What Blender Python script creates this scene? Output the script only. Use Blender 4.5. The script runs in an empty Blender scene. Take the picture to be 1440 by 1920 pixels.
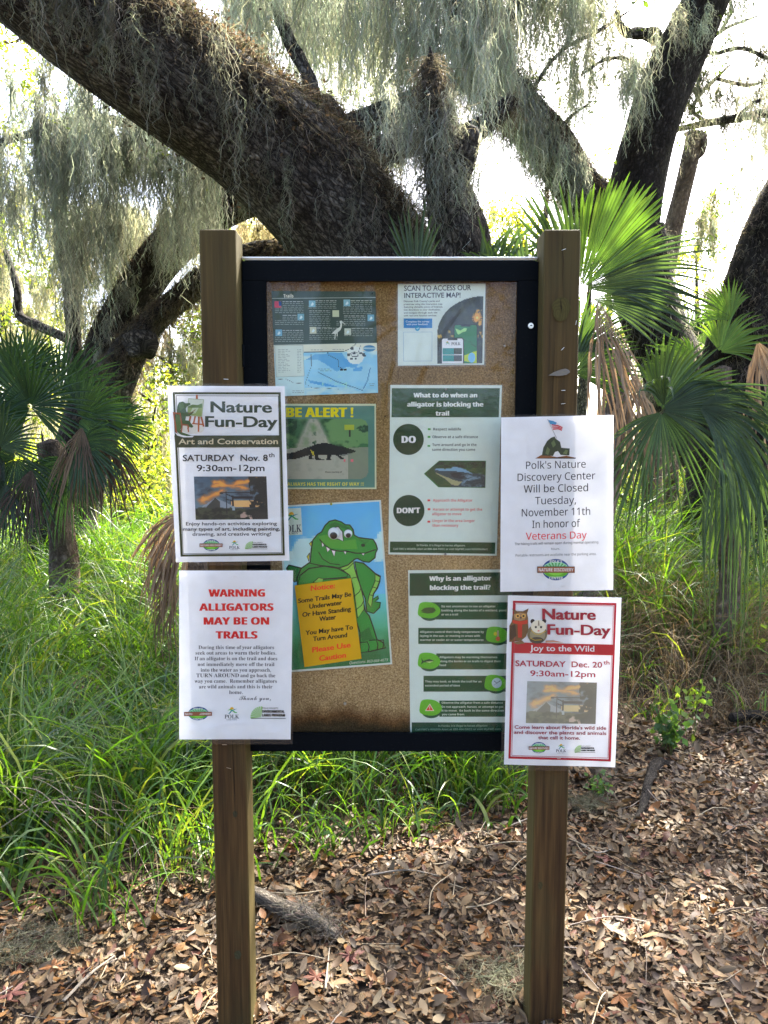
import bpy, bmesh, math, random, os
import numpy as np
from mathutils import Vector, Matrix

S = bpy.context.scene
COL = S.collection
R = math.radians
random.seed(7)
RNG = np.random.default_rng(7)

# ------------------------------------------------------------------ camera
CAM_H, PITCH, F = 1.56, R(5.5), 1442.0
cam_d = bpy.data.cameras.new('camera')
cam = bpy.data.objects.new('camera', cam_d)
COL.objects.link(cam)
cam.location = (0, 0, CAM_H)
cam.rotation_euler = (R(90) - PITCH, 0, 0)
cam_d.sensor_fit = 'VERTICAL'
cam_d.sensor_height = 36.0
cam_d.lens = F / 1920 * 36.0
cam_d.clip_end = 2000
S.camera = cam

# ------------------------------------------------------------------ sky, sun, exposure
SUN_EL, SUN_AZ = R(50), R(28)
w = bpy.data.worlds.new('World')
S.world = w
w.use_nodes = True
wn = w.node_tree
sky = wn.nodes.new('ShaderNodeTexSky')
sky.sky_type = 'NISHITA'
sky.sun_disc = False
sky.sun_elevation = SUN_EL
sky.sun_rotation = SUN_AZ
sky.air_density = 0.7
sky.dust_density = 4.5
wn.nodes['Background'].inputs[1].default_value = 0.15
wn.links.new(sky.outputs[0], wn.nodes['Background'].inputs[0])
sl = bpy.data.lights.new('sun', 'SUN')
sl.energy = 5.0
sl.angle = R(0.53)
sl.color = (1.0, 0.95, 0.86)
sun = bpy.data.objects.new('sun', sl)
COL.objects.link(sun)
sdir = Vector((math.sin(SUN_AZ) * math.cos(SUN_EL), math.cos(SUN_AZ) * math.cos(SUN_EL), math.sin(SUN_EL)))
sun.rotation_euler = sdir.to_track_quat('Z', 'Y').to_euler()
S.view_settings.view_transform = 'Standard'
S.view_settings.look = 'None'
S.view_settings.exposure = 3.1
S.view_settings.gamma = 1.0
S.cycles.max_bounces = 7
S.cycles.diffuse_bounces = 3
S.cycles.glossy_bounces = 3
S.cycles.transmission_bounces = 4
S.cycles.transparent_max_bounces = 12
S.cycles.sample_clamp_indirect = 6.0
S.cycles.use_denoising = True

# ------------------------------------------------------------------ picture -> place
def ray(px, py):
    u, v = (px - 720) / F, (960 - py) / F
    return Vector((u, math.cos(PITCH) + v * math.sin(PITCH), -math.sin(PITCH) + v * math.cos(PITCH)))

def P(px, py, y):
    """the point that stands y metres away and appears at px, py in the photograph"""
    d = ray(px, py)
    t = y / d.y
    return Vector((d.x * t, y, CAM_H + d.z * t))

def G(px, py):
    d = ray(px, py)
    t = -CAM_H / d.z
    return Vector((d.x * t, d.y * t, 0))

def lin(r, g, b):
    f = lambda c: c / 12.92 if c <= 0.04045 else ((c + 0.055) / 1.055) ** 2.4
    return (f(r / 255), f(g / 255), f(b / 255), 1)

# ------------------------------------------------------------------ objects
def meta(o, label=None, cat=None, group=None, kind=None):
    if label: o['label'] = label
    if cat: o['category'] = cat
    if group: o['group'] = group
    if kind: o['kind'] = kind
    return o

def empty(name, loc, label, cat, group=None):
    o = bpy.data.objects.new(name, None)
    o.empty_display_size = 0.1
    o.location = loc
    COL.objects.link(o)
    return meta(o, label, cat, group)

def link(name, me, mats, parent=None, loc=None):
    if not isinstance(mats, (list, tuple)): mats = [mats]
    me.materials.clear()
    for m in mats: me.materials.append(m)
    o = bpy.data.objects.new(name, me)
    COL.objects.link(o)
    if parent is not None:
        o.parent = parent
        o.matrix_parent_inverse = Matrix.Translation(-Vector(parent.location))
    return o

def np_mesh(name, V, Q, uv=None, cols=None, smooth=True, mat=None):
    """mesh from vertex array and an (n,4) or (n,3) face array; cols: per face RGB"""
    V = np.asarray(V, np.float32); Q = np.asarray(Q, np.int32)
    me = bpy.data.meshes.new(name)
    n, k = Q.shape
    me.vertices.add(len(V)); me.vertices.foreach_set('co', V.ravel())
    me.loops.add(n * k); me.loops.foreach_set('vertex_index', Q.ravel())
    me.polygons.add(n)
    me.polygons.foreach_set('loop_start', np.arange(0, n * k, k, dtype=np.int32))
    me.polygons.foreach_set('loop_total', np.full(n, k, np.int32))
    me.polygons.foreach_set('use_smooth', np.full(n, bool(smooth)))
    if mat is not None: me.polygons.foreach_set('material_index', np.asarray(mat, np.int32))
    me.update(calc_edges=True)
    if uv is not None:
        l = me.uv_layers.new(name='UVMap')
        l.data.foreach_set('uv', np.asarray(uv, np.float32).ravel())
    if cols is not None:
        c = np.ones((n, k, 4), np.float32); c[:, :, :3] = np.asarray(cols, np.float32)[:, None, :]
        a = me.color_attributes.new('tint', 'FLOAT_COLOR', 'CORNER')
        a.data.foreach_set('color', c.ravel())
    return me

def bm_mesh(name, bm, smooth=False):
    me = bpy.data.meshes.new(name)
    bm.to_mesh(me); bm.free()
    if smooth:
        for p in me.polygons: p.use_smooth = True
    return me

def add_box(bm, x0, x1, y0, y1, z0, z1, bev=0.0, seg=2):
    vs = [bm.verts.new((x, y, z)) for x in (x0, x1) for y in (y0, y1) for z in (z0, z1)]
    fs = [(0, 1, 3, 2), (4, 6, 7, 5), (0, 4, 5, 1), (2, 3, 7, 6), (0, 2, 6, 4), (1, 5, 7, 3)]
    faces = [bm.faces.new([vs[i] for i in f]) for f in fs]
    if bev:
        es = list({e for f in faces for e in f.edges})
        bmesh.ops.bevel(bm, geom=es, offset=bev, segments=seg, affect='EDGES', profile=0.5)
    return vs

# ------------------------------------------------------------------ materials
def mat(name, base=(0.5, 0.5, 0.5), rough=0.6, spec=0.3, metal=0.0):
    m = bpy.data.materials.new(name)
    m.use_nodes = True
    b = m.node_tree.nodes['Principled BSDF']
    b.inputs['Base Color'].default_value = (*base[:3], 1)
    b.inputs['Roughness'].default_value = rough
    b.inputs['Specular IOR Level'].default_value = spec
    b.inputs['Metallic'].default_value = metal
    return m

class NT:
    """short node wiring"""
    def __init__(self, m):
        self.t = m.node_tree; self.b = self.t.nodes.get('Principled BSDF')
        self.out = self.t.nodes['Material Output']
    def n(self, typ, **kw):
        x = self.t.nodes.new('ShaderNode' + typ)
        for k, v in kw.items():
            if k.startswith('i_'):
                key = k[2:].replace('_', ' ')
                x.inputs[int(key) if key.isdigit() else key].default_value = v
            else: setattr(x, k, v)
        return x
    def l(self, a, ao, b, bi):
        self.t.links.new(a.outputs[ao], b.inputs[bi])
    def coords(self, kind='Object', scale=(1, 1, 1)):
        c = self.n('TexCoord'); mp = self.n('Mapping'); mp.inputs['Scale'].default_value = scale
        self.l(c, kind, mp, 0)
        return mp
    def noise(self, vec, scale, detail=4, rough=0.55):
        x = self.n('TexNoise'); x.inputs['Scale'].default_value = scale
        x.inputs['Detail'].default_value = detail; x.inputs['Roughness'].default_value = rough
        self.l(vec, 0, x, 'Vector')
        return x
    def ramp(self, src, so, stops):
        x = self.n('ValToRGB'); e = x.color_ramp.elements
        while len(e) < len(stops): e.new(0.5)
        for q, (p, c) in zip(e, stops):
            q.position = p; q.color = (*c[:3], 1) if hasattr(c, '__len__') else (c, c, c, 1)
        self.l(src, so, x, 0)
        return x
    def mix(self, a, ao, b, bo, fac=None, fo=0, mode='MIX', f=0.5):
        x = self.n('Mix', data_type='RGBA', blend_type=mode)
        x.inputs[0].default_value = f
        if fac is not None: self.l(fac, fo, x, 0)
        for s, so, i in ((a, ao, 6), (b, bo, 7)):
            if hasattr(s, 'outputs'): self.t.links.new(s.outputs[so], x.inputs[i])
            else: x.inputs[i].default_value = (*s[:3], 1)
        return x
    def bump(self, src, so, strength, dist=0.01):
        x = self.n('Bump'); x.inputs['Strength'].default_value = strength; x.inputs['Distance'].default_value = dist
        self.l(src, so, x, 'Height')
        self.l(x, 0, self.b, 'Normal')
        return x

def leaf_mat(name, rough=0.4, trans=0.45, spec=0.35, tint=(1, 1, 1), tmul=(1.25, 1.3, 0.45)):
    """thin leaf: tint attribute for its own colour, light passes through it"""
    m = mat(name, rough=rough, spec=spec)
    t = NT(m)
    a = t.n('Attribute', attribute_name='tint')
    nz = t.noise(t.coords('Object'), 9, 3)
    r = t.ramp(nz, 0, [(0.3, 0.75), (0.7, 1.15)])
    c = t.mix(a, 0, r, 0, mode='MULTIPLY', f=1.0)
    c2 = t.mix(c, 2, (*tint, 1), 0, mode='MULTIPLY', f=1.0)
    t.l(c2, 2, t.b, 'Base Color')
    tr = t.n('BsdfTranslucent')
    tc = t.mix(c2, 2, (*tmul, 1), 0, mode='MULTIPLY', f=1.0)
    t.l(tc, 2, tr, 'Color')
    mx = t.n('MixShader'); mx.inputs[0].default_value = trans
    t.l(t.b, 0, mx, 1); t.l(tr, 0, mx, 2)
    t.l(mx, 0, t.out, 'Surface')
    return m

M = {}
M['grass'] = leaf_mat('grass_blade', 0.40, 0.48, 0.45, tmul=(1.75, 1.75, 0.4))
M['palm'] = leaf_mat('palm_leaf', 0.38, 0.42, 0.3)
M['leaf'] = leaf_mat('tree_leaf', 0.45, 0.55, 0.3, tmul=(1.75, 1.8, 0.5))
M['litter'] = leaf_mat('dead_leaf', 0.6, 0.12, 0.25, tmul=(1.1, 0.9, 0.6))
M['moss'] = leaf_mat('spanish_moss', 0.8, 0.55, 0.1, tmul=(1.4, 1.35, 1.05))
M['dry'] = leaf_mat('dry_frond', 0.7, 0.25, 0.15, tmul=(1.2, 1.0, 0.7))

def bark_mat(name, dark, light, scale=1.0, tint=None):
    m = mat(name, rough=0.92, spec=0.12)
    t = NT(m)
    mp = t.coords('UV', (42 * scale, 17 * scale, 1))
    wob = t.noise(mp, 0.55, 5, 0.65)
    add = t.n('VectorMath', operation='MULTIPLY_ADD'); add.inputs[1].default_value = (2.1, 2.1, 2.1)
    t.l(wob, 'Color', add, 0); t.l(mp, 0, add, 2)
    v = t.n('TexVoronoi', feature='DISTANCE_TO_EDGE'); v.inputs['Scale'].default_value = 1.0
    t.l(add, 0, v, 'Vector')
    pl = t.ramp(v, 0, [(0.0, 0.0), (0.1, 0.35), (0.3, 0.85), (0.6, 1.0)])
    rn = t.noise(mp, 1.1, 5, 0.7)
    rs = t.n('Math', operation='SUBTRACT'); rs.inputs[1].default_value = 0.5; t.l(rn, 0, rs, 0)
    ra = t.n('Math', operation='ABSOLUTE'); t.l(rs, 0, ra, 0)
    rr = t.ramp(ra, 0, [(0.0, 0.15), (0.035, 0.6), (0.11, 1.0)])
    pm = t.n('Math', operation='MULTIPLY'); t.l(pl, 0, pm, 0); t.l(rr, 0, pm, 1)
    vc = t.n('TexVoronoi', feature='F1'); vc.inputs['Scale'].default_value = 1.0
    t.l(add, 0, vc, 'Vector')
    fine = t.noise(t.coords('UV', (1, 0.6, 1)), 60 * scale, 5, 0.65)
    big = t.noise(t.coords('UV', (1, 1, 1)), 2.2, 4)
    base = t.mix(dark, 0, light, 0, pm, 0)
    var = t.ramp(vc, 'Color', [(0.1, 0.55), (0.9, 1.35)])
    b2 = t.mix(base, 2, var, 0, mode='MULTIPLY', f=0.8)
    bg = t.ramp(big, 0, [(0.35, (0.55, 0.5, 0.45)), (0.5, (1, 1, 1)), (0.68, (1.25, 1.27, 1.2))])
    b3 = t.mix(b2, 2, bg, 0, mode='MULTIPLY', f=1.0)
    fr = t.ramp(fine, 0, [(0.3, 0.6), (0.7, 1.3)])
    b4 = t.mix(b3, 2, fr, 0, mode='MULTIPLY', f=0.9)
    t.l(b4, 2, t.b, 'Base Color')
    hm = t.n('Math', operation='MULTIPLY_ADD'); hm.inputs[1].default_value = 0.35
    t.l(fine, 0, hm, 0); t.l(pm, 0, hm, 2)
    t.bump(hm, 0, 1.0, 0.035)
    return m
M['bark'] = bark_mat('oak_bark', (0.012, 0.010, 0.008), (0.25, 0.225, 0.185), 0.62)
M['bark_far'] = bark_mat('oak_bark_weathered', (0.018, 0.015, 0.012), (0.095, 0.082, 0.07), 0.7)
M['palm_bark'] = bark_mat('palm_bark', (0.12, 0.09, 0.065), (0.34, 0.27, 0.2), 0.5)
M['twig'] = mat('twig_wood', (0.12, 0.1, 0.08), 0.9, 0.1)

# ------------------------------------------------------------------ tubes (trunks, limbs, twigs)
def catmull(pts, n):
    pts = np.asarray(pts, float)
    p = np.vstack([2 * pts[0] - pts[1], pts, 2 * pts[-1] - pts[-2]])
    m = len(pts) - 1
    out = []
    for t in np.linspace(0, m, n):
        i = min(int(t), m - 1); f = t - i
        a, b, c, d = p[i], p[i + 1], p[i + 2], p[i + 3]
        out.append(0.5 * (2 * b + (c - a) * f + (2 * a - 5 * b + 4 * c - d) * f * f + (3 * b - a - 3 * c + d) * f ** 3))
    return np.array(out)

class Acc:
    """gathers quads, then becomes ONE mesh object"""
    def __init__(s): s.V = []; s.Q = []; s.U = []; s.C = []; s.n = 0
    def add(s, V, Q, U=None, C=None):
        V = np.asarray(V, np.float32); Q = np.asarray(Q, np.int64)
        s.V.append(V); s.Q.append(Q + s.n); s.n += len(V)
        s.U.append(U if U is not None else np.zeros((len(Q), 4, 2), np.float32))
        s.C.append(C if C is not None else np.full((len(Q), 3), 0.5, np.float32))
    def mesh(s, name, smooth=True):
        return np_mesh(name, np.vstack(s.V), np.vstack(s.Q), np.vstack(s.U), np.vstack(s.C), smooth)
    def build(s, name, mats, parent=None, smooth=True):
        return link(name, s.mesh(name, smooth), mats, parent)

def tube(acc, pts, radii, ns=20, step=0.08, lump=0.06, seed=0, flare=0, col=(0.5, 0.5, 0.5), cap=True):
    pts = [tuple(p) for p in pts]
    L = sum((Vector(a) - Vector(b)).length for a, b in zip(pts, pts[1:]))
    n = max(4, int(L / step))
    C = catmull(pts, n)
    rad = np.interp(np.linspace(0, len(pts) - 1, n), np.arange(len(pts)), radii)
    T = np.gradient(C, axis=0); T /= np.linalg.norm(T, axis=1)[:, None] + 1e-9
    up = np.array([0, 1, 0.01]) if abs(T[0][1]) < 0.8 else np.array([1, 0, 0.01])
    N = np.zeros_like(C); v = up - T[0] * up.dot(T[0]); N[0] = v / np.linalg.norm(v)
    for i in range(1, n):
        v = N[i - 1] - T[i] * N[i - 1].dot(T[i]); N[i] = v / np.linalg.norm(v)
    B = np.cross(T, N)
    a = np.linspace(0, 2 * np.pi, ns + 1)
    dist = np.concatenate([[0], np.cumsum(np.linalg.norm(np.diff(C, axis=0), axis=1))])
    r = np.random.default_rng(seed)
    mul = np.ones((n, ns + 1))
    for k in range(7):
        fa = r.integers(1, 6); fl = r.uniform(0.6, 5) / max(rad.mean() * 4, 0.1); ph = r.uniform(0, 6.28, 2)
        mul += lump * r.uniform(0.3, 1) * np.sin(fa * a[None, :] + ph[0]) * np.sin(fl * dist[:, None] + ph[1])
    if flare:
        mul *= (1 + flare * np.exp(-dist / (rad[0] * 1.6)))[:, None] * (1 + 0.18 * np.exp(-dist / rad[0])[:, None] * np.sin(5 * a + 1)[None, :])
    RR = rad[:, None] * mul
    V = C[:, None, :] + RR[:, :, None] * (np.cos(a)[None, :, None] * N[:, None, :] + np.sin(a)[None, :, None] * B[:, None, :])
    idx = np.arange(n * (ns + 1)).reshape(n, ns + 1)
    Q = np.stack([idx[:-1, :-1], idx[:-1, 1:], idx[1:, 1:], idx[1:, :-1]], -1).reshape(-1, 4)
    Uu = np.stack([np.broadcast_to(a / 6.2832 * 6.2832 * rad.mean(), (n, ns + 1)), np.broadcast_to(dist[:, None], (n, ns + 1))], -1).reshape(-1, 2)
    V = V.reshape(-1, 3)
    # rounded ends
    if cap:
        for e, sgn in ((0, -1), (n - 1, 1)):
            ring = idx[e]
            c = len(V); V = np.vstack([V, (C[e] + sgn * T[e] * rad[e] * 0.35)[None]]); Uu = np.vstack([Uu, Uu[ring[0]][None]])
            q = np.array([[ring[i], ring[i + 1], c, c] for i in range(ns)]) if sgn > 0 else np.array([[ring[i + 1], ring[i], c, c] for i in range(ns)])
            # degenerate quads are avoided: use pairs of segments
            q = np.array([[q[i][0], q[i][1], q[i + 1][1], c] if sgn > 0 else [q[i + 1][0], q[i + 1][1] if False else q[i][0], q[i][1], c] for i in range(0, ns - 1, 2)])
            Q = np.vstack([Q, q])
    acc.add(V, Q, Uu[Q], np.tile(np.array(col, np.float32), (len(Q), 1)))
    return C, rad
# ================================================================== notice board
def post_mat():
    m = mat('treated_timber', rough=0.75, spec=0.2)
    t = NT(m)
    mp = t.coords('Object', (38, 38, 1.6))
    g = t.noise(mp, 1.6, 6, 0.6)
    mp2 = t.coords('Object', (150, 150, 3))
    g2 = t.noise(mp2, 1.3, 3, 0.6)
    big = t.noise(t.coords('Object', (3, 3, 1.6)), 1.7, 4, 0.6)
    c = t.ramp(g, 0, [(0.3, (0.02, 0.009, 0.0024)), (0.5, (0.05, 0.0245, 0.0066)), (0.72, (0.085, 0.045, 0.013))])
    f = t.ramp(g2, 0, [(0.3, 0.7), (0.7, 1.25)])
    c1 = t.mix(c, 0, f, 0, mode='MULTIPLY', f=1.0)
    alg = t.ramp(big, 0, [(0.48, 0.0), (0.68, 0.5)])
    c2 = t.mix(c1, 2, (0.042, 0.038, 0.012), 0, alg, 0)
    # greener near the weathered top and on the side faces
    geo = t.n('NewGeometry'); sx = t.n('SeparateXYZ'); t.l(geo, 'Normal', sx, 0)
    ab = t.n('Math', operation='ABSOLUTE'); t.l(sx, 0, ab, 0)
    am = t.n('Math', operation='MULTIPLY'); am.inputs[1].default_value = 0.45; t.l(ab, 0, am, 0)
    c3 = t.mix(c2, 2, (0.09, 0.075, 0.018), 0, am, 0)
    pz = t.n('SeparateXYZ'); t.l(geo, 'Position', pz, 0)
    zr = t.n('MapRange'); zr.inputs[1].default_value = 1.35; zr.inputs[2].default_value = 2.1; zr.inputs[4].default_value = 0.8
    t.l(pz, 2, zr, 0)
    nzz = t.n('Math', operation='MULTIPLY'); t.l(zr, 0, nzz, 0); t.l(t.ramp(g, 0, [(0.3, 0.5), (0.65, 1.0)]), 0, nzz, 1)
    c4 = t.mix(c3, 2, (0.048, 0.041, 0.011), 0, nzz, 0)
    t.l(c4, 2, t.b, 'Base Color')
    hm = t.n('Math', operation='ADD'); t.l(g, 0, hm, 0); t.l(g2, 0, hm, 1)
    t.bump(hm, 0, 0.35, 0.002)
    return m
M['post'] = post_mat()
M['dark_crack'] = mat('split_in_timber', (0.018, 0.012, 0.008), 0.9, 0.05)
M['frame'] = mat('black_powder_coat', (0.002, 0.003, 0.0045), 0.6, 0.03)
_t = NT(M['frame']); _n = _t.noise(_t.coords('Object'), 6, 6)
_t.l(_t.ramp(_n, 0, [(0.35, 0.34), (0.7, 0.6)]), 0, _t.b, 'Roughness')
_d = _t.noise(_t.coords('Object'), 180, 2)
_t.l(_t.ramp(_d, 0, [(0.62, (0.0028, 0.004, 0.0055)), (0.8, (0.012, 0.013, 0.014))]), 0, _t.b, 'Base Color')
M['alu'] = mat('worn_aluminium', (0.6, 0.6, 0.6), 0.35, 0.5, 1.0)
M['steel'] = mat('bright_steel', (0.7, 0.7, 0.68), 0.3, 0.5, 1.0)
M['hole'] = mat('dark_hole', (0.01, 0.01, 0.01), 0.9, 0.05)

def cork_mat():
    m = mat('weathered_cork', rough=0.9, spec=0.1)
    t = NT(m)
    mp = t.coords('Object')
    a = t.noise(mp, 210, 3, 0.7)
    b = t.noise(mp, 420, 2, 0.6)
    big = t.noise(mp, 5.5, 5, 0.6)
    c = t.ramp(a, 0, [(0.28, (0.17, 0.11, 0.05)), (0.5, (0.36, 0.26, 0.135)), (0.72, (0.56, 0.44, 0.26))])
    d = t.ramp(b, 0, [(0.3, 0.75), (0.7, 1.2)])
    e = t.mix(c, 0, d, 0, mode='MULTIPLY', f=1.0)
    sp = t.n('SeparateXYZ'); t.l(mp, 0, sp, 0)
    wob = t.n('Math', operation='MULTIPLY_ADD'); wob.inputs[1].default_value = 0.12
    t.l(big, 0, wob, 0); t.l(sp, 2, wob, 2)
    # damp stain along the foot of the panel, sun-faded middle, browner head
    st = t.ramp(wob, 0, [(0.0, 0.0), (1.0, 1.0)])
    mr = t.n('MapRange'); mr.inputs[1].default_value = 0.83; mr.inputs[2].default_value = 2.03
    t.l(wob, 0, mr, 0)
    stain = t.ramp(mr, 0, [(0.028, (0.10, 0.10, 0.08)), (0.045, (0.32, 0.22, 0.14)), (0.075, (1.0, 0.95, 0.86)),
                           (0.4, (1.05, 1.0, 0.92)), (0.62, (0.74, 0.66, 0.52)), (0.95, (0.58, 0.48, 0.37))])
    f = t.mix(e, 2, stain, 0, mode='MULTIPLY', f=1.0)
    pa = t.ramp(big, 0, [(0.3, (0.75, 0.72, 0.68)), (0.55, (1, 1, 1)), (0.75, (1.15, 1.1, 1.0))])
    g = t.mix(f, 2, pa, 0, mode='MULTIPLY', f=1.0)
    t.l(g, 2, t.b, 'Base Color')
    t.bump(a, 0, 0.5, 0.002)
    return m
M['cork'] = cork_mat()

def film_mat(name, base_f, rough, bump_s, bscale, tint=(1, 1, 1), ior=1.5):
    """clear thin film or pane: see-through with a mirror-like sheen"""
    m = bpy.data.materials.new(name); m.use_nodes = True
    t = NT(m); t.t.nodes.remove(t.b)
    tr = t.n('BsdfTransparent'); tr.inputs[0].default_value = (*tint, 1)
    gl = t.n('BsdfGlossy'); gl.inputs['Roughness'].default_value = rough; gl.inputs[0].default_value = (1, 1, 1, 1)
    fr = t.n('Fresnel'); fr.inputs['IOR'].default_value = ior
    ad = t.n('Math', operation='MULTIPLY_ADD'); ad.inputs[1].default_value = 1.0; ad.inputs[2].default_value = base_f
    t.l(fr, 0, ad, 0)
    mx = t.n('MixShader'); t.l(ad, 0, mx, 0); t.l(tr, 0, mx, 1); t.l(gl, 0, mx, 2)
    nz = t.noise(t.coords('Object'), bscale, 4, 0.5)
    bp = t.n('Bump'); bp.inputs['Strength'].default_value = bump_s; bp.inputs['Distance'].default_value = 0.01
    t.l(nz, 0, bp, 'Height'); t.l(bp, 0, gl, 'Normal')
    if 'film' in name:      # the plastic is very slightly cloudy
        df = t.n('BsdfDiffuse'); df.inputs[0].default_value = (0.8, 0.8, 0.8, 1); m2 = t.n('MixShader'); m2.inputs[0].default_value = 0.012
        t.l(mx, 0, m2, 1); t.l(df, 0, m2, 2); mx = m2
    t.l(mx, 0, t.out, 'Surface')
    return m
M['glass'] = film_mat('display_glass', 0.0, 0.03, 0.02, 3, ior=1.27)
M['film'] = film_mat('laminate_film', 0.006, 0.09, 0.5, 7, ior=1.33)

Y_POST = 1.88                    # front of the posts
Y_FR = Y_POST + 0.058             # front of the cabinet door
Y_CORK = Y_FR + 0.028            # face of the cork panel
Y_GLASS = Y_FR + 0.006

board = empty('notice_board', (0.02, Y_POST + 0.045, 0), 'black framed glass notice board held between two square timber posts', 'notice board')

PW = 0.0875
xl = P(373, 430, Y_POST).x + 0.0015
xr = P(1088, 430, Y_POST).x + 0.003
zt = P(400, 430, Y_POST).z
def make_post(x0, x1, name_seed, ztop):
    bm = bmesh.new()
    add_box(bm, x0, x1, Y_POST, Y_POST + PW, -0.25, ztop, 0.004, 2)
    # cut the long edges so the wood can be slightly out of true
    bmesh.ops.bisect_plane
    for k in range(1, 16):
        z = -0.25 + (ztop + 0.25) * k / 16
        bmesh.ops.bisect_plane(bm, geom=bm.verts[:] + bm.edges[:] + bm.faces[:], plane_co=(0, 0, z), plane_no=(0, 0, 1))
    r = random.Random(name_seed)
    ph = r.random() * 6
    for v in bm.verts:
        v.co.x += 0.0016 * math.sin(v.co.z * 2.1 + ph)
        v.co.y += 0.0012 * math.sin(v.co.z * 1.7 + ph * 2)
    return link('post', bm_mesh('post', bm), M['post'], board)
post_l = make_post(xl, xl + PW, 1, zt)
post_r = make_post(xr - PW, xr, 2, zt)

def staple(px, py, y, parent, tilt=0.0, half=0.0055):
    p = P(px, py, y)
    bm = bmesh.new()
    c, s = math.cos(tilt), math.sin(tilt)
    add_box(bm, -half, half, -0.0014, -0.0004, -0.00045, 0.00045, 0)
    for sx in (-half, half):
        add_box(bm, sx - 0.0004, sx + 0.0004, -0.0014, 0.003, -0.0004, 0.0004, 0)
    for v in bm.verts:
        x, z = v.co.x, v.co.z
        v.co = Vector((x * c - z * s + p.x, v.co.y + p.y, x * s + z * c + p.z))
    return link('staple', bm_mesh('staple', bm), M['steel'], parent)
for px, py, tl in ((424, 711, -0.05), (421, 1396, 0), (429, 1440, -0.25)):
    staple(px, py, Y_POST, post_l, tl)
for px, py, tl in ((1057, 468, 0.35), (1055, 654, 0.8), (1056, 732, 0), (1056, 757, 0.12), (1080, 605, 1.4)):
    staple(px, py, Y_POST, post_r, tl, 0.0045)

def crack(parent, pts, wdt, y):
    bm = bmesh.new()
    q = [P(a, b, y) for a, b in pts]
    n = len(q)
    L = [bm.verts.new((v.x - wdt * (1 - abs(2 * i / (n - 1) - 1)) - 0.0002, y - 0.0008, v.z)) for i, v in enumerate(q)]
    Rr = [bm.verts.new((v.x + wdt * (1 - abs(2 * i / (n - 1) - 1)) + 0.0002, y - 0.0008, v.z)) for i, v in enumerate(q)]
    for i in range(n - 1): bm.faces.new((L[i], L[i + 1], Rr[i + 1], Rr[i]))
    return link('crack', bm_mesh('crack', bm), M['dark_crack'], parent)
crack(post_l, [(437, 1360), (436, 1400), (438, 1440), (440, 1480), (441, 1520), (442, 1536)], 0.0007, Y_POST - 0.001)
crack(post_r, [(1055, 432), (1054, 460), (1056, 490), (1055, 520), (1056, 560)], 0.0006, Y_POST - 0.001)
crack(post_r, [(1051, 560), (1052, 575), (1053, 586)], 0.0012, Y_POST - 0.001)
crack(post_r, [(1052, 586), (1060, 584.5), (1068, 585)], 0.0003, Y_POST - 0.001)
crack(post_r, [(1040, 640), (1038, 690), (1036, 740), (1036, 776)], 0.0005, Y_POST - 0.001)

def knot(parent, px, py, rx, rz, col):
    """the ringed eye of a branch in the timber"""
    m = mat('timber_knot', col, 0.8, 0.15); t = NT(m)
    mp = t.coords('Object', (1, 1, 0.62)); c = P(px, py, Y_POST)
    sub = t.n('VectorMath', operation='SUBTRACT'); sub.inputs[1].default_value = (c.x, c.y, c.z * 0.62)
    t.l(mp, 0, sub, 0)
    ln = t.n('VectorMath', operation='LENGTH')
    nz = t.noise(mp, 60, 3); dd = t.n('VectorMath', operation='MULTIPLY_ADD'); dd.inputs[1].default_value = (0.012,) * 3
    t.l(nz, 'Color', dd, 0); t.l(sub, 0, dd, 2); t.l(dd, 0, ln, 0)
    sn = t.n('Math', operation='SINE'); ml = t.n('Math', operation='MULTIPLY'); ml.inputs[1].default_value = 1300
    t.l(ln, 'Value', ml, 0); t.l(ml, 0, sn, 0)
    rr = t.ramp(sn, 0, [(0.0, tuple(k * 0.84 for k in col)), (1.0, tuple(k * 1.1 for k in col))])
    t.l(rr, 0, t.b, 'Base Color')
    bm = bmesh.new()
    vs = [bm.verts.new((c.x + rx * math.cos(a) * (1 + 0.1 * math.sin(3 * a) + 0.06 * math.sin(7 * a + 1) + 0.05 * math.sin(11 * a)), Y_POST - 0.0014, c.z + rz * math.sin(a) * (1 + 0.08 * math.sin(2 * a + 1)))) for a in np.linspace(0, 2 * math.pi, 40, endpoint=False)]
    bm.faces.new(vs)
    return link('knot', bm_mesh('knot', bm), m, parent)
knot(post_r, 1052, 580, 0.021, 0.03, (0.052, 0.044, 0.012))
knot(post_l, 441, 1526, 0.006, 0.009, (0.04, 0.035, 0.016))
knot(post_l, 446, 1790, 0.009, 0.013, (0.045, 0.04, 0.018))
knot(post_r, 1013, 1660, 0.006, 0.011, (0.05, 0.04, 0.015))

# cabinet: door frame with a window, glass, cork, lock, hinges, top cap
fz1 = P(735, 490, Y_FR).z; fz0 = P(735, 1409, Y_FR).z
fx0 = xl + PW + 0.001; fx1 = xr - PW - 0.001
ix0 = P(498, 540, Y_FR).x; ix1 = P(971, 540, Y_FR).x
iz1 = P(735, 526, Y_FR).z; iz0 = P(735, 1376, Y_FR).z
bm = bmesh.new()
d = Y_FR + 0.010
add_box(bm, fx0, fx1, Y_FR, d, iz1, fz1, 0.002)
add_box(bm, fx0, fx1, Y_FR, d, fz0, iz0, 0.002)
add_box(bm, fx0, ix0, Y_FR, d, iz0, iz1, 0.0)
add_box(bm, ix1, fx1, Y_FR, d, iz0, iz1, 0.0)
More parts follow.
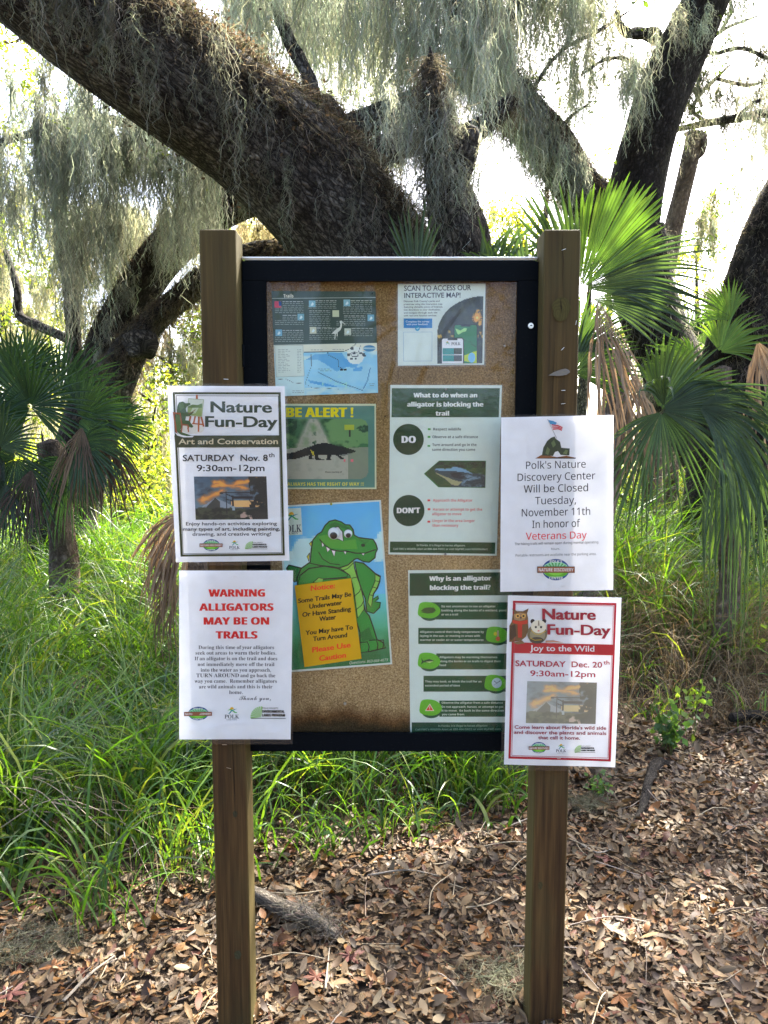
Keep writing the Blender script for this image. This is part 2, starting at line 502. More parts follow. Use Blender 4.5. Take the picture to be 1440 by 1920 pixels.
# rubber glazing bead round the window
bd = 0.0012
add_box(bm, ix0 - 0.002, ix1 + 0.002, Y_FR - 0.0015, d - 0.002, iz1 - bd, iz1 + 0.001, 0)
add_box(bm, ix0 - 0.002, ix1 + 0.002, Y_FR - 0.0015, d - 0.002, iz0 - 0.001, iz0 + bd, 0)
add_box(bm, ix0 - 0.001, ix0 + bd, Y_FR - 0.0015, d - 0.002, iz0 + bd, iz1 - bd, 0)
add_box(bm, ix1 - bd, ix1 + 0.001, Y_FR - 0.0015, d - 0.002, iz0 + bd, iz1 - bd, 0)
door = link('door_frame', bm_mesh('door_frame', bm), M['frame'], board)
bm = bmesh.new()
vs = [bm.verts.new(v) for v in ((ix0, Y_GLASS, iz0), (ix1, Y_GLASS, iz0), (ix1, Y_GLASS, iz1), (ix0, Y_GLASS, iz1))]
bm.faces.new(vs)
link('glass_pane', bm_mesh('glass_pane', bm), M['glass'], door)
bm = bmesh.new()   # steel box behind the door
add_box(bm, fx0 + 0.004, fx1 - 0.004, Y_CORK + 0.012, Y_CORK + 0.03, fz0 + 0.004, fz1 + 0.004, 0.002)
add_box(bm, fx0 + 0.004, fx1 - 0.004, d, Y_CORK + 0.012, fz1 - 0.004, fz1 + 0.0035, 0)
add_box(bm, fx0 + 0.004, fx1 - 0.004, d, Y_CORK + 0.012, fz0 + 0.005, fz0 + 0.012, 0)
add_box(bm, fx0 + 0.0045, fx0 + 0.012, d, Y_CORK + 0.012, fz0 + 0.012, fz1 - 0.004, 0)
add_box(bm, fx1 - 0.012, fx1 - 0.0045, d, Y_CORK + 0.012, fz0 + 0.012, fz1 - 0.004, 0)
link('cabinet_back', bm_mesh('cabinet_back', bm), M['frame'], board)
bm = bmesh.new()
add_box(bm, fx0 + 0.014, fx1 - 0.014, Y_CORK, Y_CORK + 0.011, fz0 + 0.014, fz1 - 0.006, 0)
link('cork_panel', bm_mesh('cork_panel', bm), M['cork'], board)
bm = bmesh.new()
ct = P(735, 481, Y_FR).z
add_box(bm, fx0 - 0.001, fx1 - 0.002, Y_FR + 0.002, Y_CORK + 0.04, ct - 0.0045, ct, 0.001)
add_box(bm, fx0 + 0.004, fx1 - 0.004, Y_FR + 0.008, Y_CORK + 0.03, fz1 + 0.005, ct - 0.0045, 0)
link('top_cap', bm_mesh('top_cap', bm), [M['alu']], board)
# lock
lc = P(995, 611, Y_FR)
bm = bmesh.new()
for r0, r1, y0, y1 in ((0.0075, 0.0068, 0, -0.0035), (0.0048, 0.0044, -0.003, -0.0055)):
    bmesh.ops.create_cone(bm, cap_ends=True, segments=28, radius1=r0, radius2=r1, depth=abs(y1 - y0),
                          matrix=Matrix.Translation((lc.x, lc.y + (y0 + y1) / 2, lc.z)) @ Matrix.Rotation(R(90), 4, 'X'))
lock = link('lock', bm_mesh('lock', bm), M['steel'], door)
bm = bmesh.new()
add_box(bm, lc.x - 0.0028, lc.x + 0.0028, lc.y - 0.0062, lc.y - 0.0054, lc.z - 0.0007, lc.z + 0.0007, 0)
bmesh.ops.create_cone(bm, cap_ends=True, segments=14, radius1=0.0016, radius2=0.0016, depth=0.0012,
                      matrix=Matrix.Translation((lc.x, lc.y - 0.0059, lc.z)) @ Matrix.Rotation(R(90), 4, 'X'))
link('keyhole', bm_mesh('keyhole', bm), M['hole'], lock)
# hinges on the left edge, strike plate on the right
for px, py in ((456, 667), (474, 1352)):
    c = P(px, py, Y_FR)
    bm = bmesh.new()
    bmesh.ops.create_cone(bm, cap_ends=True, segments=14, radius1=0.0042, radius2=0.0042, depth=0.055,
                          matrix=Matrix.Translation((fx0 - 0.0005, Y_FR - 0.002, c.z)))
    add_box(bm, fx0 + 0.003, fx0 + 0.016, Y_FR - 0.0018, Y_FR + 0.001, c.z - 0.025, c.z + 0.025, 0.0006)
    link('hinge', bm_mesh('hinge', bm), M['frame'], door)
# pin holes and specks left in the cork
for px, py, r in ((713, 543, .0016), (726, 658, .0018), (722, 781, .0017), (720, 796, .0015), (741, 1080, .0012), (960, 700, .0012), (646, 1290, .0012)):
    c = P(px, py, Y_CORK)
    bm = bmesh.new()
    bmesh.ops.create_cone(bm, cap_ends=True, segments=12, radius1=r, radius2=r * 0.8, depth=0.0008,
                          matrix=Matrix.Translation((c.x, Y_CORK - 0.0002, c.z)) @ Matrix.Rotation(R(90), 4, 'X'))
    link('pin_hole', bm_mesh('pin_hole', bm), M['hole'], board)
# ================================================================== printed sheets
def print_mat():
    m = mat('printed_paper', rough=0.55, spec=0.25); t = NT(m)
    a = t.n('Attribute', attribute_name='tint')
    nz = t.noise(t.coords('Object'), 30, 3)
    r = t.ramp(nz, 0, [(0.3, 0.95), (0.7, 1.02)])
    c = t.mix(a, 0, r, 0, mode='MULTIPLY', f=1.0)
    t.l(c, 2, t.b, 'Base Color')
    tr = t.n('BsdfTranslucent'); t.l(c, 2, tr, 'Color')      # thin paper lets some light through
    mx = t.n('MixShader'); mx.inputs[0].default_value = 0.085
    t.l(t.b, 0, mx, 1); t.l(tr, 0, mx, 2); t.l(mx, 0, t.out, 'Surface')
    return m
M['print'] = print_mat()

SERIF = lambda s: ''.join(chr(0x1D400 + ord(c) - 65) if 'A' <= c <= 'Z' else chr(0x1D41A + ord(c) - 97) if 'a' <= c <= 'z' else c for c in s)
SANSB = lambda s: ''.join(chr(0x1D5D4 + ord(c) - 65) if 'A' <= c <= 'Z' else chr(0x1D5EE + ord(c) - 97) if 'a' <= c <= 'z' else chr(0x1D7EC + ord(c) - 48) if '0' <= c <= '9' else c for c in s)
SCRIPT = lambda s: ''.join(chr(0x1D4D0 + ord(c) - 65) if 'A' <= c <= 'Z' else chr(0x1D4EA + ord(c) - 97) if 'a' <= c <= 'z' else c for c in s)
SANS = lambda s: ''.join(chr(0x1D5A0 + ord(c) - 65) if 'A' <= c <= 'Z' else chr(0x1D5BA + ord(c) - 97) if 'a' <= c <= 'z' else chr(0x1D7E2 + ord(c) - 48) if '0' <= c <= '9' else c for c in s)
def _font(name):
    try: return bpy.data.fonts.load(os.path.join(bpy.utils.system_resource('DATAFILES', path='fonts'), name))
    except Exception: return None
MATHF = _font('NotoSansMath-Regular.woff2')
FONTS = {'plain': (lambda s: s, 0.0), 'round': (lambda s: s, 0.016), 'fat': (lambda s: s, 0.016), 'serif': (SERIF, 0.0), 'serifb': (SERIF, 0.0),
         'bold': (SANSB, 0.0), 'heavy': (SANSB, 0.0), 'script': (SCRIPT, 0.0), 'sans': (SANS, 0.0)}
TEXTS = {}      # (string, font, fine) -> (verts2d, tris, cap height)
PENDING = []

def set_text_meshes():
    """all the wanted strings become flat 2-D outlines in one pass"""
    keys = {}
    for p in PENDING:
        for it in p.items:
            if it[0] == 'text': keys[(it[2], it[3], it[4])] = None
    for f in FONTS: keys[('H', f, 3)] = None
    objs = []
    for k in keys:
        s, f, res = k
        c = bpy.data.curves.new('t', 'FONT')
        c.body = FONTS[f][0](s); c.offset = FONTS[f][1]; c.resolution_u = res
        if MATHF and f not in ('plain', 'round', 'fat'): c.font = MATHF
        o = bpy.data.objects.new('t', c); COL.objects.link(o); objs.append((k, o, c))
    dg = bpy.context.evaluated_depsgraph_get(); dg.update()
    for k, o, c in objs:
        me = o.evaluated_get(dg).to_mesh()
        me.calc_loop_triangles()
        V = np.array([v.co[:2] for v in me.vertices], float).reshape(-1, 2)
        T = np.array([tuple(t.vertices) for t in me.loop_triangles], int).reshape(-1, 3)
        TEXTS[k] = [V, T]
        o.evaluated_get(dg).to_mesh_clear()
    for k, o, c in objs:
        bpy.data.objects.remove(o); bpy.data.curves.remove(c)

INK = 1.36
def ink(c):
    l = np.array(lin(*c)[:3]); g = l.mean()
    return np.clip((g + (l - g) * 1.12) * INK - 0.006 * (g < 0.1), 0.004, 0.87)      # print inks are purer than they look through the plastic

class Poster:
    def __init__(s, name, label, zoom, y, sheet, paper=(207, 208, 220), film=None, bow=0.0018, lay=None, seed=0, cat='notice', film_mat=None, group=None):
        s.name, s.label, s.zoom, s.y, s.bow, s.cat, s.group = name, label, zoom, y, bow, cat, group
        s.lay = lay if lay else bow * 0.12
        s.items = []; s.film = film; s.seed = seed; s.film_mat = film_mat
        s.sheet = sheet
        c = [s.w(*q) for q in sheet]
        s.cx = sum(v.x for v in c) / 4; s.cz = sum(v.z for v in c) / 4
        s.hw = abs(c[1].x - c[0].x) / 2; s.hh = abs(c[0].z - c[3].z) / 2
        s.part = 'sheet'
        s.quad(sheet, paper)
        s.layer = 0
        PENDING.append(s)
    def w(s, zx, zy):
        ox, oy, k = s.zoom
        return P(ox + zx / k, oy + zy / k, s.y)
    def deform(s, x, z):
        u = (x - s.cx) / s.hw; v = (z - s.cz) / s.hh
        f = 0.5 + 0.5 * math.sin(1.9 * u + 1.3 * v + s.seed) * math.cos(2.3 * v - 0.8 * u + s.seed * 2)
        edge = max(abs(u), abs(v)) ** 4
        return -s.bow * (0.55 * f + 0.45 * edge * (0.5 + 0.5 * math.sin(3 * u + 2 * v + s.seed * 3)))
    # --- drawing (coordinates are of the close-up view named by zoom)
    def grid(s, quad, nu, nv, cols, mask=None):
        s.items.append(('grid', s.part, quad, nu, nv, cols, mask))
    def quad(s, q, c):
        a = np.array(q, float); e = np.ptp(a, axis=0)
        nu, nv = [int(np.clip(k / s.zoom[2] / 6, 1, 44)) for k in e]
        s.grid(q, nu, nv, np.tile(np.array(ink(c)), (nv, nu, 1)))
    def rect(s, x0, y0, x1, y1, c): s.quad([(x0, y0), (x1, y0), (x1, y1), (x0, y1)], c)
    def poly(s, pts, c): s.items.append(('poly', s.part, [list(pts)], ink(c)))
    def ell(s, cx, cy, rx, ry, c, a0=0, a1=360, n=28):
        s.poly([(cx + rx * math.cos(R(a)), cy - ry * math.sin(R(a))) for a in np.linspace(a0, a1, n, endpoint=(a1 - a0) % 360 != 0)], c)
    def stroke(s, pts, wd, c, closed=False):
        pts = [np.array(p, float) for p in pts]
        if closed: pts = pts + [pts[0], pts[1]]
        Ls, Rs = [], []
        for i, p in enumerate(pts):
            a = pts[max(i - 1, 0)]; b = pts[min(i + 1, len(pts) - 1)]
            d = b - a; d = d / (np.linalg.norm(d) + 1e-9); n = np.array([-d[1], d[0]]) * wd / 2
            Ls.append(p + n); Rs.append(p - n)
        s.items.append(('poly', s.part, [[Ls[i], Ls[i + 1], Rs[i + 1], Rs[i]] for i in range(len(pts) - 1)], ink(c)))
    def frame(s, q, th, c):
        q = [np.array(p, float) for p in q]; ctr = sum(q) / 4
        inn = []
        for p in q:
            d = np.sign(ctr - p); inn.append(p + d * th)
        for i in range(4):
            j = (i + 1) % 4
            s.quad([q[i], q[j], inn[j], inn[i]], c)
    def text(s, t, x0, y0, x1, y1, cap, c, font='plain', res=3, slant=0.0):
        for dx in ((-0.065, 0, 0.065) if font == 'heavy' else (-0.03, 0.03) if font == 'fat' else (0,)):      # a heavier stroke
            s.items.append(('text', s.part, t, font, res, x0 + dx * cap, y0, x1 + dx * cap, y1, cap, ink(c), slant))
    def picture(s, q, nu, nv, fn, mask=None):
        u, v = np.meshgrid((np.arange(nu) + 0.5) / nu, (np.arange(nv) + 0.5) / nv)
        c = fn(u, v)
        l = np.clip(c, 0, 255) / 255
        l = np.where(l <= 0.04045, l / 12.92, ((l + 0.055) / 1.055) ** 2.4) * INK
        s.grid(q, nu, nv, np.clip(l, 0, 0.86), mask(u, v) if mask else None)
    def build(s):
        e = empty(s.name, (s.cx, s.y, s.cz), s.label, s.cat, s.group)
        parts = {}
        # each printed shape lies one ink layer above whatever it overlaps
        boxes = []; lays = []
        for it in s.items:
            if it[0] == 'grid': a = np.array(it[2], float)
            elif it[0] == 'poly': a = np.array([q for pl in it[2] for q in pl], float)
            else: a = np.array([(it[5], min(it[6], it[8]) - it[9] * 1.1), (it[7], max(it[6], it[8]) + it[9] * 0.35)], float)
            lo, hi = a.min(0), a.max(0)
            lays.append(1 + max([l for (l0, h0), l in zip(boxes, lays) if (l0 < hi).all() and (lo < h0).all()], default=-1))
            boxes.append((lo, hi))
        s.top = (max(lays) + 1) * s.lay
        for li, it in enumerate(s.items):
            V, Fc, C = parts.setdefault(it[1], ([], [], []))
            off = lays[li] * s.lay
            def put(zx, zy):
                p = s.w(zx, zy); V.append((p.x, s.y - off + s.deform(p.x, p.z), p.z))
            b = len(V)
            if it[0] == 'grid':
                _, _, q, nu, nv, cols, mask = it
                q = [np.array(k, float) for k in q]
                for j in range(nv + 1):
                    for i in range(nu + 1):
                        u, v = i / nu, j / nv
                        p = (q[0] * (1 - u) + q[1] * u) * (1 - v) + (q[3] * (1 - u) + q[2] * u) * v
                        put(p[0], p[1])
                for j in range(nv):
                    for i in range(nu):
                        if mask is not None and not mask[j, i]: continue
                        k = b + j * (nu + 1) + i
                        Fc.append((k, k + nu + 1, k + nu + 2, k + 1)); C.append(cols[j, i])
            elif it[0] == 'poly':
                for pl in it[2]:
                    k = len(V)
                    for p in pl: put(p[0], p[1])
                    area = sum(pl[i - 1][0] * pl[i][1] - pl[i][0] * pl[i - 1][1] for i in range(len(pl)))
                    f = tuple(range(k, len(V)))
                    Fc.append(f if area < 0 else f[::-1]); C.append(it[3])
            else:
                _, _, t, font, res, x0, y0, x1, y1, cap, col, slant = it
                TV, TT = TEXTS[(t, font, res)]
                H = TEXTS[('H', font, 3)][0][:, 1].max()
                if not len(TV): continue
                a, bb = TV[:, 0].min(), TV[:, 0].max()
                for x, y in TV:
                    f = (x - a) / (bb - a)
                    yy = y / H * cap
                    put(x0 + f * (x1 - x0) + slant * yy, y0 + f * (y1 - y0) - yy)
                for tr in TT: Fc.append(tuple(int(b + i) for i in tr)); C.append(col)
        for pn, (V, Fc, C) in parts.items():
            me = bpy.data.meshes.new(pn)
            me.from_pydata(V, [], Fc)
            a = me.color_attributes.new('tint', 'FLOAT_COLOR', 'CORNER')
            buf = np.ones((len(me.loops), 4), np.float32)
            tot = np.array([len(f) for f in Fc])
            buf[:, :3] = np.repeat(np.array(C, np.float32), tot, axis=0)
            a.data.foreach_set('color', buf.ravel())
            link(pn.split('#')[0], me, M['print'], e)
        if s.film:
            q = [np.array(k, float) for k in s.film]; Fc = []
            nu, nv = (96, 136) if s.y < Y_FR else (24, 24)
            U, W_ = np.meshgrid(np.linspace(0, 1, nu + 1), np.linspace(0, 1, nv + 1))
            rg = np.random.default_rng(s.seed + 40); H = np.zeros_like(U)
            if s.y < Y_FR:       # creases in the sleeve, most of them towards its corners and foot
                for k in range(15):
                    x0, y0 = rg.choice([rg.uniform(0, 0.25), rg.uniform(0.75, 1), rg.uniform(0, 1)]), rg.choice([rg.uniform(0, 0.12), rg.uniform(0.85, 1), rg.uniform(0.7, 1), rg.uniform(0, 1)])
                    a_ = rg.uniform(0, 3.14); L_ = rg.uniform(0.05, 0.2)
                    du, dv = (U - x0) * 0.28, (W_ - y0) * 0.43
                    al = du * math.cos(a_) + dv * math.sin(a_); ac = -du * math.sin(a_) + dv * math.cos(a_) + 3.0 * al * al * rg.uniform(-1, 1)
                    H += rg.uniform(0.0004, 0.0013) * np.exp(-(ac / rg.uniform(0.003, 0.006)) ** 2) * np.exp(-(al / (L_ * 0.3)) ** 2)
            V = []
            for j in range(nv + 1):
                for i in range(nu + 1):
                    u, v = U[j, i], W_[j, i]
                    p = (q[0] * (1 - u) + q[1] * u) * (1 - v) + (q[3] * (1 - u) + q[2] * u) * v
                    p3 = s.w(p[0], p[1]); V.append((p3.x, s.y - s.top - 0.0004 + s.deform(p3.x, p3.z) - H[j, i], p3.z))
            for j in range(nv):
                for i in range(nu):
                    k = j * (nu + 1) + i; Fc.append((k, k + nu + 1, k + nu + 2, k + 1))
            me = bpy.data.meshes.new('laminate'); me.from_pydata(V, [], Fc)
            for p in me.polygons: p.use_smooth = True
            link('laminate', me, s.film_mat or M['film'], e)
        return e

# ------------------------------------------------------------------ small printed pictures
def vnoise(u, v, sx, sy, seed, octv=4):
    out = np.zeros_like(u); amp = 1; tot = 0
    for k in range(octv):
        r = np.random.default_rng(seed + k * 17)
        nx, ny = int(sx * 2 ** k) + 2, int(sy * 2 ** k) + 2
        g = r.random((ny + 1, nx + 1))
        x = np.clip(u, 0, 0.9999) * (nx - 1); y = np.clip(v, 0, 0.9999) * (ny - 1)
        i, j = x.astype(int), y.astype(int); fx, fy = x - i, y - j
        fx = fx * fx * (3 - 2 * fx); fy = fy * fy * (3 - 2 * fy)
        out += amp * ((g[j, i] * (1 - fx) + g[j, i + 1] * fx) * (1 - fy) + (g[j + 1, i] * (1 - fx) + g[j + 1, i + 1] * fx) * fy)
        tot += amp; amp *= 0.55
    return out / tot

def over(c, m, col):
    m = np.clip(m, 0, 1)[..., None]
    return c * (1 - m) + np.array(col, float) * m

def inpoly(u, v, pts):
    ins = np.zeros(u.shape, bool)
    for (x0, y0), (x1, y1) in zip(pts, pts[1:] + pts[:1]):
        if y0 == y1: continue
        k = ((y0 > v) != (y1 > v)) & (u < (x1 - x0) * (v - y0) / (y1 - y0) + x0)
        ins ^= k
    return ins.astype(float)

def sunset(fade):
    def fn(u, v):
        n = vnoise(u, v, 5, 6, 3); n2 = vnoise(u, v, 9, 9, 11)
        wu = u + 0.10 * (vnoise(u, v, 6, 6, 91) - 0.5); wv = v + 0.12 * (vnoise(u, v, 7, 7, 95) - 0.5)
        c = np.zeros(u.shape + (3,)) + np.array([66, 88, 104])
        c = over(c, (v - 0.1) * 0.9, (118, 138, 148)); c = over(c, (n2 - 0.42) * 2.6, (44, 54, 64))
        def seg(x0, y0, x1, y1):
            dx, dy = x1 - x0, y1 - y0; t = np.clip(((wu - x0) * dx + (wv - y0) * dy) / (dx * dx + dy * dy), 0, 1)
            return np.hypot(wu - x0 - t * dx, wv - y0 - t * dy)
        band = np.minimum.reduce([seg(0.1, 0.58, 0.36, 0.34) * 0.9, seg(0.3, 0.12, 0.52, 0.24), seg(0.28, 0.2, 0.7, 0.27) * 1.1, seg(0.55, 0.22, 0.78, 0.1), seg(0.78, 0.1, 0.98, 0.03)])
        c = over(c, (0.085 - band + 0.1 * (n2 - 0.5)) * 11, (222, 126, 46))
        c = over(c, (0.04 - band + 0.09 * (n2 - 0.5)) * 12, (250, 170, 72))
        c = over(c, ((v > 0.55) & (u > 0.5) & (v < 0.72)) * 0.85, (240, 180, 105))
        c = over(c, inpoly(u, v, [(0.09, 0.7), (0.29, 0.49), (0.55, 0.7), (0.55, 0.8), (0.09, 0.8)]), (128, 140, 150))
        c = over(c, inpoly(u, v, [(0.16, 0.69), (0.29, 0.49), (0.34, 0.58), (0.34, 0.8), (0.16, 0.8)]), (52, 56, 52))
        h = 0.72 + 0.12 * (vnoise(u, v, 9, 2, 23) - 0.5) - 0.45 * np.clip(u - 0.78, 0, 0.2)
        c = over(c, (v - h) * 30, (26, 32, 24))
        tr = vnoise(u, v, 14, 12, 31)
        c = over(c, (v > h) * (tr - 0.42) * 4, (58, 64, 44))
        c = over(c, ((u > 0.75) * (tr + 0.9 * (u - 0.75) + 0.25 * np.abs(v - 0.45) - 0.5)) * 8, (24, 28, 24))
        c = over(c, ((tr - 0.5) * 8) * (v > 0.82) * (u > 0.62) * (u < 0.78), (165, 140, 125))
        for a in ([(0.35, 0.37), (0.84, 0.36), (0.84, 0.385), (0.35, 0.395)], [(0.425, 0.35), (0.445, 0.35), (0.445, 0.87), (0.425, 0.87)],
                  [(0.515, 0.45), (0.53, 0.45), (0.53, 0.8), (0.515, 0.8)], [(0.44, 0.39), (0.53, 0.47), (0.53, 0.49), (0.44, 0.42)],
                  [(0.44, 0.51), (0.53, 0.57), (0.53, 0.59), (0.44, 0.54)], [(0.52, 0.465), (0.8, 0.455), (0.8, 0.515), (0.52, 0.525)]):
            c = over(c, inpoly(u, v, a), (26, 26, 28))
        c = over(c, inpoly(u, v, [(0.515, 0.7), (0.55, 0.7), (0.55, 0.79), (0.515, 0.79)]), (140, 160, 170))
        return c * (1 - fade) + np.array([226, 214, 186]) * fade
    return fn

def trail_photo(u, v):
    n = vnoise(u, v, 16, 12, 5); n2 = vnoise(u, v, 6, 5, 9)
    c = np.zeros(u.shape + (3,)) + np.array([150, 150, 132])
    c = over(c, (n - 0.5) * 1.5, (120, 124, 110))
    cx = 0.40; hw = 0.03 + 0.33 * np.clip(v, 0, 0.42) ** 1.05
    veg = (np.abs(u - cx) - hw - 0.05 * (n - 0.5)) * 18 * (v < 0.48 + 0.1 * (n2 - 0.5))
    c = over(c, veg, (58, 98, 62)); c = over(c, veg * (n - 0.4) * 4, (36, 66, 42)); c = over(c, veg * (n2 - 0.5) * 3, (92, 128, 78))
    c = over(c, (v > 0.47) * (u > 0.78) * 0.7, (96, 108, 86))
    c = over(c, inpoly(u, v, [(0.74, 0.1), (0.85, 0.1), (0.85, 0.18), (0.74, 0.18)]), (150, 160, 50))
    c = over(c, inpoly(u, v, [(0.79, 0.18), (0.805, 0.18), (0.805, 0.3), (0.79, 0.3)]), (50, 50, 45))
    g = [(0.0, 0.61), (0.2, 0.55), (0.36, 0.46), (0.45, 0.415), (0.52, 0.395), (0.6, 0.42), (0.66, 0.45), (0.72, 0.46), (0.8, 0.5), (0.87, 0.535),
         (0.85, 0.56), (0.78, 0.575), (0.74, 0.6), (0.68, 0.6), (0.72, 0.645), (0.76, 0.66), (0.7, 0.67), (0.66, 0.61), (0.6, 0.6), (0.585, 0.66), (0.6, 0.685), (0.54, 0.685), (0.55, 0.6),
         (0.45, 0.605), (0.46, 0.655), (0.52, 0.68), (0.42, 0.685), (0.41, 0.62), (0.385, 0.615), (0.38, 0.65), (0.42, 0.67), (0.35, 0.67), (0.34, 0.63), (0.36, 0.6), (0.2, 0.67), (0.0, 0.69)]
    c = over(c, inpoly(u, v, g), (26, 30, 28))
    c = over(c, inpoly(u, v, [(0.68, 0.6), (0.78, 0.575), (0.86, 0.555), (0.78, 0.59), (0.72, 0.62)]), (95, 100, 92))
    c = over(c, inpoly(u, v, [(0.36, 0.5), (0.4, 0.55), (0.41, 0.61), (0.385, 0.6), (0.375, 0.54)]), (180, 165, 45))
    c = over(c, ((np.abs(u - 0.74) < 0.012) | (np.abs(u - 0.82) < 0.012)) * (np.abs(v - 0.69) < 0.018), (190, 95, 100))
    return c

def gator_head(u, v):
    n = vnoise(u, v, 10, 10, 41)
    c = np.zeros(u.shape + (3,)) + np.array([44, 72, 38]); c = over(c, (n - 0.45) * 3, (66, 88, 44)); c = over(c, (v < 0.25) * (n - 0.3) * 2, (28, 34, 26))
    c = over(c, inpoly(u, v, [(0.16, 0.33), (0.2, 0.27), (0.34, 0.29), (0.42, 0.27), (0.48, 0.19), (0.56, 0.22), (0.66, 0.3), (0.78, 0.45), (1.0, 0.52), (1.0, 1.0), (0.44, 1.0), (0.42, 0.85), (0.3, 0.65), (0.18, 0.48)]), (52, 66, 68))
    c = over(c, inpoly(u, v, [(0.16, 0.34), (0.2, 0.28), (0.34, 0.3), (0.43, 0.28), (0.48, 0.2), (0.58, 0.25), (0.68, 0.33), (0.8, 0.5), (0.7, 0.44), (0.6, 0.4), (0.45, 0.38), (0.3, 0.38)]), (112, 150, 172))
    c = over(c, inpoly(u, v, [(0.17, 0.43), (0.3, 0.56), (0.5, 0.74), (0.62, 0.8), (0.55, 0.95), (0.44, 0.9), (0.32, 0.66), (0.2, 0.5)]), (150, 150, 110))
    c = over(c, inpoly(u, v, [(0.42, 0.42), (0.6, 0.45), (0.68, 0.55), (0.6, 0.7), (0.45, 0.6)]), (38, 42, 44))
    c = over(c, (n - 0.55) * 5 * (u > 0.6) * (v > 0.45), (105, 135, 150))
    return c

def night_tree(u, v):
    n = vnoise(u, v, 14, 14, 51); n2 = vnoise(u, v, 5, 5, 55)
    c = np.zeros(u.shape + (3,)) + np.array([40, 44, 36]); c = over(c, (n - 0.45) * 3, (64, 68, 52)); c = over(c, (n2 - 0.5) * 3, (26, 28, 26))
    c = over(c, ((v > 0.45) & (v < 0.62)) * (n - 0.5) * 8, (190, 160, 70))
    d = np.hypot((u - 0.87), (v - 0.32) * 1.45); a = np.arctan2((v - 0.32) * 1.45, u - 0.87)
    c = over(c, ((u > 0.8) * (np.abs(u - 0.9) < 0.07) * (v > 0.2) * (v < 0.62) * (n - 0.42) * 7), (200, 150, 50))
    c = over(c, (0.075 + 0.055 * np.abs(np.cos(a * 8)) ** 3 - d) * 60, (232, 150, 42)); c = over(c, (0.035 - d) * 60, (250, 205, 100))
    return c

def map_picture(u, v):
    n = vnoise(u, v, 5, 5, 61); n2 = vnoise(u, v, 9, 9, 65)
    c = np.zeros(u.shape + (3,)) + np.array([176, 200, 196])
    c = over(c, ((n - 0.4) * 4) * (u > 0.28) * (v > 0.16), (126, 180, 200)); c = over(c, (v > 0.3) * (v < 0.85) * (u > 0.28) * 0.75, (128, 184, 206))
    c = over(c, inpoly(u, v, [(0.3, 0.3), (0.4, 0.2), (0.66, 0.17), (0.72, 0.45), (0.6, 0.55), (0.5, 0.4), (0.42, 0.3)]) * 0.9, (88, 152, 190))
    c = over(c, inpoly(u, v, [(0.66, 0.3), (0.82, 0.3), (0.8, 0.5), (0.7, 0.46)]) * 0.9, (84, 150, 192))
    c = over(c, inpoly(u, v, [(0.32, 0.7), (0.5, 0.78), (0.62, 0.86), (0.5, 0.84), (0.34, 0.76)]), (80, 148, 192))
    c = over(c, inpoly(u, v, [(0.76, 0.5), (0.86, 0.46), (0.84, 0.56), (0.76, 0.56)]), (84, 150, 192))
    c = over(c, ((n2 - 0.56) * 8) * (u > 0.45) * (v > 0.45) * (v < 0.9) * (u < 0.7), (158, 206, 180))
    c = over(c, (v < 0.165) * 1.0, (196, 198, 176))
    c = over(c, ((u - 0.79) ** 2 / 0.0072 + (v - 0.24) ** 2 / 0.032 < 1) * 1.0, (200, 208, 198))
    def line(c, pts, wd, col):
        for (x0, y0), (x1, y1) in zip(pts, pts[1:]):
            dx, dy = x1 - x0, (y1 - y0) * 0.52; t = np.clip(((u - x0) * dx + (v - y0) * 0.52 * dy) / (dx * dx + dy * dy), 0, 1)
            c = over(c, (wd - np.hypot(u - x0 - t * dx, (v - y0) * 0.52 - t * dy)) * 300, col)
        return c
    k = (52, 62, 66)
    c = line(c, [(0.29, 0.15), (0.68, 0.15), (0.74, 0.1), (0.8, 0.0)], 0.004, k)
    c = line(c, [(0.0, 0.68), (0.1, 0.66), (0.18, 0.75), (0.29, 0.77), (0.36, 0.42), (0.36, 0.2)], 0.003, k)
    c = line(c, [(0.52, 0.15), (0.53, 0.22), (0.62, 0.32), (0.62, 0.45), (0.66, 0.5), (0.7, 0.52)], 0.004, k)
    c = line(c, [(0.42, 0.55), (0.6, 0.75), (0.85, 0.94)], 0.005, (60, 96, 120)); c = line(c, [(0.93, 0.5), (0.9, 0.75), (0.86, 0.9)], 0.006, (60, 110, 150))
    c = line(c, [(0.29, 0.77), (0.36, 0.86), (0.5, 0.88), (0.62, 0.9)], 0.0025, k)
    c = line(c, [(0.74, 0.2), (0.78, 0.17), (0.82, 0.2), (0.81, 0.26), (0.76, 0.26), (0.74, 0.2)], 0.004, k); c = line(c, [(0.82, 0.18), (0.84, 0.05)], 0.004, k)
    for x, y in ((0.76, 0.1), (0.72, 0.22), (0.78, 0.2), (0.75, 0.3), (0.79, 0.3), (0.84, 0.2), (0.87, 0.22), (0.88, 0.25)):
        c = over(c, (np.abs(u - x) < 0.012) * (np.abs(v - y) < 0.022) * 0.85, k)
    for x in (0.645, 0.66, 0.675, 0.69): c = over(c, (np.abs(u - x) < 0.006) * (np.abs(v - 0.52) < 0.018), (40, 46, 50))
    return c

def header_green(u, v):
    n = vnoise(u, v, 8, 4, 71)
    c = np.zeros(u.shape + (3,)) + np.array([14, 62, 32]); c = over(c, (n - 0.5) * 1.6, (30, 82, 42))
    return c

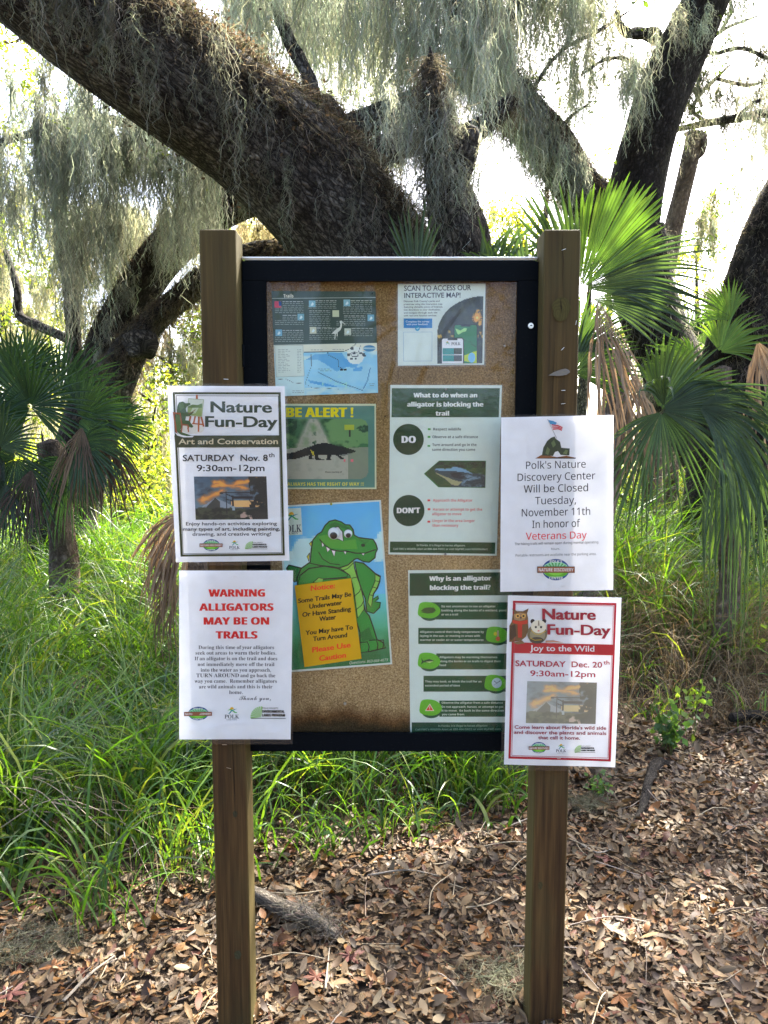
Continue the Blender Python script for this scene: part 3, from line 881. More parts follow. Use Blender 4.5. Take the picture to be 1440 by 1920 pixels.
# ------------------------------------------------------------------ the three logos
def logo_discovery(p, cx, cy, rx, ry):
    p.part = 'logo#d'
    p.ell(cx, cy, rx, ry, (28, 66, 122)); p.ell(cx, cy, rx * 0.98, ry * 0.75, (150, 200, 165))
    for k in range(9):
        a = R(20 + k * 17.5)
        p.poly([(cx, cy + ry * 0.3), (cx + rx * 0.9 * math.cos(a - 0.06), cy - ry * 0.7 * math.sin(a - 0.06)), (cx + rx * 0.9 * math.cos(a + 0.06), cy - ry * 0.7 * math.sin(a + 0.06))], (70, 150, 70))
    p.ell(cx, cy + ry * 0.12, rx * 0.9, ry * 0.6, (88, 160, 48), 180, 360)
    p.ell(cx, cy + ry * 0.1, rx * 0.6, ry * 0.42, (126, 186, 70), 180, 360)
    p.poly([(cx - rx * 1.37, cy - ry * 0.32), (cx + rx * 1.37, cy - ry * 0.32), (cx + rx * 1.37, cy + ry * 0.27), (cx - rx * 1.37, cy + ry * 0.27)], (58, 36, 26))
    p.poly([(cx - rx * 1.34, cy - ry * 0.28), (cx + rx * 1.34, cy - ry * 0.28), (cx + rx * 1.34, cy + ry * 0.23), (cx - rx * 1.34, cy + ry * 0.23)], (136, 84, 58))
    p.text('NATURE DISCOVERY', cx - rx * 1.27, cy + ry * 0.13, cx + rx * 1.27, cy + ry * 0.13, ry * 0.3, (240, 240, 235), 'bold')
    p.text("POLK'S", cx - rx * 0.45, cy - ry * 0.66, cx + rx * 0.45, cy - ry * 0.66, ry * 0.24, (235, 240, 245), 'bold')
    p.text('CENTER', cx - rx * 0.5, cy + ry * 0.88, cx + rx * 0.5, cy + ry * 0.88, ry * 0.24, (235, 240, 245), 'bold')

def logo_county(p, cx, cy, s, words=True):
    p.part = 'logo#c'
    p.ell(cx, cy - 0.52 * s, 0.26 * s, 0.3 * s, (232, 160, 50), 0, 180)
    p.poly([(cx - 0.62 * s, cy - 0.35 * s), (cx - 0.3 * s, cy - 0.55 * s), (cx + 0.05 * s, cy - 0.5 * s), (cx + 0.5 * s, cy - 0.15 * s), (cx + 0.72 * s, cy - 0.12 * s), (cx + 0.7 * s, cy - 0.02 * s), (cx + 0.4 * s, cy - 0.02 * s), (cx, cy - 0.34 * s), (cx - 0.3 * s, cy - 0.42 * s)], (70, 150, 70))
    p.poly([(cx + 0.75 * s, cy - 0.62 * s), (cx + 0.35 * s, cy - 0.55 * s), (cx - 0.1 * s, cy - 0.38 * s), (cx - 0.35 * s, cy - 0.05 * s), (cx - 0.5 * s, cy + 0.05 * s), (cx - 0.28 * s, cy + 0.08 * s), (cx + 0.02 * s, cy - 0.28 * s), (cx + 0.4 * s, cy - 0.47 * s)], (30, 120, 130))
    if words:
        p.text('POLK', cx - 0.98 * s, cy + 0.72 * s, cx + 0.98 * s, cy + 0.72 * s, 0.52 * s, (34, 40, 46), 'serif')
        p.text('COUNTY', cx - 0.7 * s, cy + 0.95 * s, cx + 0.7 * s, cy + 0.95 * s, 0.13 * s, (60, 66, 70), 'serifb')

def logo_lands(p, cx, cy, s):
    p.part = 'logo#l'
    for k in range(9):
        a = R(88 + k * 12)
        p.poly([(cx - 0.42 * s, cy + 0.3 * s), (cx - 0.42 * s + s * 0.62 * math.cos(a - 0.07), cy + 0.3 * s - s * 0.6 * math.sin(a - 0.07)), (cx - 0.42 * s + s * 0.62 * math.cos(a + 0.07), cy + 0.3 * s - s * 0.6 * math.sin(a + 0.07))], (128, 170, 96))
    p.text('POLK COUNTY', cx - 0.36 * s, cy - 0.16 * s, cx + 0.55 * s, cy - 0.16 * s, 0.08 * s, (40, 44, 40), 'bold')
    p.text('ENVIRONMENTAL', cx - 0.36 * s, cy + 0.06 * s, cx + 0.92 * s, cy + 0.06 * s, 0.15 * s, (22, 26, 24), 'heavy')
    p.text('LANDS PROGRAM', cx - 0.36 * s, cy + 0.27 * s, cx + 0.95 * s, cy + 0.27 * s, 0.15 * s, (22, 26, 24), 'heavy')
    p.rect(cx - s, cy + 0.36 * s, cx + s, cy + 0.39 * s, (30, 36, 30))
# ================================================================== the sheets on and in the board
YO = Y_POST - 0.0025       # sheets stapled on the posts
YI = Y_CORK - 0.0015       # sheets pinned inside, behind the glass
INP = (190, 200, 192)      # their paper

# --- fun-day, November
p = Poster('event_poster', 'laminated fun-day poster with green border and orange sunset picture, stapled on the left post', (300, 700, 5.334), YO,
           [(75, 125), (1248, 130), (1295, 1872), (160, 1890)], film=[(50, 103), (1278, 108), (1322, 1910), (138, 1922)], bow=0.0032, lay=0.00028, seed=1, cat='poster')
DG = (46, 52, 26)
p.part = 'border'
p.frame([(130, 188), (1208, 190), (1250, 1820), (207, 1833)], 22, DG)
p.frame([(164, 221), (1188, 225), (1223, 1793), (232, 1805)], 5, (60, 62, 56))
p.quad([(148, 622), (1201, 620), (1206, 738), (160, 742)], DG)
p.part = 'illustration'
p.ell(330, 555, 115, 50, (198, 196, 188))
for a in ([(300, 425), (318, 430), (290, 560), (275, 560)], [(345, 425), (362, 428), (345, 500), (330, 500)], [(382, 430), (402, 430), (395, 585), (380, 585)], [(405, 428), (422, 428), (448, 530), (432, 535)], [(325, 495), (430, 505), (430, 518), (325, 508)], [(362, 215), (380, 215), (382, 262), (360, 262)]): p.poly(a, (150, 84, 48))
p.quad([(287, 250), (444, 262), (424, 437), (275, 420)], (150, 160, 130))
p.quad([(294, 258), (436, 268), (420, 340), (288, 330)], (186, 192, 180))
p.poly([(288, 330), (330, 312), (380, 318), (426, 300), (424, 345), (286, 345)], (88, 112, 62))
p.poly([(286, 345), (424, 345), (418, 428), (278, 414)], (128, 144, 86)); p.poly([(330, 345), (390, 345), (360, 400), (300, 410)], (176, 186, 160))
p.poly([(180, 330), (195, 292), (235, 283), (262, 300), (305, 296), (312, 312), (272, 335), (262, 355), (268, 385), (300, 395), (335, 378), (342, 392), (300, 428), (265, 430), (258, 470), (300, 475), (315, 500), (338, 530), (325, 545), (295, 535), (270, 515), (232, 520), (212, 560), (228, 590), (340, 630), (270, 642), (200, 605), (165, 570), (158, 500), (163, 430), (175, 380)], (58, 80, 40))
p.poly([(166, 420), (205, 400), (215, 520), (205, 590), (170, 565)], (78, 100, 52)); p.poly([(195, 305), (235, 295), (250, 340), (205, 380)], (78, 102, 54))
p.stroke([(290, 405), (325, 390), (360, 362)], 6, (120, 76, 44))
for a in ([(135, 388), (150, 388), (180, 600), (163, 590)], [(200, 395), (212, 395), (232, 520), (218, 520)], [(140, 390), (206, 396), (206, 412), (140, 406)], [(215, 505), (290, 512), (290, 526), (215, 520)], [(278, 520), (290, 520), (298, 588), (285, 588)], [(222, 520), (234, 520), (226, 590), (214, 590)]): p.poly(a, (140, 80, 50))
p.poly([(155, 590), (200, 612), (275, 628), (345, 625), (330, 640), (240, 640), (180, 622)], (222, 222, 222))
p.part = 'heading'
p.text('Nature', 508, 388, 1118, 392, 108, (36, 50, 34), 'fat', 5); p.text('Fun-Day', 455, 533, 1175, 537, 105, (36, 50, 34), 'fat', 5)
p.part = 'heading#2'
p.text('Art and Conservation', 190, 708, 1182, 706, 54, (190, 180, 152), 'round')
p.part = 'wording'
p.text('SATURDAY  Nov. 8', 232, 877, 1080, 875, 62, (24, 26, 30), 'round'); p.text('th', 1086, 838, 1146, 837, 42, (24, 26, 30), 'round')
p.text('9:30am-12pm', 367, 978, 1047, 976, 62, (24, 26, 30), 'round')
p.part = 'wording#2'
for t, a, b, y in (('Enjoy hands-on activities exploring', 260, 1170, 1518), ('many types of art, including painting,', 232, 1203, 1570), ('drawing, and creative writing!', 325, 1113, 1622)):
    p.text(t, a, y + 2, b, y - 2, 33, (24, 26, 30), 'round', 4)
p.part = 'picture'
p.picture([(340, 1032), (1065, 1030), (1082, 1458), (358, 1465)], 84, 52, sunset(0.0))
logo_discovery(p, 515, 1718, 84, 60); logo_county(p, 746, 1715, 54); logo_lands(p, 968, 1712, 110)

# --- alligator warning
p = Poster('warning_notice', 'laminated white warning sheet with bold red capitals about alligators, on the left post', (320, 1050, 5.4875), YO,
           [(88, 107), (1260, 108), (1235, 1843), (92, 1842)], film=[(62, 86), (1290, 92), (1260, 1884), (70, 1888)], bow=0.0032, lay=0.00028, seed=2)
p.part = 'heading'
for t, a, b, y in (('WARNING', 395, 967, 375), ('ALLIGATORS', 300, 1055, 520), ('MAY BE ON', 345, 1010, 663), ('TRAILS', 468, 890, 807)):
    p.text(t, a, y, b, y, 75, (184, 28, 34), 'heavy', 4)
p.part = 'wording'
INKB = (32, 32, 38)
for t, a, b, y in (('During this time of year alligators', 287, 1065, 915), ('seek out areas to warm their bodies.', 257, 1088, 972), ('If an alligator is on the trail and does', 247, 1098, 1030),
                   ('not immediately move off the trail', 278, 1068, 1090), ('into the water as you approach,', 310, 1033, 1148), ('and go back the', 718, 1077, 1205),
                   ('way you came.  Remember alligators', 247, 1093, 1262), ('are wild animals and this is their', 292, 1048, 1320), ('home.', 602, 742, 1378)):
    p.text(t, a, y, b, y, 36, INKB, 'serif', 2)
p.text('TURN AROUND', 265, 1205, 703, 1205, 38, INKB, 'serifb', 2)
p.text('Thank you,', 705, 1440, 1030, 1440, 42, INKB, 'script', 2)
logo_discovery(p, 286, 1577, 104, 70); logo_county(p, 630, 1575, 76); logo_lands(p, 1008, 1558, 178)

# --- closing day
p = Poster('closing_notice', 'laminated white closing-day notice with flag drawing and one red line, on the right post', (920, 770, 5.484), YO,
           [(107, 70), (1262, 45), (1258, 1843), (98, 1862)], film=[(84, 48), (1284, 22), (1290, 1888), (72, 1896)], bow=0.0032, lay=0.00028, seed=3)
p.part = 'illustration'
p.poly([(456, 492), (520, 455), (600, 462), (680, 478), (780, 462), (830, 475), (876, 484), (870, 492)], (120, 76, 46)); p.poly([(456, 492), (700, 480), (876, 484), (870, 494)], (30, 26, 22))
p.poly([(525, 462), (540, 380), (580, 310), (620, 278), (655, 265), (670, 290), (712, 320), (725, 380), (760, 385), (812, 388), (808, 460), (720, 455), (690, 415), (660, 425), (640, 465)], (44, 54, 34))
for a in ([(560, 440), (580, 370), (610, 400), (590, 455)], [(620, 330), (650, 300), (670, 350), (640, 380)], [(740, 440), (770, 400), (795, 410), (780, 450)]): p.poly(a, (84, 98, 62))
p.stroke([(583, 88), (678, 288)], 7, (150, 150, 150))
p.poly([(590, 97), (640, 105), (690, 130), (740, 165), (735, 205), (690, 195), (660, 190), (635, 200)], (196, 190, 192))
for k in range(3): p.poly([(622 + 6 * k, 140 + 22 * k), (690 + 2 * k, 148 + 16 * k), (738 - 4 * k, 170 + 14 * k), (736 - 4 * k, 180 + 14 * k), (690, 160 + 16 * k), (626 + 6 * k, 152 + 22 * k)], (168, 44, 52))
p.poly([(590, 97), (640, 105), (678, 124), (665, 145), (612, 140)], (66, 124, 160))
p.part = 'wording'
K = (24, 24, 34)
for t, a, b, y0, y1 in (("Polk's Nature", 362, 977, 600, 585), ('Discovery Center', 275, 1075, 724, 704), ('Will be Closed', 338, 1000, 843, 827), ('Tuesday,', 455, 877, 963, 955),
                        ('November 11th', 318, 1022, 1087, 1070), ('In honor of', 425, 918, 1206, 1193)):
    p.text(t, a, y0, b, y1, 76, K, 'sans', 4)
p.text('Veterans Day', 360, 1326, 985, 1311, 72, (196, 44, 52), 'sans', 4)
p.part = 'wording#2'
p.text('The hiking trails will remain open during normal operating', 245, 1382, 1103, 1362, 25, K, 'sans', 2)
p.text('hours.', 622, 1432, 712, 1430, 22, K, 'sans', 2)
p.text('Portable restrooms are available near the parking area.', 255, 1500, 1085, 1483, 25, K, 'sans', 2)
logo_discovery(p, 668, 1634, 140, 110)

# --- fun-day, December
p = Poster('event_poster', 'laminated fun-day poster with red border, owl and opossum, on the right post', (920, 1100, 5.4846), YO,
           [(178, 88), (1345, 112), (1278, 1855), (135, 1823)], film=[(158, 70), (1370, 98), (1302, 1900), (93, 1862)], bow=0.0032, lay=0.00028, seed=4, cat='poster')
RD = (150, 26, 44)
p.part = 'border'
p.frame([(228, 143), (1293, 168), (1233, 1795), (180, 1762)], 23, RD)
p.frame([(250, 172), (1262, 194), (1205, 1760), (212, 1732)], 5, (160, 60, 72))
p.quad([(215, 568), (1268, 592), (1260, 702), (213, 678)], (162, 40, 46))
p.part = 'illustration'
p.poly([(190, 400), (215, 355), (222, 300), (240, 262), (216, 222), (270, 250), (330, 250), (388, 220), (372, 270), (382, 320), (384, 380), (385, 440), (360, 510), (310, 550), (250, 560), (190, 565)], (104, 78, 50))
p.poly([(200, 400), (250, 380), (262, 500), (215, 545), (190, 540)], (70, 52, 36)); p.poly([(235, 280), (300, 262), (365, 275), (350, 335), (300, 350), (240, 335)], (150, 120, 86))
p.ell(275, 297, 22, 22, (196, 158, 90)); p.ell(335, 297, 22, 22, (196, 158, 90)); p.ell(276, 298, 11, 11, (24, 20, 18)); p.ell(334, 298, 11, 11, (24, 20, 18)); p.poly([(298, 305), (318, 305), (308, 335)], (60, 52, 46))
p.poly([(222, 338), (300, 352), (378, 338), (372, 378), (300, 388), (222, 370)], (176, 62, 44)); p.poly([(272, 380), (322, 384), (318, 520), (278, 520)], (170, 56, 42))
p.poly([(225, 570), (320, 548), (350, 580), (270, 590)], (120, 96, 66))
p.ell(475, 480, 102, 100, (108, 100, 78)); p.ell(478, 490, 78, 72, (142, 134, 108)); p.ell(470, 545, 70, 34, (72, 66, 56))
p.ell(430, 355, 22, 24, (30, 26, 26)); p.ell(548, 352, 22, 24, (30, 26, 26)); p.ell(488, 405, 78, 68, (206, 200, 182)); p.ell(460, 410, 11, 12, (22, 18, 18)); p.ell(513, 410, 11, 12, (22, 18, 18)); p.ell(488, 448, 11, 8, (190, 120, 110))
p.poly([(484, 345), (494, 345), (498, 395), (480, 395)], (130, 120, 104))
p.stroke([(410, 440), (450, 480), (500, 485), (560, 450)], 5, (206, 172, 62)); p.stroke([(400, 520), (450, 545), (520, 540)], 5, (206, 172, 62))
p.poly([(560, 550), (640, 545), (745, 570), (640, 565), (560, 570)], (170, 130, 110))
p.part = 'heading'
p.text('Nature', 528, 328, 1072, 335, 108, (140, 26, 48), 'fat', 5); p.text('Fun-Day', 580, 483, 1225, 493, 104, (144, 30, 50), 'fat', 5)
p.part = 'heading#2'
p.text('Joy to the Wild', 400, 654, 1062, 662, 58, (240, 236, 234), 'round')
p.part = 'wording'
W = (150, 46, 62)
p.text('SATURDAY  Dec. 20', 252, 812, 1142, 828, 58, W, 'round'); p.text('th', 1156, 795, 1218, 796, 40, W, 'round'); p.text('9:30am-12pm', 405, 917, 1075, 928, 58, W, 'round')
p.part = 'wording#2'
for t, a, b, y0, y1 in (("Come learn about Florida's wild side", 243, 1185, 1454, 1467), ('and discover the plants and animals', 238, 1185, 1506, 1520), ('that call it home.', 485, 915, 1561, 1568)):
    p.text(t, a, y0, b, y1, 35, (128, 34, 52), 'round', 4)
p.part = 'picture'
p.picture([(375, 970), (1092, 985), (1078, 1412), (360, 1400)], 84, 52, sunset(0.5))
logo_discovery(p, 493, 1652, 78, 58); logo_county(p, 722, 1660, 54); logo_lands(p, 968, 1660, 105)

# --- inside: trail map
p = Poster('trail_map', 'creased trail map sheet with dark green text panel above a blue map', (490, 520, 6.0), YI,
           [(115, 155), (1285, 160), (1313, 1300), (165, 1340)], paper=(168, 188, 180), bow=0.0025, seed=5, cat='map')
p.part = 'text_panel'
p.quad([(115, 155), (1285, 160), (1300, 738), (139, 762)], (58, 72, 64))
p.quad([(119, 236), (1286, 225), (1286, 230), (119, 242)], (150, 160, 150))
p.text('Trails', 250, 230, 362, 228, 38, (216, 214, 190), 'bold')
rr = random.Random(3)
def micro(x0, x1, y, col, th=6, gap=10):
    x = x0
    while x < x1:
        wd = rr.uniform(14, 52); e_ = min(x + wd, x1)
        p.poly([(x, y), (e_, y), (e_, y + th), (x, y + th)], col); x = e_ + gap
TX = (132, 142, 132)
for cx, y0, rows in ((240, 272, 7), (240, 425, 6), (240, 595, 7), (610, 262, 5), (540, 375, 10), (625, 570, 7), (1005, 262, 8), (930, 432, 6), (1015, 572, 5)):
    for k in range(rows):
        micro(cx if k < 3 else max(150, cx - 85 if cx != 540 else 540), min(cx + (235 if cx < 900 else 240), 1270), y0 + k * 20.5, TX if k else (176, 182, 172))
for x, y, c in ((150, 270, (170, 80, 90)), (535, 262, (118, 160, 170)), (925, 252, (120, 160, 168)), (408, 410, (110, 152, 160)), (800, 372, (172, 180, 150)), (1195, 420, (104, 150, 164)), (160, 588, (104, 150, 168)), (546, 560, (176, 180, 156)), (935, 575, (172, 182, 166))):
    p.quad([(x, y), (x + 74, y), (x + 75, y + 74), (x + 1, y + 74)], c)
    if c[2] > 155: p.poly([(x + 20, y + 55), (x + 40, y + 18), (x + 58, y + 40), (x + 40, y + 60)], (190, 206, 204))
p.poly([(150, 270), (185, 270), (190, 300), (200, 344), (150, 340)], (168, 60, 78)); p.poly([(196, 272), (226, 272), (228, 322), (200, 322)], (38, 62, 110))
p.poly([(940, 533), (945, 528), (912, 498), (900, 487), (885, 492), (884, 510), (892, 530), (885, 560), (860, 575), (835, 590), (788, 640), (815, 635), (828, 640), (822, 700), (830, 700), (838, 642), (850, 630), (848, 665), (858, 665), (860, 620), (890, 595), (905, 560), (908, 535), (905, 512), (918, 512)], (186, 192, 180))
p.part = 'map_print'
p.picture([(139, 764), (1300, 740), (1312, 1299), (165, 1338)], 110, 56, map_picture)
p.quad([(150, 768), (470, 764), (486, 1112), (168, 1124)], (186, 196, 184)); p.frame([(150, 768), (470, 764), (486, 1112), (168, 1124)], 3, (120, 134, 128))
for k in range(15): micro(190, 300 + 30 * math.sin(k * 2.1), 812 + k * 18, (120, 130, 122), 5); micro(405, 450, 812 + k * 18, (120, 130, 122), 5)
p.ell(1215, 800, 70, 36, (70, 120, 150)); p.rect(1145, 790, 1285, 808, (150, 176, 180))
for k, (x, y) in enumerate(((350, 1275), (350, 1295), (640, 1030), (660, 1050), (560, 815), (800, 810), (1215, 1195), (1220, 1215))): micro(x, x + 130 if x < 1200 else x + 60, y, (96, 108, 108), 5)

# --- inside: interactive map
p = Poster('map_notice', 'white notice about an interactive map, with two phones and a sunlit dark tree picture', (730, 520, 7.2), YI,
           [(115, 88), (1298, 84), (1280, 1180), (115, 1193)], paper=INP, film=[(93, 84), (1318, 84), (1300, 1205), (93, 1215)], seed=6, bow=0.002)
p.part = 'heading'
p.text('SCAN TO ACCESS OUR', 200, 184, 1103, 174, 70, (32, 34, 38), 'round'); p.text('INTERACTIVE MAP!', 200, 278, 960, 272, 66, (32, 34, 38), 'round')
p.part = 'wording'
for t, b, y in (("Discover Polk County's parks and", 678, 335), ('preserves using this interactive map', 715, 374), ('featuring clickable points of interest.', 722, 412), ('Get directions to your destination,', 688, 450), ('and navigate through each site', 648, 490), ('with real-time location services.', 640, 528)):
    p.text(t, 195, y, b, y - 3, 23, (58, 62, 62), 'round', 2)
p.rect(193, 556, 578, 685, (42, 110, 160)); p.ell(380, 692, 32, 34, (30, 130, 160)); p.stroke([(366, 690), (377, 700), (396, 680)], 6, (190, 210, 210))
p.text('Complete the survey', 222, 610, 540, 608, 25, (200, 214, 214), 'round', 2); p.text('with your feedback', 230, 646, 522, 644, 25, (200, 214, 214), 'round', 2)
p.frame([(188, 738), (578, 736), (576, 1132), (190, 1134)], 4, (110, 140, 160))
p.part = 'picture'
p.picture([(648, 258), (1268, 258), (1254, 1160), (648, 1166)], 62, 90, night_tree, lambda u, v: (u > 1 - np.sqrt(np.clip(1 - (np.clip(0.56 - v, 0, 1) / 0.56) ** 2, 0, 1))))
def phone(x0, y0, x1, y1, fill):
    p.poly([(x0, y1), (x0, y0 + 25), (x0 + 25, y0), (x1 - 25, y0), (x1, y0 + 25), (x1, y1)], (20, 24, 26))
    p.poly([(x0 + 14, y1), (x0 + 14, y0 + 32), (x0 + 30, y0 + 14), (x1 - 30, y0 + 14), (x1 - 14, y0 + 32), (x1 - 14, y1)], fill)
    p.rect((x0 + x1) / 2 - 65, y0 + 10, (x0 + x1) / 2 + 65, y0 + 36, (20, 24, 26))
p.part = 'phone_drawing'
phone(865, 632, 1192, 1160, (36, 112, 68))
p.poly([(890, 690), (960, 720), (1010, 684), (1048, 690), (1020, 770), (1080, 800), (1160, 900), (1178, 910), (1010, 935), (960, 800), (915, 760)], (150, 196, 130))
p.poly([(1010, 940), (1178, 960), (1178, 1160), (1010, 1130)], (172, 188, 48)); p.ell(1110, 1085, 48, 68, (120, 172, 200)); p.stroke([(1010, 830), (1040, 880), (1100, 870), (1110, 905), (1170, 940)], 9, (40, 66, 40))
phone(695, 814, 1008, 1164, (208, 214, 210))
p.rect(720, 958, 870, 1045, (42, 128, 122)); p.rect(870, 958, 978, 1040, (56, 58, 44)); p.rect(720, 1053, 870, 1136, (42, 128, 122)); p.rect(870, 1053, 978, 1134, (64, 66, 66))
logo_county(p, 782, 905, 48, False); p.text('POLK', 836, 918, 960, 916, 40, (50, 54, 54), 'serif', 2)

# --- inside: be alert
p = Poster('alert_poster', 'faded green alert poster with big yellow heading and photo of alligator crossing a trail', (510, 740, 6.545), YI,
           [(-55, 112), (1276, 112), (1282, 1158), (-40, 1158)], paper=(176, 180, 150), seed=7, bow=0.001, cat='poster')
p.part = 'background'
p.quad([(-35, 137), (1258, 137), (1262, 1140), (-25, 1140)], (78, 112, 100))
p.part = 'heading'
p.text('BE ALERT !', 180, 275, 992, 275, 116, (196, 184, 44), 'heavy', 4)
p.text('ALWAYS HAS THE RIGHT OF WAY !!!', 188, 1118, 1127, 1118, 42, (190, 184, 84), 'bold', 2)
p.part = 'picture'
p.picture([(60, 295), (1180, 295), (1182, 1036), (65, 1036)], 104, 70, trail_photo, lambda u, v: ~((np.clip(u - 0.9, 0, 1) / 0.1) ** 2 + (np.clip(np.abs(v - 0.5) - 0.36, 0, 1) / 0.14) ** 2 > 1))
p.text('Photo courtesy of', 655, 960, 860, 958, 20, (40, 44, 42), 'bold', 2)

# --- inside: cartoon alligator
p = Poster('cartoon_poster', 'tilted blue poster of a grinning green cartoon alligator with stuck-on wobbly eyes', (510, 920, 5.4875), YI,
           [(62, 156), (1120, 95), (1237, 1785), (185, 1868)], paper=INP, film=[(40, 140), (1142, 75), (1262, 1800), (165, 1890)], seed=8, bow=0.0006, lay=0.0001, cat='poster')
def sky_pic(u, v):
    n = vnoise(u, v, 5, 6, 81)
    c = np.zeros(u.shape + (3,)) + np.array([84, 166, 206]); c = over(c, v * 0.8, (128, 190, 210))
    for x, y, r_ in ((0.22, 0.27, 0.13), (0.36, 0.24, 0.1), (0.13, 0.33, 0.12), (0.3, 0.33, 0.12), (0.95, 0.3, 0.12), (1.0, 0.22, 0.06), (0.08, 0.36, 0.1)):
        c = over(c, (r_ - np.hypot(u - x, (v - y) * 1.6)) * 60, (178, 212, 218))
    c = over(c, (v > 0.57) * 1.0, (98, 186, 190)); c = over(c, np.clip((v - 0.6) * 4, 0, 1), (60, 150, 96)); c = over(c, np.clip((v - 0.78) * 6, 0, 1), (32, 104, 52))
    c = over(c, np.clip((n - 0.5) * 0.8, 0, 1), (120, 190, 180))
    return c
p.part = 'background'
p.picture([(82, 172), (1104, 112), (1218, 1768), (204, 1846)], 44, 70, sky_pic)
p.part = 'illustration'
GR, GD, OL, BL = (46, 132, 56), (34, 104, 46), (16, 32, 22), (128, 180, 84)
def shape(pts, c, wd=13): p.poly(pts, c); p.stroke(pts, wd, OL, True)
shape([(150, 800), (175, 765), (215, 775), (320, 800), (330, 900), (230, 940)], GD)
shape([(385, 740), (300, 800), (258, 900), (262, 975), (430, 1010), (800, 1000), (860, 1320), (905, 1460), (905, 1665), (1000, 1655), (1170, 1615), (1140, 1560), (1080, 1530), (1040, 1400), (1000, 1285), (960, 1240), (940, 1130), (905, 1000), (880, 880), (830, 780), (740, 740)], GR)
p.poly([(905, 1465), (1000, 1400), (1030, 1500), (1070, 1535), (930, 1545)], GD)
for a in ((905, 1560, 1000, 1650), (1000, 1540, 1090, 1640), (1085, 1540, 1150, 1615)): p.stroke([(a[0], a[1]), ((a[0] + a[2]) / 2 + 30, a[1] - 5), (a[2], (a[1] + a[3]) / 2), (a[2] - 10, a[3])], 11, OL)
shape([(690, 785), (835, 715), (850, 800), (880, 900), (912, 985), (945, 1130), (948, 1220), (880, 1310), (840, 1010), (800, 870)], BL, 9)
for a in ([(700, 830), (780, 800), (840, 740)], [(820, 900), (870, 890), (880, 870)], [(842, 1090), (900, 1040), (915, 1000)], [(858, 1230), (920, 1180), (945, 1130)]): p.stroke(a, 8, OL)
shape([(850, 730), (940, 745), (1005, 800), (1060, 850), (1115, 878), (1108, 935), (1085, 1000), (1045, 1060), (1038, 1115), (1092, 1082), (1096, 1108), (1060, 1142), (1116, 1150), (1108, 1200), (1045, 1262), (975, 1240), (960, 1110), (915, 1000), (880, 880)], GR)
shape([(1062, 858), (1112, 888), (1104, 935), (1080, 1000), (1042, 1060), (1030, 1150), (1018, 1200), (985, 1150), (1000, 1070), (1040, 980), (1060, 930)], BL, 8)
for a in ([(1000, 1070), (1042, 1078)], [(1035, 990), (1080, 1002)], [(1058, 925), (1104, 935)]): p.stroke(a, 7, OL)
for a in ([(408, 520), (385, 545), (410, 590)], [(388, 640), (360, 680), (378, 730)]): shape(a, (190, 190, 70), 8)
shape([(392, 745), (405, 600), (420, 510), (470, 448), (510, 425), (545, 360), (590, 315), (650, 300), (715, 322), (755, 350), (800, 352), (835, 400), (845, 455), (890, 482), (950, 490), (1040, 500), (1068, 545), (1085, 600), (1066, 640), (1060, 690), (1000, 735), (940, 728), (880, 695), (850, 705), (780, 765), (690, 795), (610, 780), (500, 770)], GR)
p.poly([(480, 470), (560, 450), (720, 520), (860, 500), (880, 600), (740, 600), (600, 590), (500, 510)], (72, 146, 54)); p.poly([(590, 345), (650, 325), (720, 350), (800, 380), (790, 410), (700, 370), (600, 400)], GD)
shape([(290, 870), (380, 800), (540, 775), (680, 800), (780, 855), (770, 890), (660, 900), (520, 910), (420, 960), (265, 975)], GR)
shape([(420, 945), (480, 895), (530, 905), (520, 945)], BL, 8)
shape([(615, 390), (680, 368), (725, 420), (735, 520), (690, 500), (620, 480)], (214, 220, 214), 9)
p.stroke([(490, 500), (540, 560), (610, 605), (700, 622), (760, 620), (860, 642), (960, 642), (1066, 605)], 12, OL)
for a in ([(510, 520), (540, 560), (515, 580)], [(555, 570), (600, 600), (570, 632)], [(610, 610), (655, 618), (640, 678)], [(735, 622), (768, 625), (755, 658)], [(920, 644), (955, 642), (940, 668)]): shape(a, (222, 226, 218), 7)
p.ell(938, 560, 22, 17, (18, 44, 26)); p.stroke([(900, 500), (960, 540), (1000, 505)], 9, GD); p.stroke([(480, 630), (520, 700), (600, 750), (700, 760)], 9, OL)
p.part = 'logo#c'
p.quad([(100, 186), (298, 176), (313, 452), (112, 462)], (190, 202, 190))
logo_county(p, 200, 300, 100, False); p.text('POLK', 100, 432, 304, 422, 74, (40, 52, 72), 'serif'); p.text('COUNTY', 126, 455, 270, 446, 18, (40, 52, 72), 'serifb', 2)
p.part = 'wording'
p.text('Questions: 863-668-4673', 795, 1785, 1190, 1752, 27, (196, 214, 190), 'sans', 2, 0.2)
cartoon = p

p = Poster('paper_notice', 'yellow notice sheet about underwater trails, taped over the cartoon alligator poster', (510, 920, 5.4875), YI - 0.0105,
           [(232, 975), (812, 900), (922, 1728), (335, 1815)], paper=(186, 148, 44), seed=9, bow=0.0006)
p.part = 'wording'
K = (38, 34, 24); Q = (206, 78, 54)
for t, a, y0, b, y1, h, c, f in (('Notice:', 400, 1030, 648, 1002, 54, Q, 'fat'), ('Some Trails May Be', 270, 1157, 815, 1086, 46, K, 'fat'), ('Underwater', 385, 1214, 720, 1172, 46, K, 'fat'), ('Or Have Standing', 313, 1298, 812, 1236, 46, K, 'fat'), ('Water', 487, 1342, 657, 1320, 46, K, 'fat'),
                                 ('You May have To', 345, 1486, 832, 1425, 46, K, 'fat'), ('Turn Around', 423, 1548, 772, 1505, 46, K, 'fat'), ('Please Use', 415, 1665, 808, 1610, 54, Q, 'fat'), ('Caution', 487, 1752, 760, 1715, 54, Q, 'fat')):
    p.text(t, a, y0, b, y1, h, c, f)

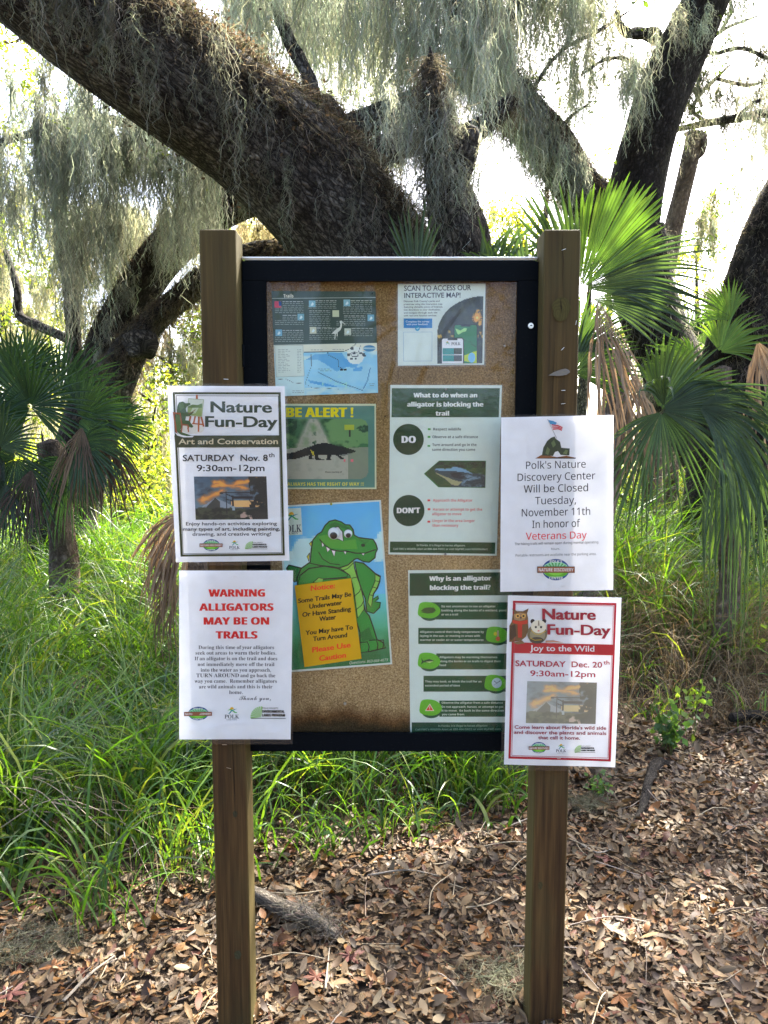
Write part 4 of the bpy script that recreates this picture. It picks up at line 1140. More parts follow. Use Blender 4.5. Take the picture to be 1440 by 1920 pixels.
# --- inside: what to do
p = Poster('guidance_poster', 'white and green do and don\'t poster with two dark circles and an alligator arrow', (710, 710, 5.4875), YI,
           [(120, 65), (1268, 68), (1215, 1822), (100, 1808)], paper=INP, film=[(98, 50), (1285, 52), (1235, 1850), (85, 1840)], seed=10, bow=0.001, lay=0.0002, cat='poster')
p.part = 'header'
p.picture([(135, 98), (1247, 98), (1235, 397), (132, 397)], 40, 14, header_green)
p.part = 'footer'
p.quad([(117, 1675), (1200, 1685), (1196, 1802), (115, 1788)], (14, 62, 34))
WH = (205, 215, 205)
p.part = 'header'
for t, a, b, y in (('What to do when an', 360, 1012, 193), ('alligator is blocking the', 295, 1075, 287), ('trail', 588, 722, 380)): p.text(t, a, y, b, y, 46, WH, 'heavy')
p.part = 'footer'
p.text('In Florida, it is illegal to harass alligators.', 390, 1722, 893, 1726, 19, (160, 180, 164), 'bold', 2); p.text("Call FWC's Wildlife Alert at 888-404-FWCC or visit MyFWC.com/WildlifeAlert", 152, 1760, 1120, 1764, 19, (160, 180, 164), 'bold', 2)
p.part = 'badge#a'
p.ell(306, 625, 158, 160, (14, 52, 24), n=44); p.text('DO', 240, 660, 378, 660, 70, (210, 215, 208), 'heavy')
p.part = 'badge#b'
p.ell(310, 1357, 161, 161, (12, 56, 34), n=44); p.text("DON'T", 190, 1384, 423, 1382, 56, (214, 210, 204), 'heavy')
p.part = 'wording'
for x, y, c in ((520, 520, (76, 142, 70)), (518, 599, (76, 142, 70)), (516, 692, (88, 146, 84)), (516, 1252, (186, 66, 66)), (518, 1343, (186, 66, 66)), (516, 1471, (186, 66, 66))): p.rect(x - 14, y - 10, x + 14, y + 10, c)
for t, a, b, y in (('Respect wildlife', 562, 848, 533), ('Observe at a safe distance', 553, 1022, 612), ('Turn around and go in the', 552, 1007, 693), ('same direction you came', 550, 993, 743)): p.text(t, a, y, b, y, 27, (58, 66, 62), 'bold', 2)
for t, a, b, y in (('Approach the Alligator', 558, 965, 1265), ('Harass or attempt to get the', 558, 1065, 1358), ('alligator to move', 549, 852, 1405), ('Linger in the area longer', 553, 988, 1475), ('than necessary', 552, 820, 1523)): p.text(t, a, y, b, y, 27, (184, 98, 92), 'bold', 2)
p.part = 'picture'
p.poly([(465, 978), (622, 843), (1104, 845), (1097, 1124), (613, 1117)], (52, 110, 56))
p.picture([(474, 850), (1100, 850), (1093, 1118), (474, 1113)], 66, 32, gator_head, lambda u, v: u > 0.245 * np.abs(v - 0.49) * 2)

# --- inside: why
p = Poster('guidance_poster', 'white and green question poster with five text bars beside light green blobs', (740, 1050, 5.645), YI,
           [(142, 108), (1262, 98), (1285, 1868), (166, 1868)], paper=INP, film=[(118, 92), (1280, 84), (1300, 1872), (140, 1872)], seed=11, bow=0.001, lay=0.0002, cat='poster')
p.part = 'header'
p.picture([(158, 140), (1245, 128), (1248, 373), (158, 378)], 40, 12, header_green)
for t, a, b, y in (('Why is an alligator', 368, 1020, 217), ('blocking the trail?', 375, 1012, 314)): p.text(t, a, y + 3, b, y - 2, 48, WH, 'heavy')
BAR = (14, 70, 42)
for nme, x0, x1, y0, y1, bx, by, lines in (('a', 350, 1266, 447, 630, 355, 540, (('Its not uncommon to see an alligator', 495, 1067, 500), ('basking along the banks of a wetland, pond', 495, 1180, 543), ('or on a trail', 495, 670, 586))),
        ('b', 250, 1266, 718, 888, 1075, 800, (('Alligators control their body temperature by', 268, 945, 770), ('laying in the sun, or moving to areas with', 268, 903, 812), ('warmer or cooler air or water temperatures', 268, 940, 855))),
        ('c', 440, 1270, 988, 1157, 355, 1075, (('Alligators may be warming themselves', 473, 1085, 1038), ('along the banks or on trails to digest their', 473, 1125, 1081), ('food', 473, 543, 1122))),
        ('d', 305, 1270, 1225, 1393, 1060, 1310, (('They may bask, or block the trail for an', 322, 920, 1295), ('extended period of time', 322, 690, 1338))),
        ('e', 473, 1275, 1487, 1658, 372, 1570, (('Observe the alligator from a safe distance', 497, 1145, 1520), ('Do not approach, harass, or attempt to get', 497, 1150, 1563), ('it to move.  Go back in the same direction', 497, 1155, 1603), ('you came from', 500, 735, 1643)))):
    p.part = 'text_bar#' + nme
    p.rect(x0, y0, x1, y1, BAR)
    for t, a, b, y in lines: p.text(t, a, y, b, y, 21, (190, 204, 190), 'bold', 2)
    p.part = 'badge#' + nme
    p.ell(bx + 15, by + 28, 105, 76, (28, 74, 50))
    p.poly([(bx + 118 * math.cos(a) * (1 + 0.1 * math.cos(3 * a + 0.5)), by - 10 - 96 * math.sin(a) * (1 + 0.12 * math.sin(2 * a + 2))) for a in np.linspace(0, 6.283, 36, endpoint=False)], (92, 160, 48))
    if nme == 'a': p.poly([(bx - 82, by), (bx - 40, by - 34), (bx + 10, by - 40), (bx + 60, by - 36), (bx + 82, by - 8), (bx + 50, by + 20), (bx - 10, by + 26), (bx - 80, by + 12), (bx - 50, by + 2)], (62, 84, 42))
    if nme == 'b': p.ell(bx - 8, by - 20, 20, 20, (190, 180, 60)); p.poly([(bx + 8, by - 55), (bx + 26, by - 55), (bx + 26, by + 20), (bx + 8, by + 20)], (176, 160, 140)); p.ell(bx + 17, by + 32, 24, 24, (186, 100, 70))
    if nme == 'c': p.poly([(bx - 78, by - 42), (bx - 52, by - 10), (bx + 10, by - 30), (bx + 62, by - 10), (bx + 20, by + 12), (bx - 45, by + 6), (bx - 78, by + 30), (bx - 66, by - 6)], (40, 70, 40)); p.poly([(bx - 30, by), (bx + 55, by - 6), (bx + 15, by + 12)], (180, 196, 140))
    if nme == 'd': p.ell(bx + 20, by - 10, 54, 54, (178, 192, 196), n=36); p.stroke([(bx - 8, by - 32), (bx + 20, by - 8), (bx + 58, by - 34)], 6, (40, 50, 54)); p.stroke([(bx + 20, by - 8), (bx - 12, by + 12)], 3, (90, 100, 104))
    if nme == 'e': p.poly([(bx - 52, by + 26), (bx, by - 52), (bx + 46, by + 26)], (212, 206, 190)); p.poly([(bx - 42, by + 20), (bx - 1, by - 40), (bx + 36, by + 20)], (190, 78, 58)); p.rect(bx - 5, by - 22, bx + 1, by + 2, (220, 214, 204)); p.rect(bx - 5, by + 8, bx + 1, by + 14, (220, 214, 204))
p.part = 'footer'
p.rect(180, 1718, 1284, 1866, (24, 66, 46))
p.text('In Florida, it is illegal to harass alligators', 460, 1765, 980, 1762, 20, (120, 150, 128), 'bold', 2); p.text("Call FWC's Wildlife Alert at 888-404-FWCC or visit MyFWC.com", 220, 1803, 1120, 1798, 20, (120, 150, 128), 'bold', 2)

set_text_meshes()
ROOTS = [q.build() for q in PENDING]
cart_root = ROOTS[[q.name for q in PENDING].index('cartoon_poster')]

# the staples that hold the four outer sheets
for k, spots in enumerate((((424, 756), (432, 1046)), ((441, 1081), (441, 1182)), ((1054, 797), (1056, 1099)), ((1050, 1135), (1048, 1422)))):
    for a, b in spots: staple(a, b, YO - 0.0066, ROOTS[k], 0.05, 0.0035)

# wobbly eyes stuck on the cartoon
M['eye_white'] = mat('plastic_eye_white', (0.72, 0.74, 0.74), 0.25, 0.5)
M['eye_black'] = mat('plastic_pupil', (0.01, 0.01, 0.01), 0.2, 0.5)
for zx, zy, r, dx, dy in ((637, 440, 62, -2, 18), (783, 443, 43, 2, 14)):
    ox, oy, k = cartoon.zoom
    c = P(ox + zx / k, oy + zy / k, YI - 0.009); rr_ = r / k / F * 1.98
    bm = bmesh.new(); bmesh.ops.create_uvsphere(bm, u_segments=24, v_segments=12, radius=rr_, matrix=Matrix.Translation(c) @ Matrix.Diagonal((1, 0.28, 1, 1)))
    ey = link('wobbly_eye', bm_mesh('wobbly_eye', bm, True), M['eye_white'], cart_root)
    c2 = c + Vector((dx / k / F * 1.98, -rr_ * 0.2, -dy / k / F * 1.98))
    bm = bmesh.new(); bmesh.ops.create_uvsphere(bm, u_segments=20, v_segments=10, radius=rr_ * 0.62, matrix=Matrix.Translation(c2) @ Matrix.Diagonal((1, 0.22, 1, 1)))
    pu = link('pupil', bm_mesh('pupil', bm, True), M['eye_black'], cart_root)
    pu.parent = ey; pu.matrix_parent_inverse = Matrix.Identity(4); ey_inv = ey.matrix_parent_inverse.copy()

# push pins and the torn corner
M['pin_yellow'] = mat('yellow_pin', (0.38, 0.33, 0.03), 0.4, 0.4); M['pin_clear'] = mat('clear_pin', (0.35, 0.33, 0.27), 0.25, 0.5); M['pin_steel'] = mat('dull_pin', (0.25, 0.25, 0.23), 0.4, 0.5)
def pin(px, py, r, m, label):
    c = P(px, py, YI - 0.006)
    bm = bmesh.new()
    bmesh.ops.create_cone(bm, cap_ends=True, segments=20, radius1=r, radius2=r * 0.8, depth=0.003, matrix=Matrix.Translation((c.x, YI - 0.009, c.z)) @ Matrix.Rotation(R(90), 4, 'X'))
    bmesh.ops.create_cone(bm, cap_ends=True, segments=8, radius1=0.0006, radius2=0.0006, depth=0.012, matrix=Matrix.Translation((c.x, YI - 0.002, c.z)) @ Matrix.Rotation(R(90), 4, 'X'))
    o = link('push_pin', bm_mesh('push_pin', bm, True), m)
    meta(o, label, 'push pin', 'push pins in the cork')
pin(603, 773, .0034, M['pin_yellow'], 'dull yellow push pin through the big yellow word of the alert poster')
pin(621, 945, .0034, M['pin_yellow'], 'yellow push pin at the top edge of the cartoon alligator poster')
pin(836, 730, .0032, M['pin_steel'], 'dull grey push pin at the top of the do and don\'t poster')
pin(835, 1039, .0032, M['pin_steel'], 'dull grey push pin at the foot of the do and don\'t poster')
pin(647, 1319, .0042, M['pin_clear'], 'pale round push pin alone in the bare cork below the posters')
pin(946, 649, .0034, M['pin_clear'], 'small pale push pin in bare cork right of the interactive map notice')
pin(698, 550, .0018, M['hole'], 'tiny black push pin in the top right corner of the trail map')

M['scrap'] = mat('clear_scrap', (0.10, 0.085, 0.065), 0.25, 0.4)
bm = bmesh.new()
pts = [(1028, 704), (1038, 698), (1050, 693), (1060, 691), (1067, 694), (1069, 698), (1062, 703), (1048, 705)]
vs = [bm.verts.new(P(a, b, Y_POST - 0.002 - 0.004 * abs(i - 4) / 4)) for i, (a, b) in enumerate(pts)]
bm.faces.new(vs)
meta(link('torn_scrap', bm_mesh('torn_scrap', bm), M['scrap']), 'torn grey plastic corner left under a staple on the right post', 'scrap')
# ================================================================== vegetation helpers
def field(acc, V, Q, C): acc.add(V, Q, None, C)

def strands(acc, A, L, rng, col, w0=0.004, K=9, wob=0.035, tend=1.0, spread=None, dirn=None):
    """hanging hair-like strands; A start points (n,3), L lengths (n)"""
    n = len(A)
    L = np.asarray(L)[:, None]
    t = np.linspace(0, 1, K)[None, :]
    walk = np.cumsum(rng.normal(0, 1, (n, K, 2)) * wob * np.sqrt(L / K)[..., None], axis=1)
    walk -= walk[:, :1]
    walk += rng.normal(0, min(0.012, wob * 0.12), (n, K, 2)) * (t[0] > 0.05)[None, :, None]
    X = np.zeros((n, K, 3))
    X[..., :2] = A[:, None, :2] + walk
    X[..., 2] = A[:, None, 2] - L * t
    if dirn is not None: X += dirn[:, None, :] * (L * t)[..., None]
    a = rng.uniform(0, np.pi, n)
    W = np.stack([np.cos(a), np.sin(a), np.zeros(n)], -1)[:, None, :] * (w0 * rng.uniform(0.5, 1.4, (n, 1)) * (1.15 - t * 0.8))[..., None]
    V = np.stack([X - W, X + W], 2).reshape(-1, 3)
    i = np.arange(n * K).reshape(n, K)
    q = np.stack([i[:, :-1] * 2, i[:, :-1] * 2 + 1, i[:, 1:] * 2 + 1, i[:, 1:] * 2], -1).reshape(-1, 4)
    c = np.array(col)[None, :] * rng.uniform(0.6, 1.35, (n, 1)) * (1 + rng.normal(0, 0.05, (n, 3)))
    acc.add(V, q, None, np.repeat(c, K - 1, axis=0))
    m = int(n * K * tend)
    if m:
        si = rng.integers(0, n, m); ki = rng.integers(0, K, m)
        B = X[si, ki]
        d = rng.normal(0, 1, (m, 3)); d[:, 2] = -np.abs(d[:, 2]) * 0.9 - 0.3; d /= np.linalg.norm(d, axis=1)[:, None]
        ln = rng.uniform(0.015, 0.055, m)[:, None] * (w0 / 0.004)
        a = rng.uniform(0, 2 * np.pi, m); W2 = np.stack([np.cos(a), np.sin(a), np.zeros(m)], -1) * w0 * 0.45
        mid = B + d * ln * 0.5 + rng.normal(0, 0.006, (m, 3)); tip = B + d * ln + np.array([0, 0, -1]) * ln * 0.4
        V = np.stack([B - W2, B + W2, mid + W2 * .8, mid - W2 * .8, tip + W2 * .3, tip - W2 * .3], 1).reshape(-1, 3)
        j = np.arange(m)[:, None] * 6
        q = np.concatenate([j + np.array([[0, 1, 2, 3]]), j + np.array([[3, 2, 4, 5]])], 1).reshape(-1, 4)
        acc.add(V, q, None, np.repeat(c[si], 2, axis=0))

MOSSC = (0.30, 0.315, 0.25)
def beards(acc, anchors, lengths, radii, rng, dens=1.0, col=MOSSC, w0=0.004, tend=1.0):
    """moss beards: each a bundle of strands, longest in the middle"""
    for p, L, r in zip(anchors, lengths, radii):
        r *= 0.62; n = max(6, int(62 * dens * r / 0.1))
        o = rng.normal(0, 0.36, (n, 3)) * r; o[:, 2] = rng.normal(0, 0.06, n) - 0.02
        rr = np.hypot(o[:, 0], o[:, 1]) / (r + 1e-6)
        ln = L * np.clip(rng.beta(2.2, 1.6, n) * (1.15 - 0.45 * rr), 0.12, 1)
        tone = np.array(col) * (1.5 if col is not MOSSC else 1.0) * np.array([0.95, 1.0, 1.06]) * rng.uniform(0.75, 1.25)
        # side strands gather towards the middle as they fall
        strands(acc, np.array(p)[None, :] + o, ln, rng, tone, w0, K=9 if L < 0.8 else 14, wob=0.1, tend=tend*1.3, dirn=np.stack([-o[:, 0] * 0.35, -o[:, 1] * 0.35, np.zeros(n)], -1))

SD = np.array(sdir)
SUNHOLES = None        # holes cut through the crown leaves along the sun direction, to place sun patches
HOLES = []
for px, py, r, z in ((1095, 1600, .13, 0), (1080, 1690, .12, 0), (1130, 1560, .09, 0), (310, 1645, .13, 0), (345, 1600, .1, .1), (430, 1480, .16, .3), (530, 1470, .14, .3), (120, 1060, .35, .6), (40, 1240, .3, .6), (230, 1330, .25, .6), (720, 1650, .07, 0),
                     (1290, 1230, .25, .5), (1390, 1480, .12, 0), (1250, 1560, .08, 0), (860, 1760, .07, 0), (180, 1800, .07, 0), (620, 1500, .1, .2), (820, 1480, .12, .3), (1330, 1700, .08, 0), (90, 1480, .2, .4), (20, 1700, .1, 0), (640, 1850, .06, 0), (1180, 1800, .07, 0)):
    g_ = G(px, py); g_.z = z
    if z: g_ = P(px, py, g_.y - z * 1.2)
    HOLES.append((np.array(g_), r * 1.45))
def leaves(acc, Pn, rng, size, cols, shape=0.42, droop=0.25):
    """loose leaves at points Pn: two-quad folded blades"""
    if SUNHOLES is not None and len(Pn):
        k = np.ones(len(Pn), bool)
        for g_, r_ in SUNHOLES:
            v_ = Pn - g_; v_ = v_ - SD[None] * (v_ @ SD)[:, None]
            k &= (v_ ** 2).sum(1) > r_ ** 2
        Pn = Pn[k]
    n = len(Pn)
    if not n: return
    d = rng.normal(0, 1, (n, 3)); d[:, 2] -= droop; d /= np.linalg.norm(d, axis=1)[:, None]
    s = np.cross(d, rng.normal(0, 1, (n, 3))); s /= np.linalg.norm(s, axis=1)[:, None]
    nn = np.cross(d, s)
    l = (size * rng.uniform(0.65, 1.3, n))[:, None]; wd = l * shape * 0.5
    a = Pn; b = Pn + d * l * 0.5; c = Pn + d * l
    V = np.stack([a, b - s * wd + nn * wd * .3, c, b + s * wd + nn * wd * .3], 1).reshape(-1, 3)
    q = np.arange(n * 4).reshape(n, 4)
    cols = np.asarray(cols); ci = cols[rng.integers(0, len(cols), n)] * rng.uniform(0.7, 1.3, (n, 1))
    acc.add(V, q, None, ci)

OAKC = [(0.055, 0.085, 0.025), (0.07, 0.1, 0.03), (0.09, 0.11, 0.035), (0.045, 0.07, 0.022)]
YELC = [(0.11, 0.15, 0.025), (0.15, 0.17, 0.03), (0.09, 0.13, 0.025), (0.19, 0.18, 0.04)]

def crown(acc, blobs, rng, size, cols, per=110, spread=0.3):
    """clumps of leaves filling ellipsoids: (centre, (rx,ry,rz), clumps)"""
    for c, r, k in blobs:
        u = rng.normal(0, 1, (k, 3)); u /= np.linalg.norm(u, axis=1)[:, None]; u *= rng.uniform(0.25, 1, (k, 1)) ** 0.45
        cc = np.array(c)[None] + u * np.array(r)[None]
        for q in cc:
            n = int(per * rng.uniform(0.5, 1.3))
            leaves(acc, q[None] + rng.normal(0, spread, (n, 3)) * np.array([1, 1, 0.6]), rng, size, np.array(cols) * rng.uniform(0.8, 1.2))

def pxr(px, Y): return px * Y / F
def path(pts): return [P(a, b, y) for a, b, y in pts]

# ================================================================== ground
def ground_mat():
    m = mat('forest_floor', rough=0.95, spec=0.1); t = NT(m)
    mp = t.coords('Object')
    a = t.noise(mp, 26, 5, 0.65); b = t.noise(mp, 1.3, 4)
    c = t.ramp(a, 0, [(0.3, (0.018, 0.013, 0.009)), (0.5, (0.05, 0.036, 0.024)), (0.7, (0.12, 0.09, 0.062))])
    sp = t.n('SeparateXYZ'); t.l(mp, 0, sp, 0)
    mr = t.n('MapRange'); mr.inputs[1].default_value = 6.0; mr.inputs[2].default_value = 12.0; t.l(sp, 1, mr, 0)
    g = t.ramp(b, 0, [(0.35, (0.06, 0.085, 0.02)), (0.65, (0.12, 0.15, 0.035))])
    t.l(t.mix(c, 0, g, 0, mr, 0), 2, t.b, 'Base Color')
    t.bump(a, 0, 0.8, 0.03)
    return m
gx = np.concatenate([[-400, -80, -25], np.linspace(-9, 9, 90), [25, 80, 400]])
gy = np.concatenate([[-300, -60, -15], np.linspace(-4, 18, 120), [40, 120, 600]])
XX, YY = np.meshgrid(gx, gy)
def gz(x, y):
    x = np.asarray(x, float); y = np.asarray(y, float)
    z = 0.02 * np.sin(x * 1.7 + 0.4) * np.sin(y * 1.3) + 0.012 * np.sin(x * 4.1 + y * 2.7) + 0.008 * np.sin(7.3 * x - 5.1 * y)
    bank = 0.12 / (1 + np.exp(-(y - 4.5 - 0.3 * np.sin(x)) * 3))
    return (z + bank) * (np.abs(x) < 12) * (y < 20)
ZZ = gz(XX, YY)
idx = np.arange(XX.size).reshape(XX.shape)
q = np.stack([idx[:-1, :-1], idx[:-1, 1:], idx[1:, 1:], idx[1:, :-1]], -1).reshape(-1, 4)
gm = np_mesh('ground', np.stack([XX, YY, ZZ], -1).reshape(-1, 3), q)
meta(link('ground', gm, ground_mat()), 'brown leaf mould ground under the notice board', None, None, 'structure')

# fallen leaves -------------------------------------------------------
def edge_y(x):
    """where the litter gives way to grass"""
    return np.interp(x, [-3, -1.6, -0.75, -0.3, 0.0, 0.35, 0.55, 0.75, 1.3, 3], [2.25, 2.4, 2.42, 2.72, 2.78, 2.85, 3.15, 3.85, 4.05, 4.05]) + 0.06 * np.sin(9 * x) + 0.05 * np.sin(17 * x + 1)

LCOL = np.array([(0.17, 0.115, 0.066), (0.21, 0.15, 0.092), (0.125, 0.078, 0.042), (0.165, 0.13, 0.095), (0.235, 0.195, 0.145), (0.17, 0.078, 0.028),
                 (0.105, 0.066, 0.038), (0.095, 0.034, 0.02), (0.055, 0.035, 0.024), (0.115, 0.09, 0.068), (0.20, 0.108, 0.042), (0.13, 0.1, 0.075)]) * np.array([0.80, 0.735, 0.56])
LWT = np.array([3, 2.2, 2.6, 1.8, 1.2, 1.8, 2.6, 1.1, 2.4, 2, 1.4, 2.2]); LWT /= LWT.sum()
def dead_leaves(acc, n, rng, x, y, scale, flat=0.3, lift=0.022, cols=LCOL, wt=LWT):
    l = scale * np.clip(rng.lognormal(-0.08, 0.42, n), 0.25, 1.9); wd = l * rng.uniform(0.32, 0.5, n)
    az = rng.uniform(0, 2 * np.pi, n)
    tilt = rng.normal(0, flat, n); roll = rng.normal(0, flat, n)
    d = np.stack([np.cos(az) * np.cos(tilt), np.sin(az) * np.cos(tilt), np.sin(tilt)], -1)
    s0 = np.stack([-np.sin(az), np.cos(az), np.zeros(n)], -1)
    nn = np.cross(d, s0)
    s = s0 * np.cos(roll)[:, None] + nn * np.sin(roll)[:, None]; nn = np.cross(d, s)
    base = np.stack([x, y, gz(x, y) + 0.004 + np.abs(rng.normal(0, lift, n)) * 0.5 + np.abs(np.sin(tilt)) * l * 0.45 + np.abs(np.sin(roll)) * wd * 0.45], -1)
    ts = np.array([-0.5, -0.28, 0.0, 0.28, 0.5]); ws = np.array([0.06, 0.75, 1.0, 0.72, 0.03])
    curl = rng.normal(0.25, 0.5, n); cup = rng.normal(0.15, 0.35, n)
    rows = []
    for t, wk in zip(ts, ws):
        c = base + d * (l * t)[:, None] + nn * (curl * l * (t * t - 0.08))[:, None]
        h = (wd * 0.5 * wk)[:, None]
        up = nn * (cup * wd * wk * 0.5)[:, None]
        rows.append(np.stack([c - s * h + up, c, c + s * h + up], 1))
    V = np.stack(rows, 1).reshape(n, 15, 3)
    V[..., 2] = np.maximum(V[..., 2], gz(V[..., 0], V[..., 1]) + 0.001)
    o = (np.arange(n) * 15)[:, None, None]
    qq = np.array([[r * 3 + k, r * 3 + k + 1, r * 3 + k + 4, r * 3 + k + 3] for r in range(4) for k in range(2)])[None]
    c = cols[rng.choice(len(cols), n, p=wt)] * rng.uniform(0.62, 1.2, (n, 1))
    acc.add(V.reshape(-1, 3), (o + qq).reshape(-1, 4), None, np.repeat(c, 8, axis=0))

rng = np.random.default_rng(21)
acc = Acc()
def scatter(n, y0, y1, k, rng):
    y = rng.uniform(y0, y1, n); x = rng.uniform(-1, 1, n) * (0.62 * y * k + 0.25)
    return x, y
for y0, y1, dens, sc in ((1.55, 2.3, 4300, 0.032), (2.3, 3.2, 3500, 0.034), (3.2, 4.6, 2100, 0.038), (4.6, 6.5, 160, 0.06)):
    n = int(dens * (y1 - y0) * (0.62 * (y0 + y1) + 0.5))
    x, y = scatter(n, y0, y1, 1, rng)
    e = edge_y(x)
    keep = y < e + rng.exponential(0.25, n)
    x, y = x[keep], y[keep]
    dead_leaves(acc, len(x), rng, x, y, sc)
n = 9000; y = rng.uniform(1.6, 4.3, n); x = rng.uniform(-1, 1, n) * (0.62 * y + 0.2); k_ = y < edge_y(x) + 0.2
dead_leaves(acc, int(k_.sum()), rng, x[k_], y[k_], 0.012, 0.4, 0.03)     # crumbs
n = 2600; x = rng.uniform(-6, 6, n); y = rng.uniform(-6, 1.55, n)
dead_leaves(acc, n, rng, x, y, 0.12)
meta(acc.build('leaf_litter', M['litter']), 'tan and grey fallen oak leaves covering the ground round the posts', None, None, 'stuff')

# crumbs, twigs and dry grass stems in the litter
rng = np.random.default_rng(5)
acc = Acc()
for k in range(420):
    y = rng.uniform(1.6, 4.4); x = rng.uniform(-1, 1) * (0.6 * y + 0.1)
    if y > edge_y(x) + 0.15: continue
    a = rng.uniform(0, 6.28); L = rng.uniform(0.04, 0.26); z = gz(x, y) + rng.uniform(0.012, 0.035)
    p0 = np.array([x, y, z]); p1 = p0 + np.array([np.cos(a) * L, np.sin(a) * L, rng.normal(0, 0.012)]); pm = (p0 + p1) / 2 + rng.normal(0, L * 0.06, 3)
    c = [(0.30, 0.25, 0.2), (0.16, 0.12, 0.09), (0.36, 0.3, 0.2)][rng.integers(0, 3)]
    tube(acc, [p0, pm, p1], [0.0012 * rng.uniform(0.6, 2)] * 3, 5, 0.03, 0.05, k, col=c, cap=False)
meta(acc.build('twig_litter', M['dry']), 'thin dry twigs and grass stems scattered among the fallen leaves', None, None, 'stuff')

# red lobed leaves lying on the litter: the ones that stand out
def lobed_leaf(px, py, size, ang, col, name_, label, seed):
    c = G(px, py); rg = random.Random(seed)
    bm = bmesh.new(); ce = bm.verts.new((0, 0, 0.006))
    ring = []
    for i in range(30):
        a = i / 30 * 6.283
        r = size * (0.62 + 0.30 * math.cos(5 * a) + 0.09 * math.cos(15 * a + 1)) * (0.8 + 0.2 * math.cos(a)) * rg.uniform(0.88, 1.1)
        ring.append(bm.verts.new((r * math.cos(a), r * math.sin(a), 0.3 * r * rg.uniform(0.0, 0.6))))
    for i in range(30): bm.faces.new((ce, ring[i], ring[(i + 1) % 30]))
    v = [ce.co - Vector((size * 0.3, 0, 0)), ce.co - Vector((size * 1.1, 0.004, -0.01))]
    a_ = bm.verts.new(v[0] + Vector((0, 0.0012, 0))); b_ = bm.verts.new(v[0] - Vector((0, 0.0012, 0))); c_ = bm.verts.new(v[1])
    bm.faces.new((a_, b_, c_))
    bmesh.ops.rotate(bm, verts=bm.verts, cent=(0, 0, 0), matrix=Matrix.Rotation(ang, 3, 'Z') @ Matrix.Rotation(rg.uniform(-0.25, 0.25), 3, 'X'))
    zz = float(gz(c.x, c.y)) + 0.024
    me = bm_mesh('lobed_leaf', bm, False)
    a = me.color_attributes.new('tint', 'FLOAT_COLOR', 'CORNER')
    a.data.foreach_set('color', np.tile(np.array([*col, 1], np.float32), len(me.loops)))
    o = link('lobed_leaf', me, M['litter']); o.location = (c.x, c.y, zz)
    meta(o, label, 'fallen leaf', 'red lobed leaves on the litter')
RED, BRN, ORG = (0.085, 0.027, 0.018), (0.07, 0.03, 0.018), (0.16, 0.066, 0.02)
for px, py, sz, an, col, lb in ((655, 1807, .052, .5, RED, 'large dull red lobed leaf on the litter right of the left post foot'), (592, 1845, .05, 2.1, (0.11, 0.038, 0.02), 'rust red lobed leaf nearest to the frame bottom between the posts'),
        (22, 1885, .055, 1.2, RED, 'crimson lobed leaf in the bottom left corner of the picture'), (1140, 1610, .05, 2.8, RED, 'deep red lobed leaf in the sunny patch right of the right post'),
        (1425, 1735, .05, .2, BRN, 'dark red brown lobed leaf at the right edge of the picture'), (835, 1880, .045, 4.0, ORG, 'orange brown lobed leaf at the bottom left of the right post'),
        (105, 1835, .045, 3.4, ORG, 'orange lobed leaf beside the grey moss tuft at lower left'), (1160, 1905, .045, 5.0, ORG, 'orange lobed leaf at the bottom edge right of the right post'), (335, 1592, .04, 1.0, RED, 'small red lobed leaf in the sunlit spot left of the left post')):
    lobed_leaf(px, py, sz, an, col, 'lobed_leaf', lb, int(px))

# grey moss tufts on the ground
for px, py, r, lb in ((70, 1790, .12, 'grey green moss tuft on the leaves at far lower left'), (960, 1850, .11, 'pale grey moss tuft on the leaves left of the right post foot'), (915, 1480, .07, 'small grey moss tuft in front of the grass left of the right post'), (1100, 1510, .08, 'small grey moss tuft on the litter right of the right post')):
    c = G(px, py); rg = np.random.default_rng(int(px)); acc = Acc(); n = 240
    a = rg.uniform(0, 6.28, n); rad = r * np.sqrt(rg.random(n)); A = np.stack([c.x + rad * np.cos(a), c.y + rad * 0.6 * np.sin(a), float(gz(c.x, c.y)) + 0.015 + 0.03 * rg.random(n)], -1)
    dd = rg.normal(0, 1, (n, 3)); dd[:, 2] = dd[:, 2] * 0.15 + 1.0
    strands(acc, A, rg.uniform(0.03, 0.075, n), rg, (0.19, 0.185, 0.125), 0.0011, 7, 0.16, 0.6, dirn=dd)
    meta(acc.build('moss_tuft', M['moss']), lb, 'moss', 'fallen moss on the ground')

# fallen branch with shaggy lichen, curved root
def log(name, pts, rad, label, cat, fuzz=0, seed=0):
    e = empty(name, pts[0], label, cat)
    acc = Acc(); C, rd = tube(acc, pts, rad, 16, 0.02, 0.12, seed); acc.build('wood', M['pale_wood' if fuzz else 'branch_bark'], e)
    if fuzz:
        rg = np.random.default_rng(seed); acc = Acc(); i = rg.integers(int(len(C) * 0.5), len(C), fuzz); a = rg.uniform(0, 6.28, fuzz)
        A = C[i] + np.stack([rd[i] * np.cos(a), rd[i] * np.sin(a) * 0.8, rd[i] * np.abs(np.sin(a)) * 0.9], -1)
        dd = rg.normal(0, 0.7, (fuzz, 3)); dd[:, 2] = np.abs(dd[:, 2]) + 0.55
        strands(acc, A, rg.uniform(0.02, 0.06, fuzz), rg, (0.16, 0.145, 0.12), 0.0016, 6, 0.15, 0.5, dirn=dd)
        acc.build('lichen', M['moss'], e)
    return e
M['branch_bark'] = bark_mat('branch_bark', (0.035, 0.03, 0.024), (0.14, 0.12, 0.10), 2.0)
M['pale_wood'] = bark_mat('rotten_wood', (0.16, 0.135, 0.105), (0.42, 0.37, 0.30), 2.2)
g0, g1, g2, g3 = G(430, 1672), G(505, 1708), G(575, 1735), G(632, 1765)
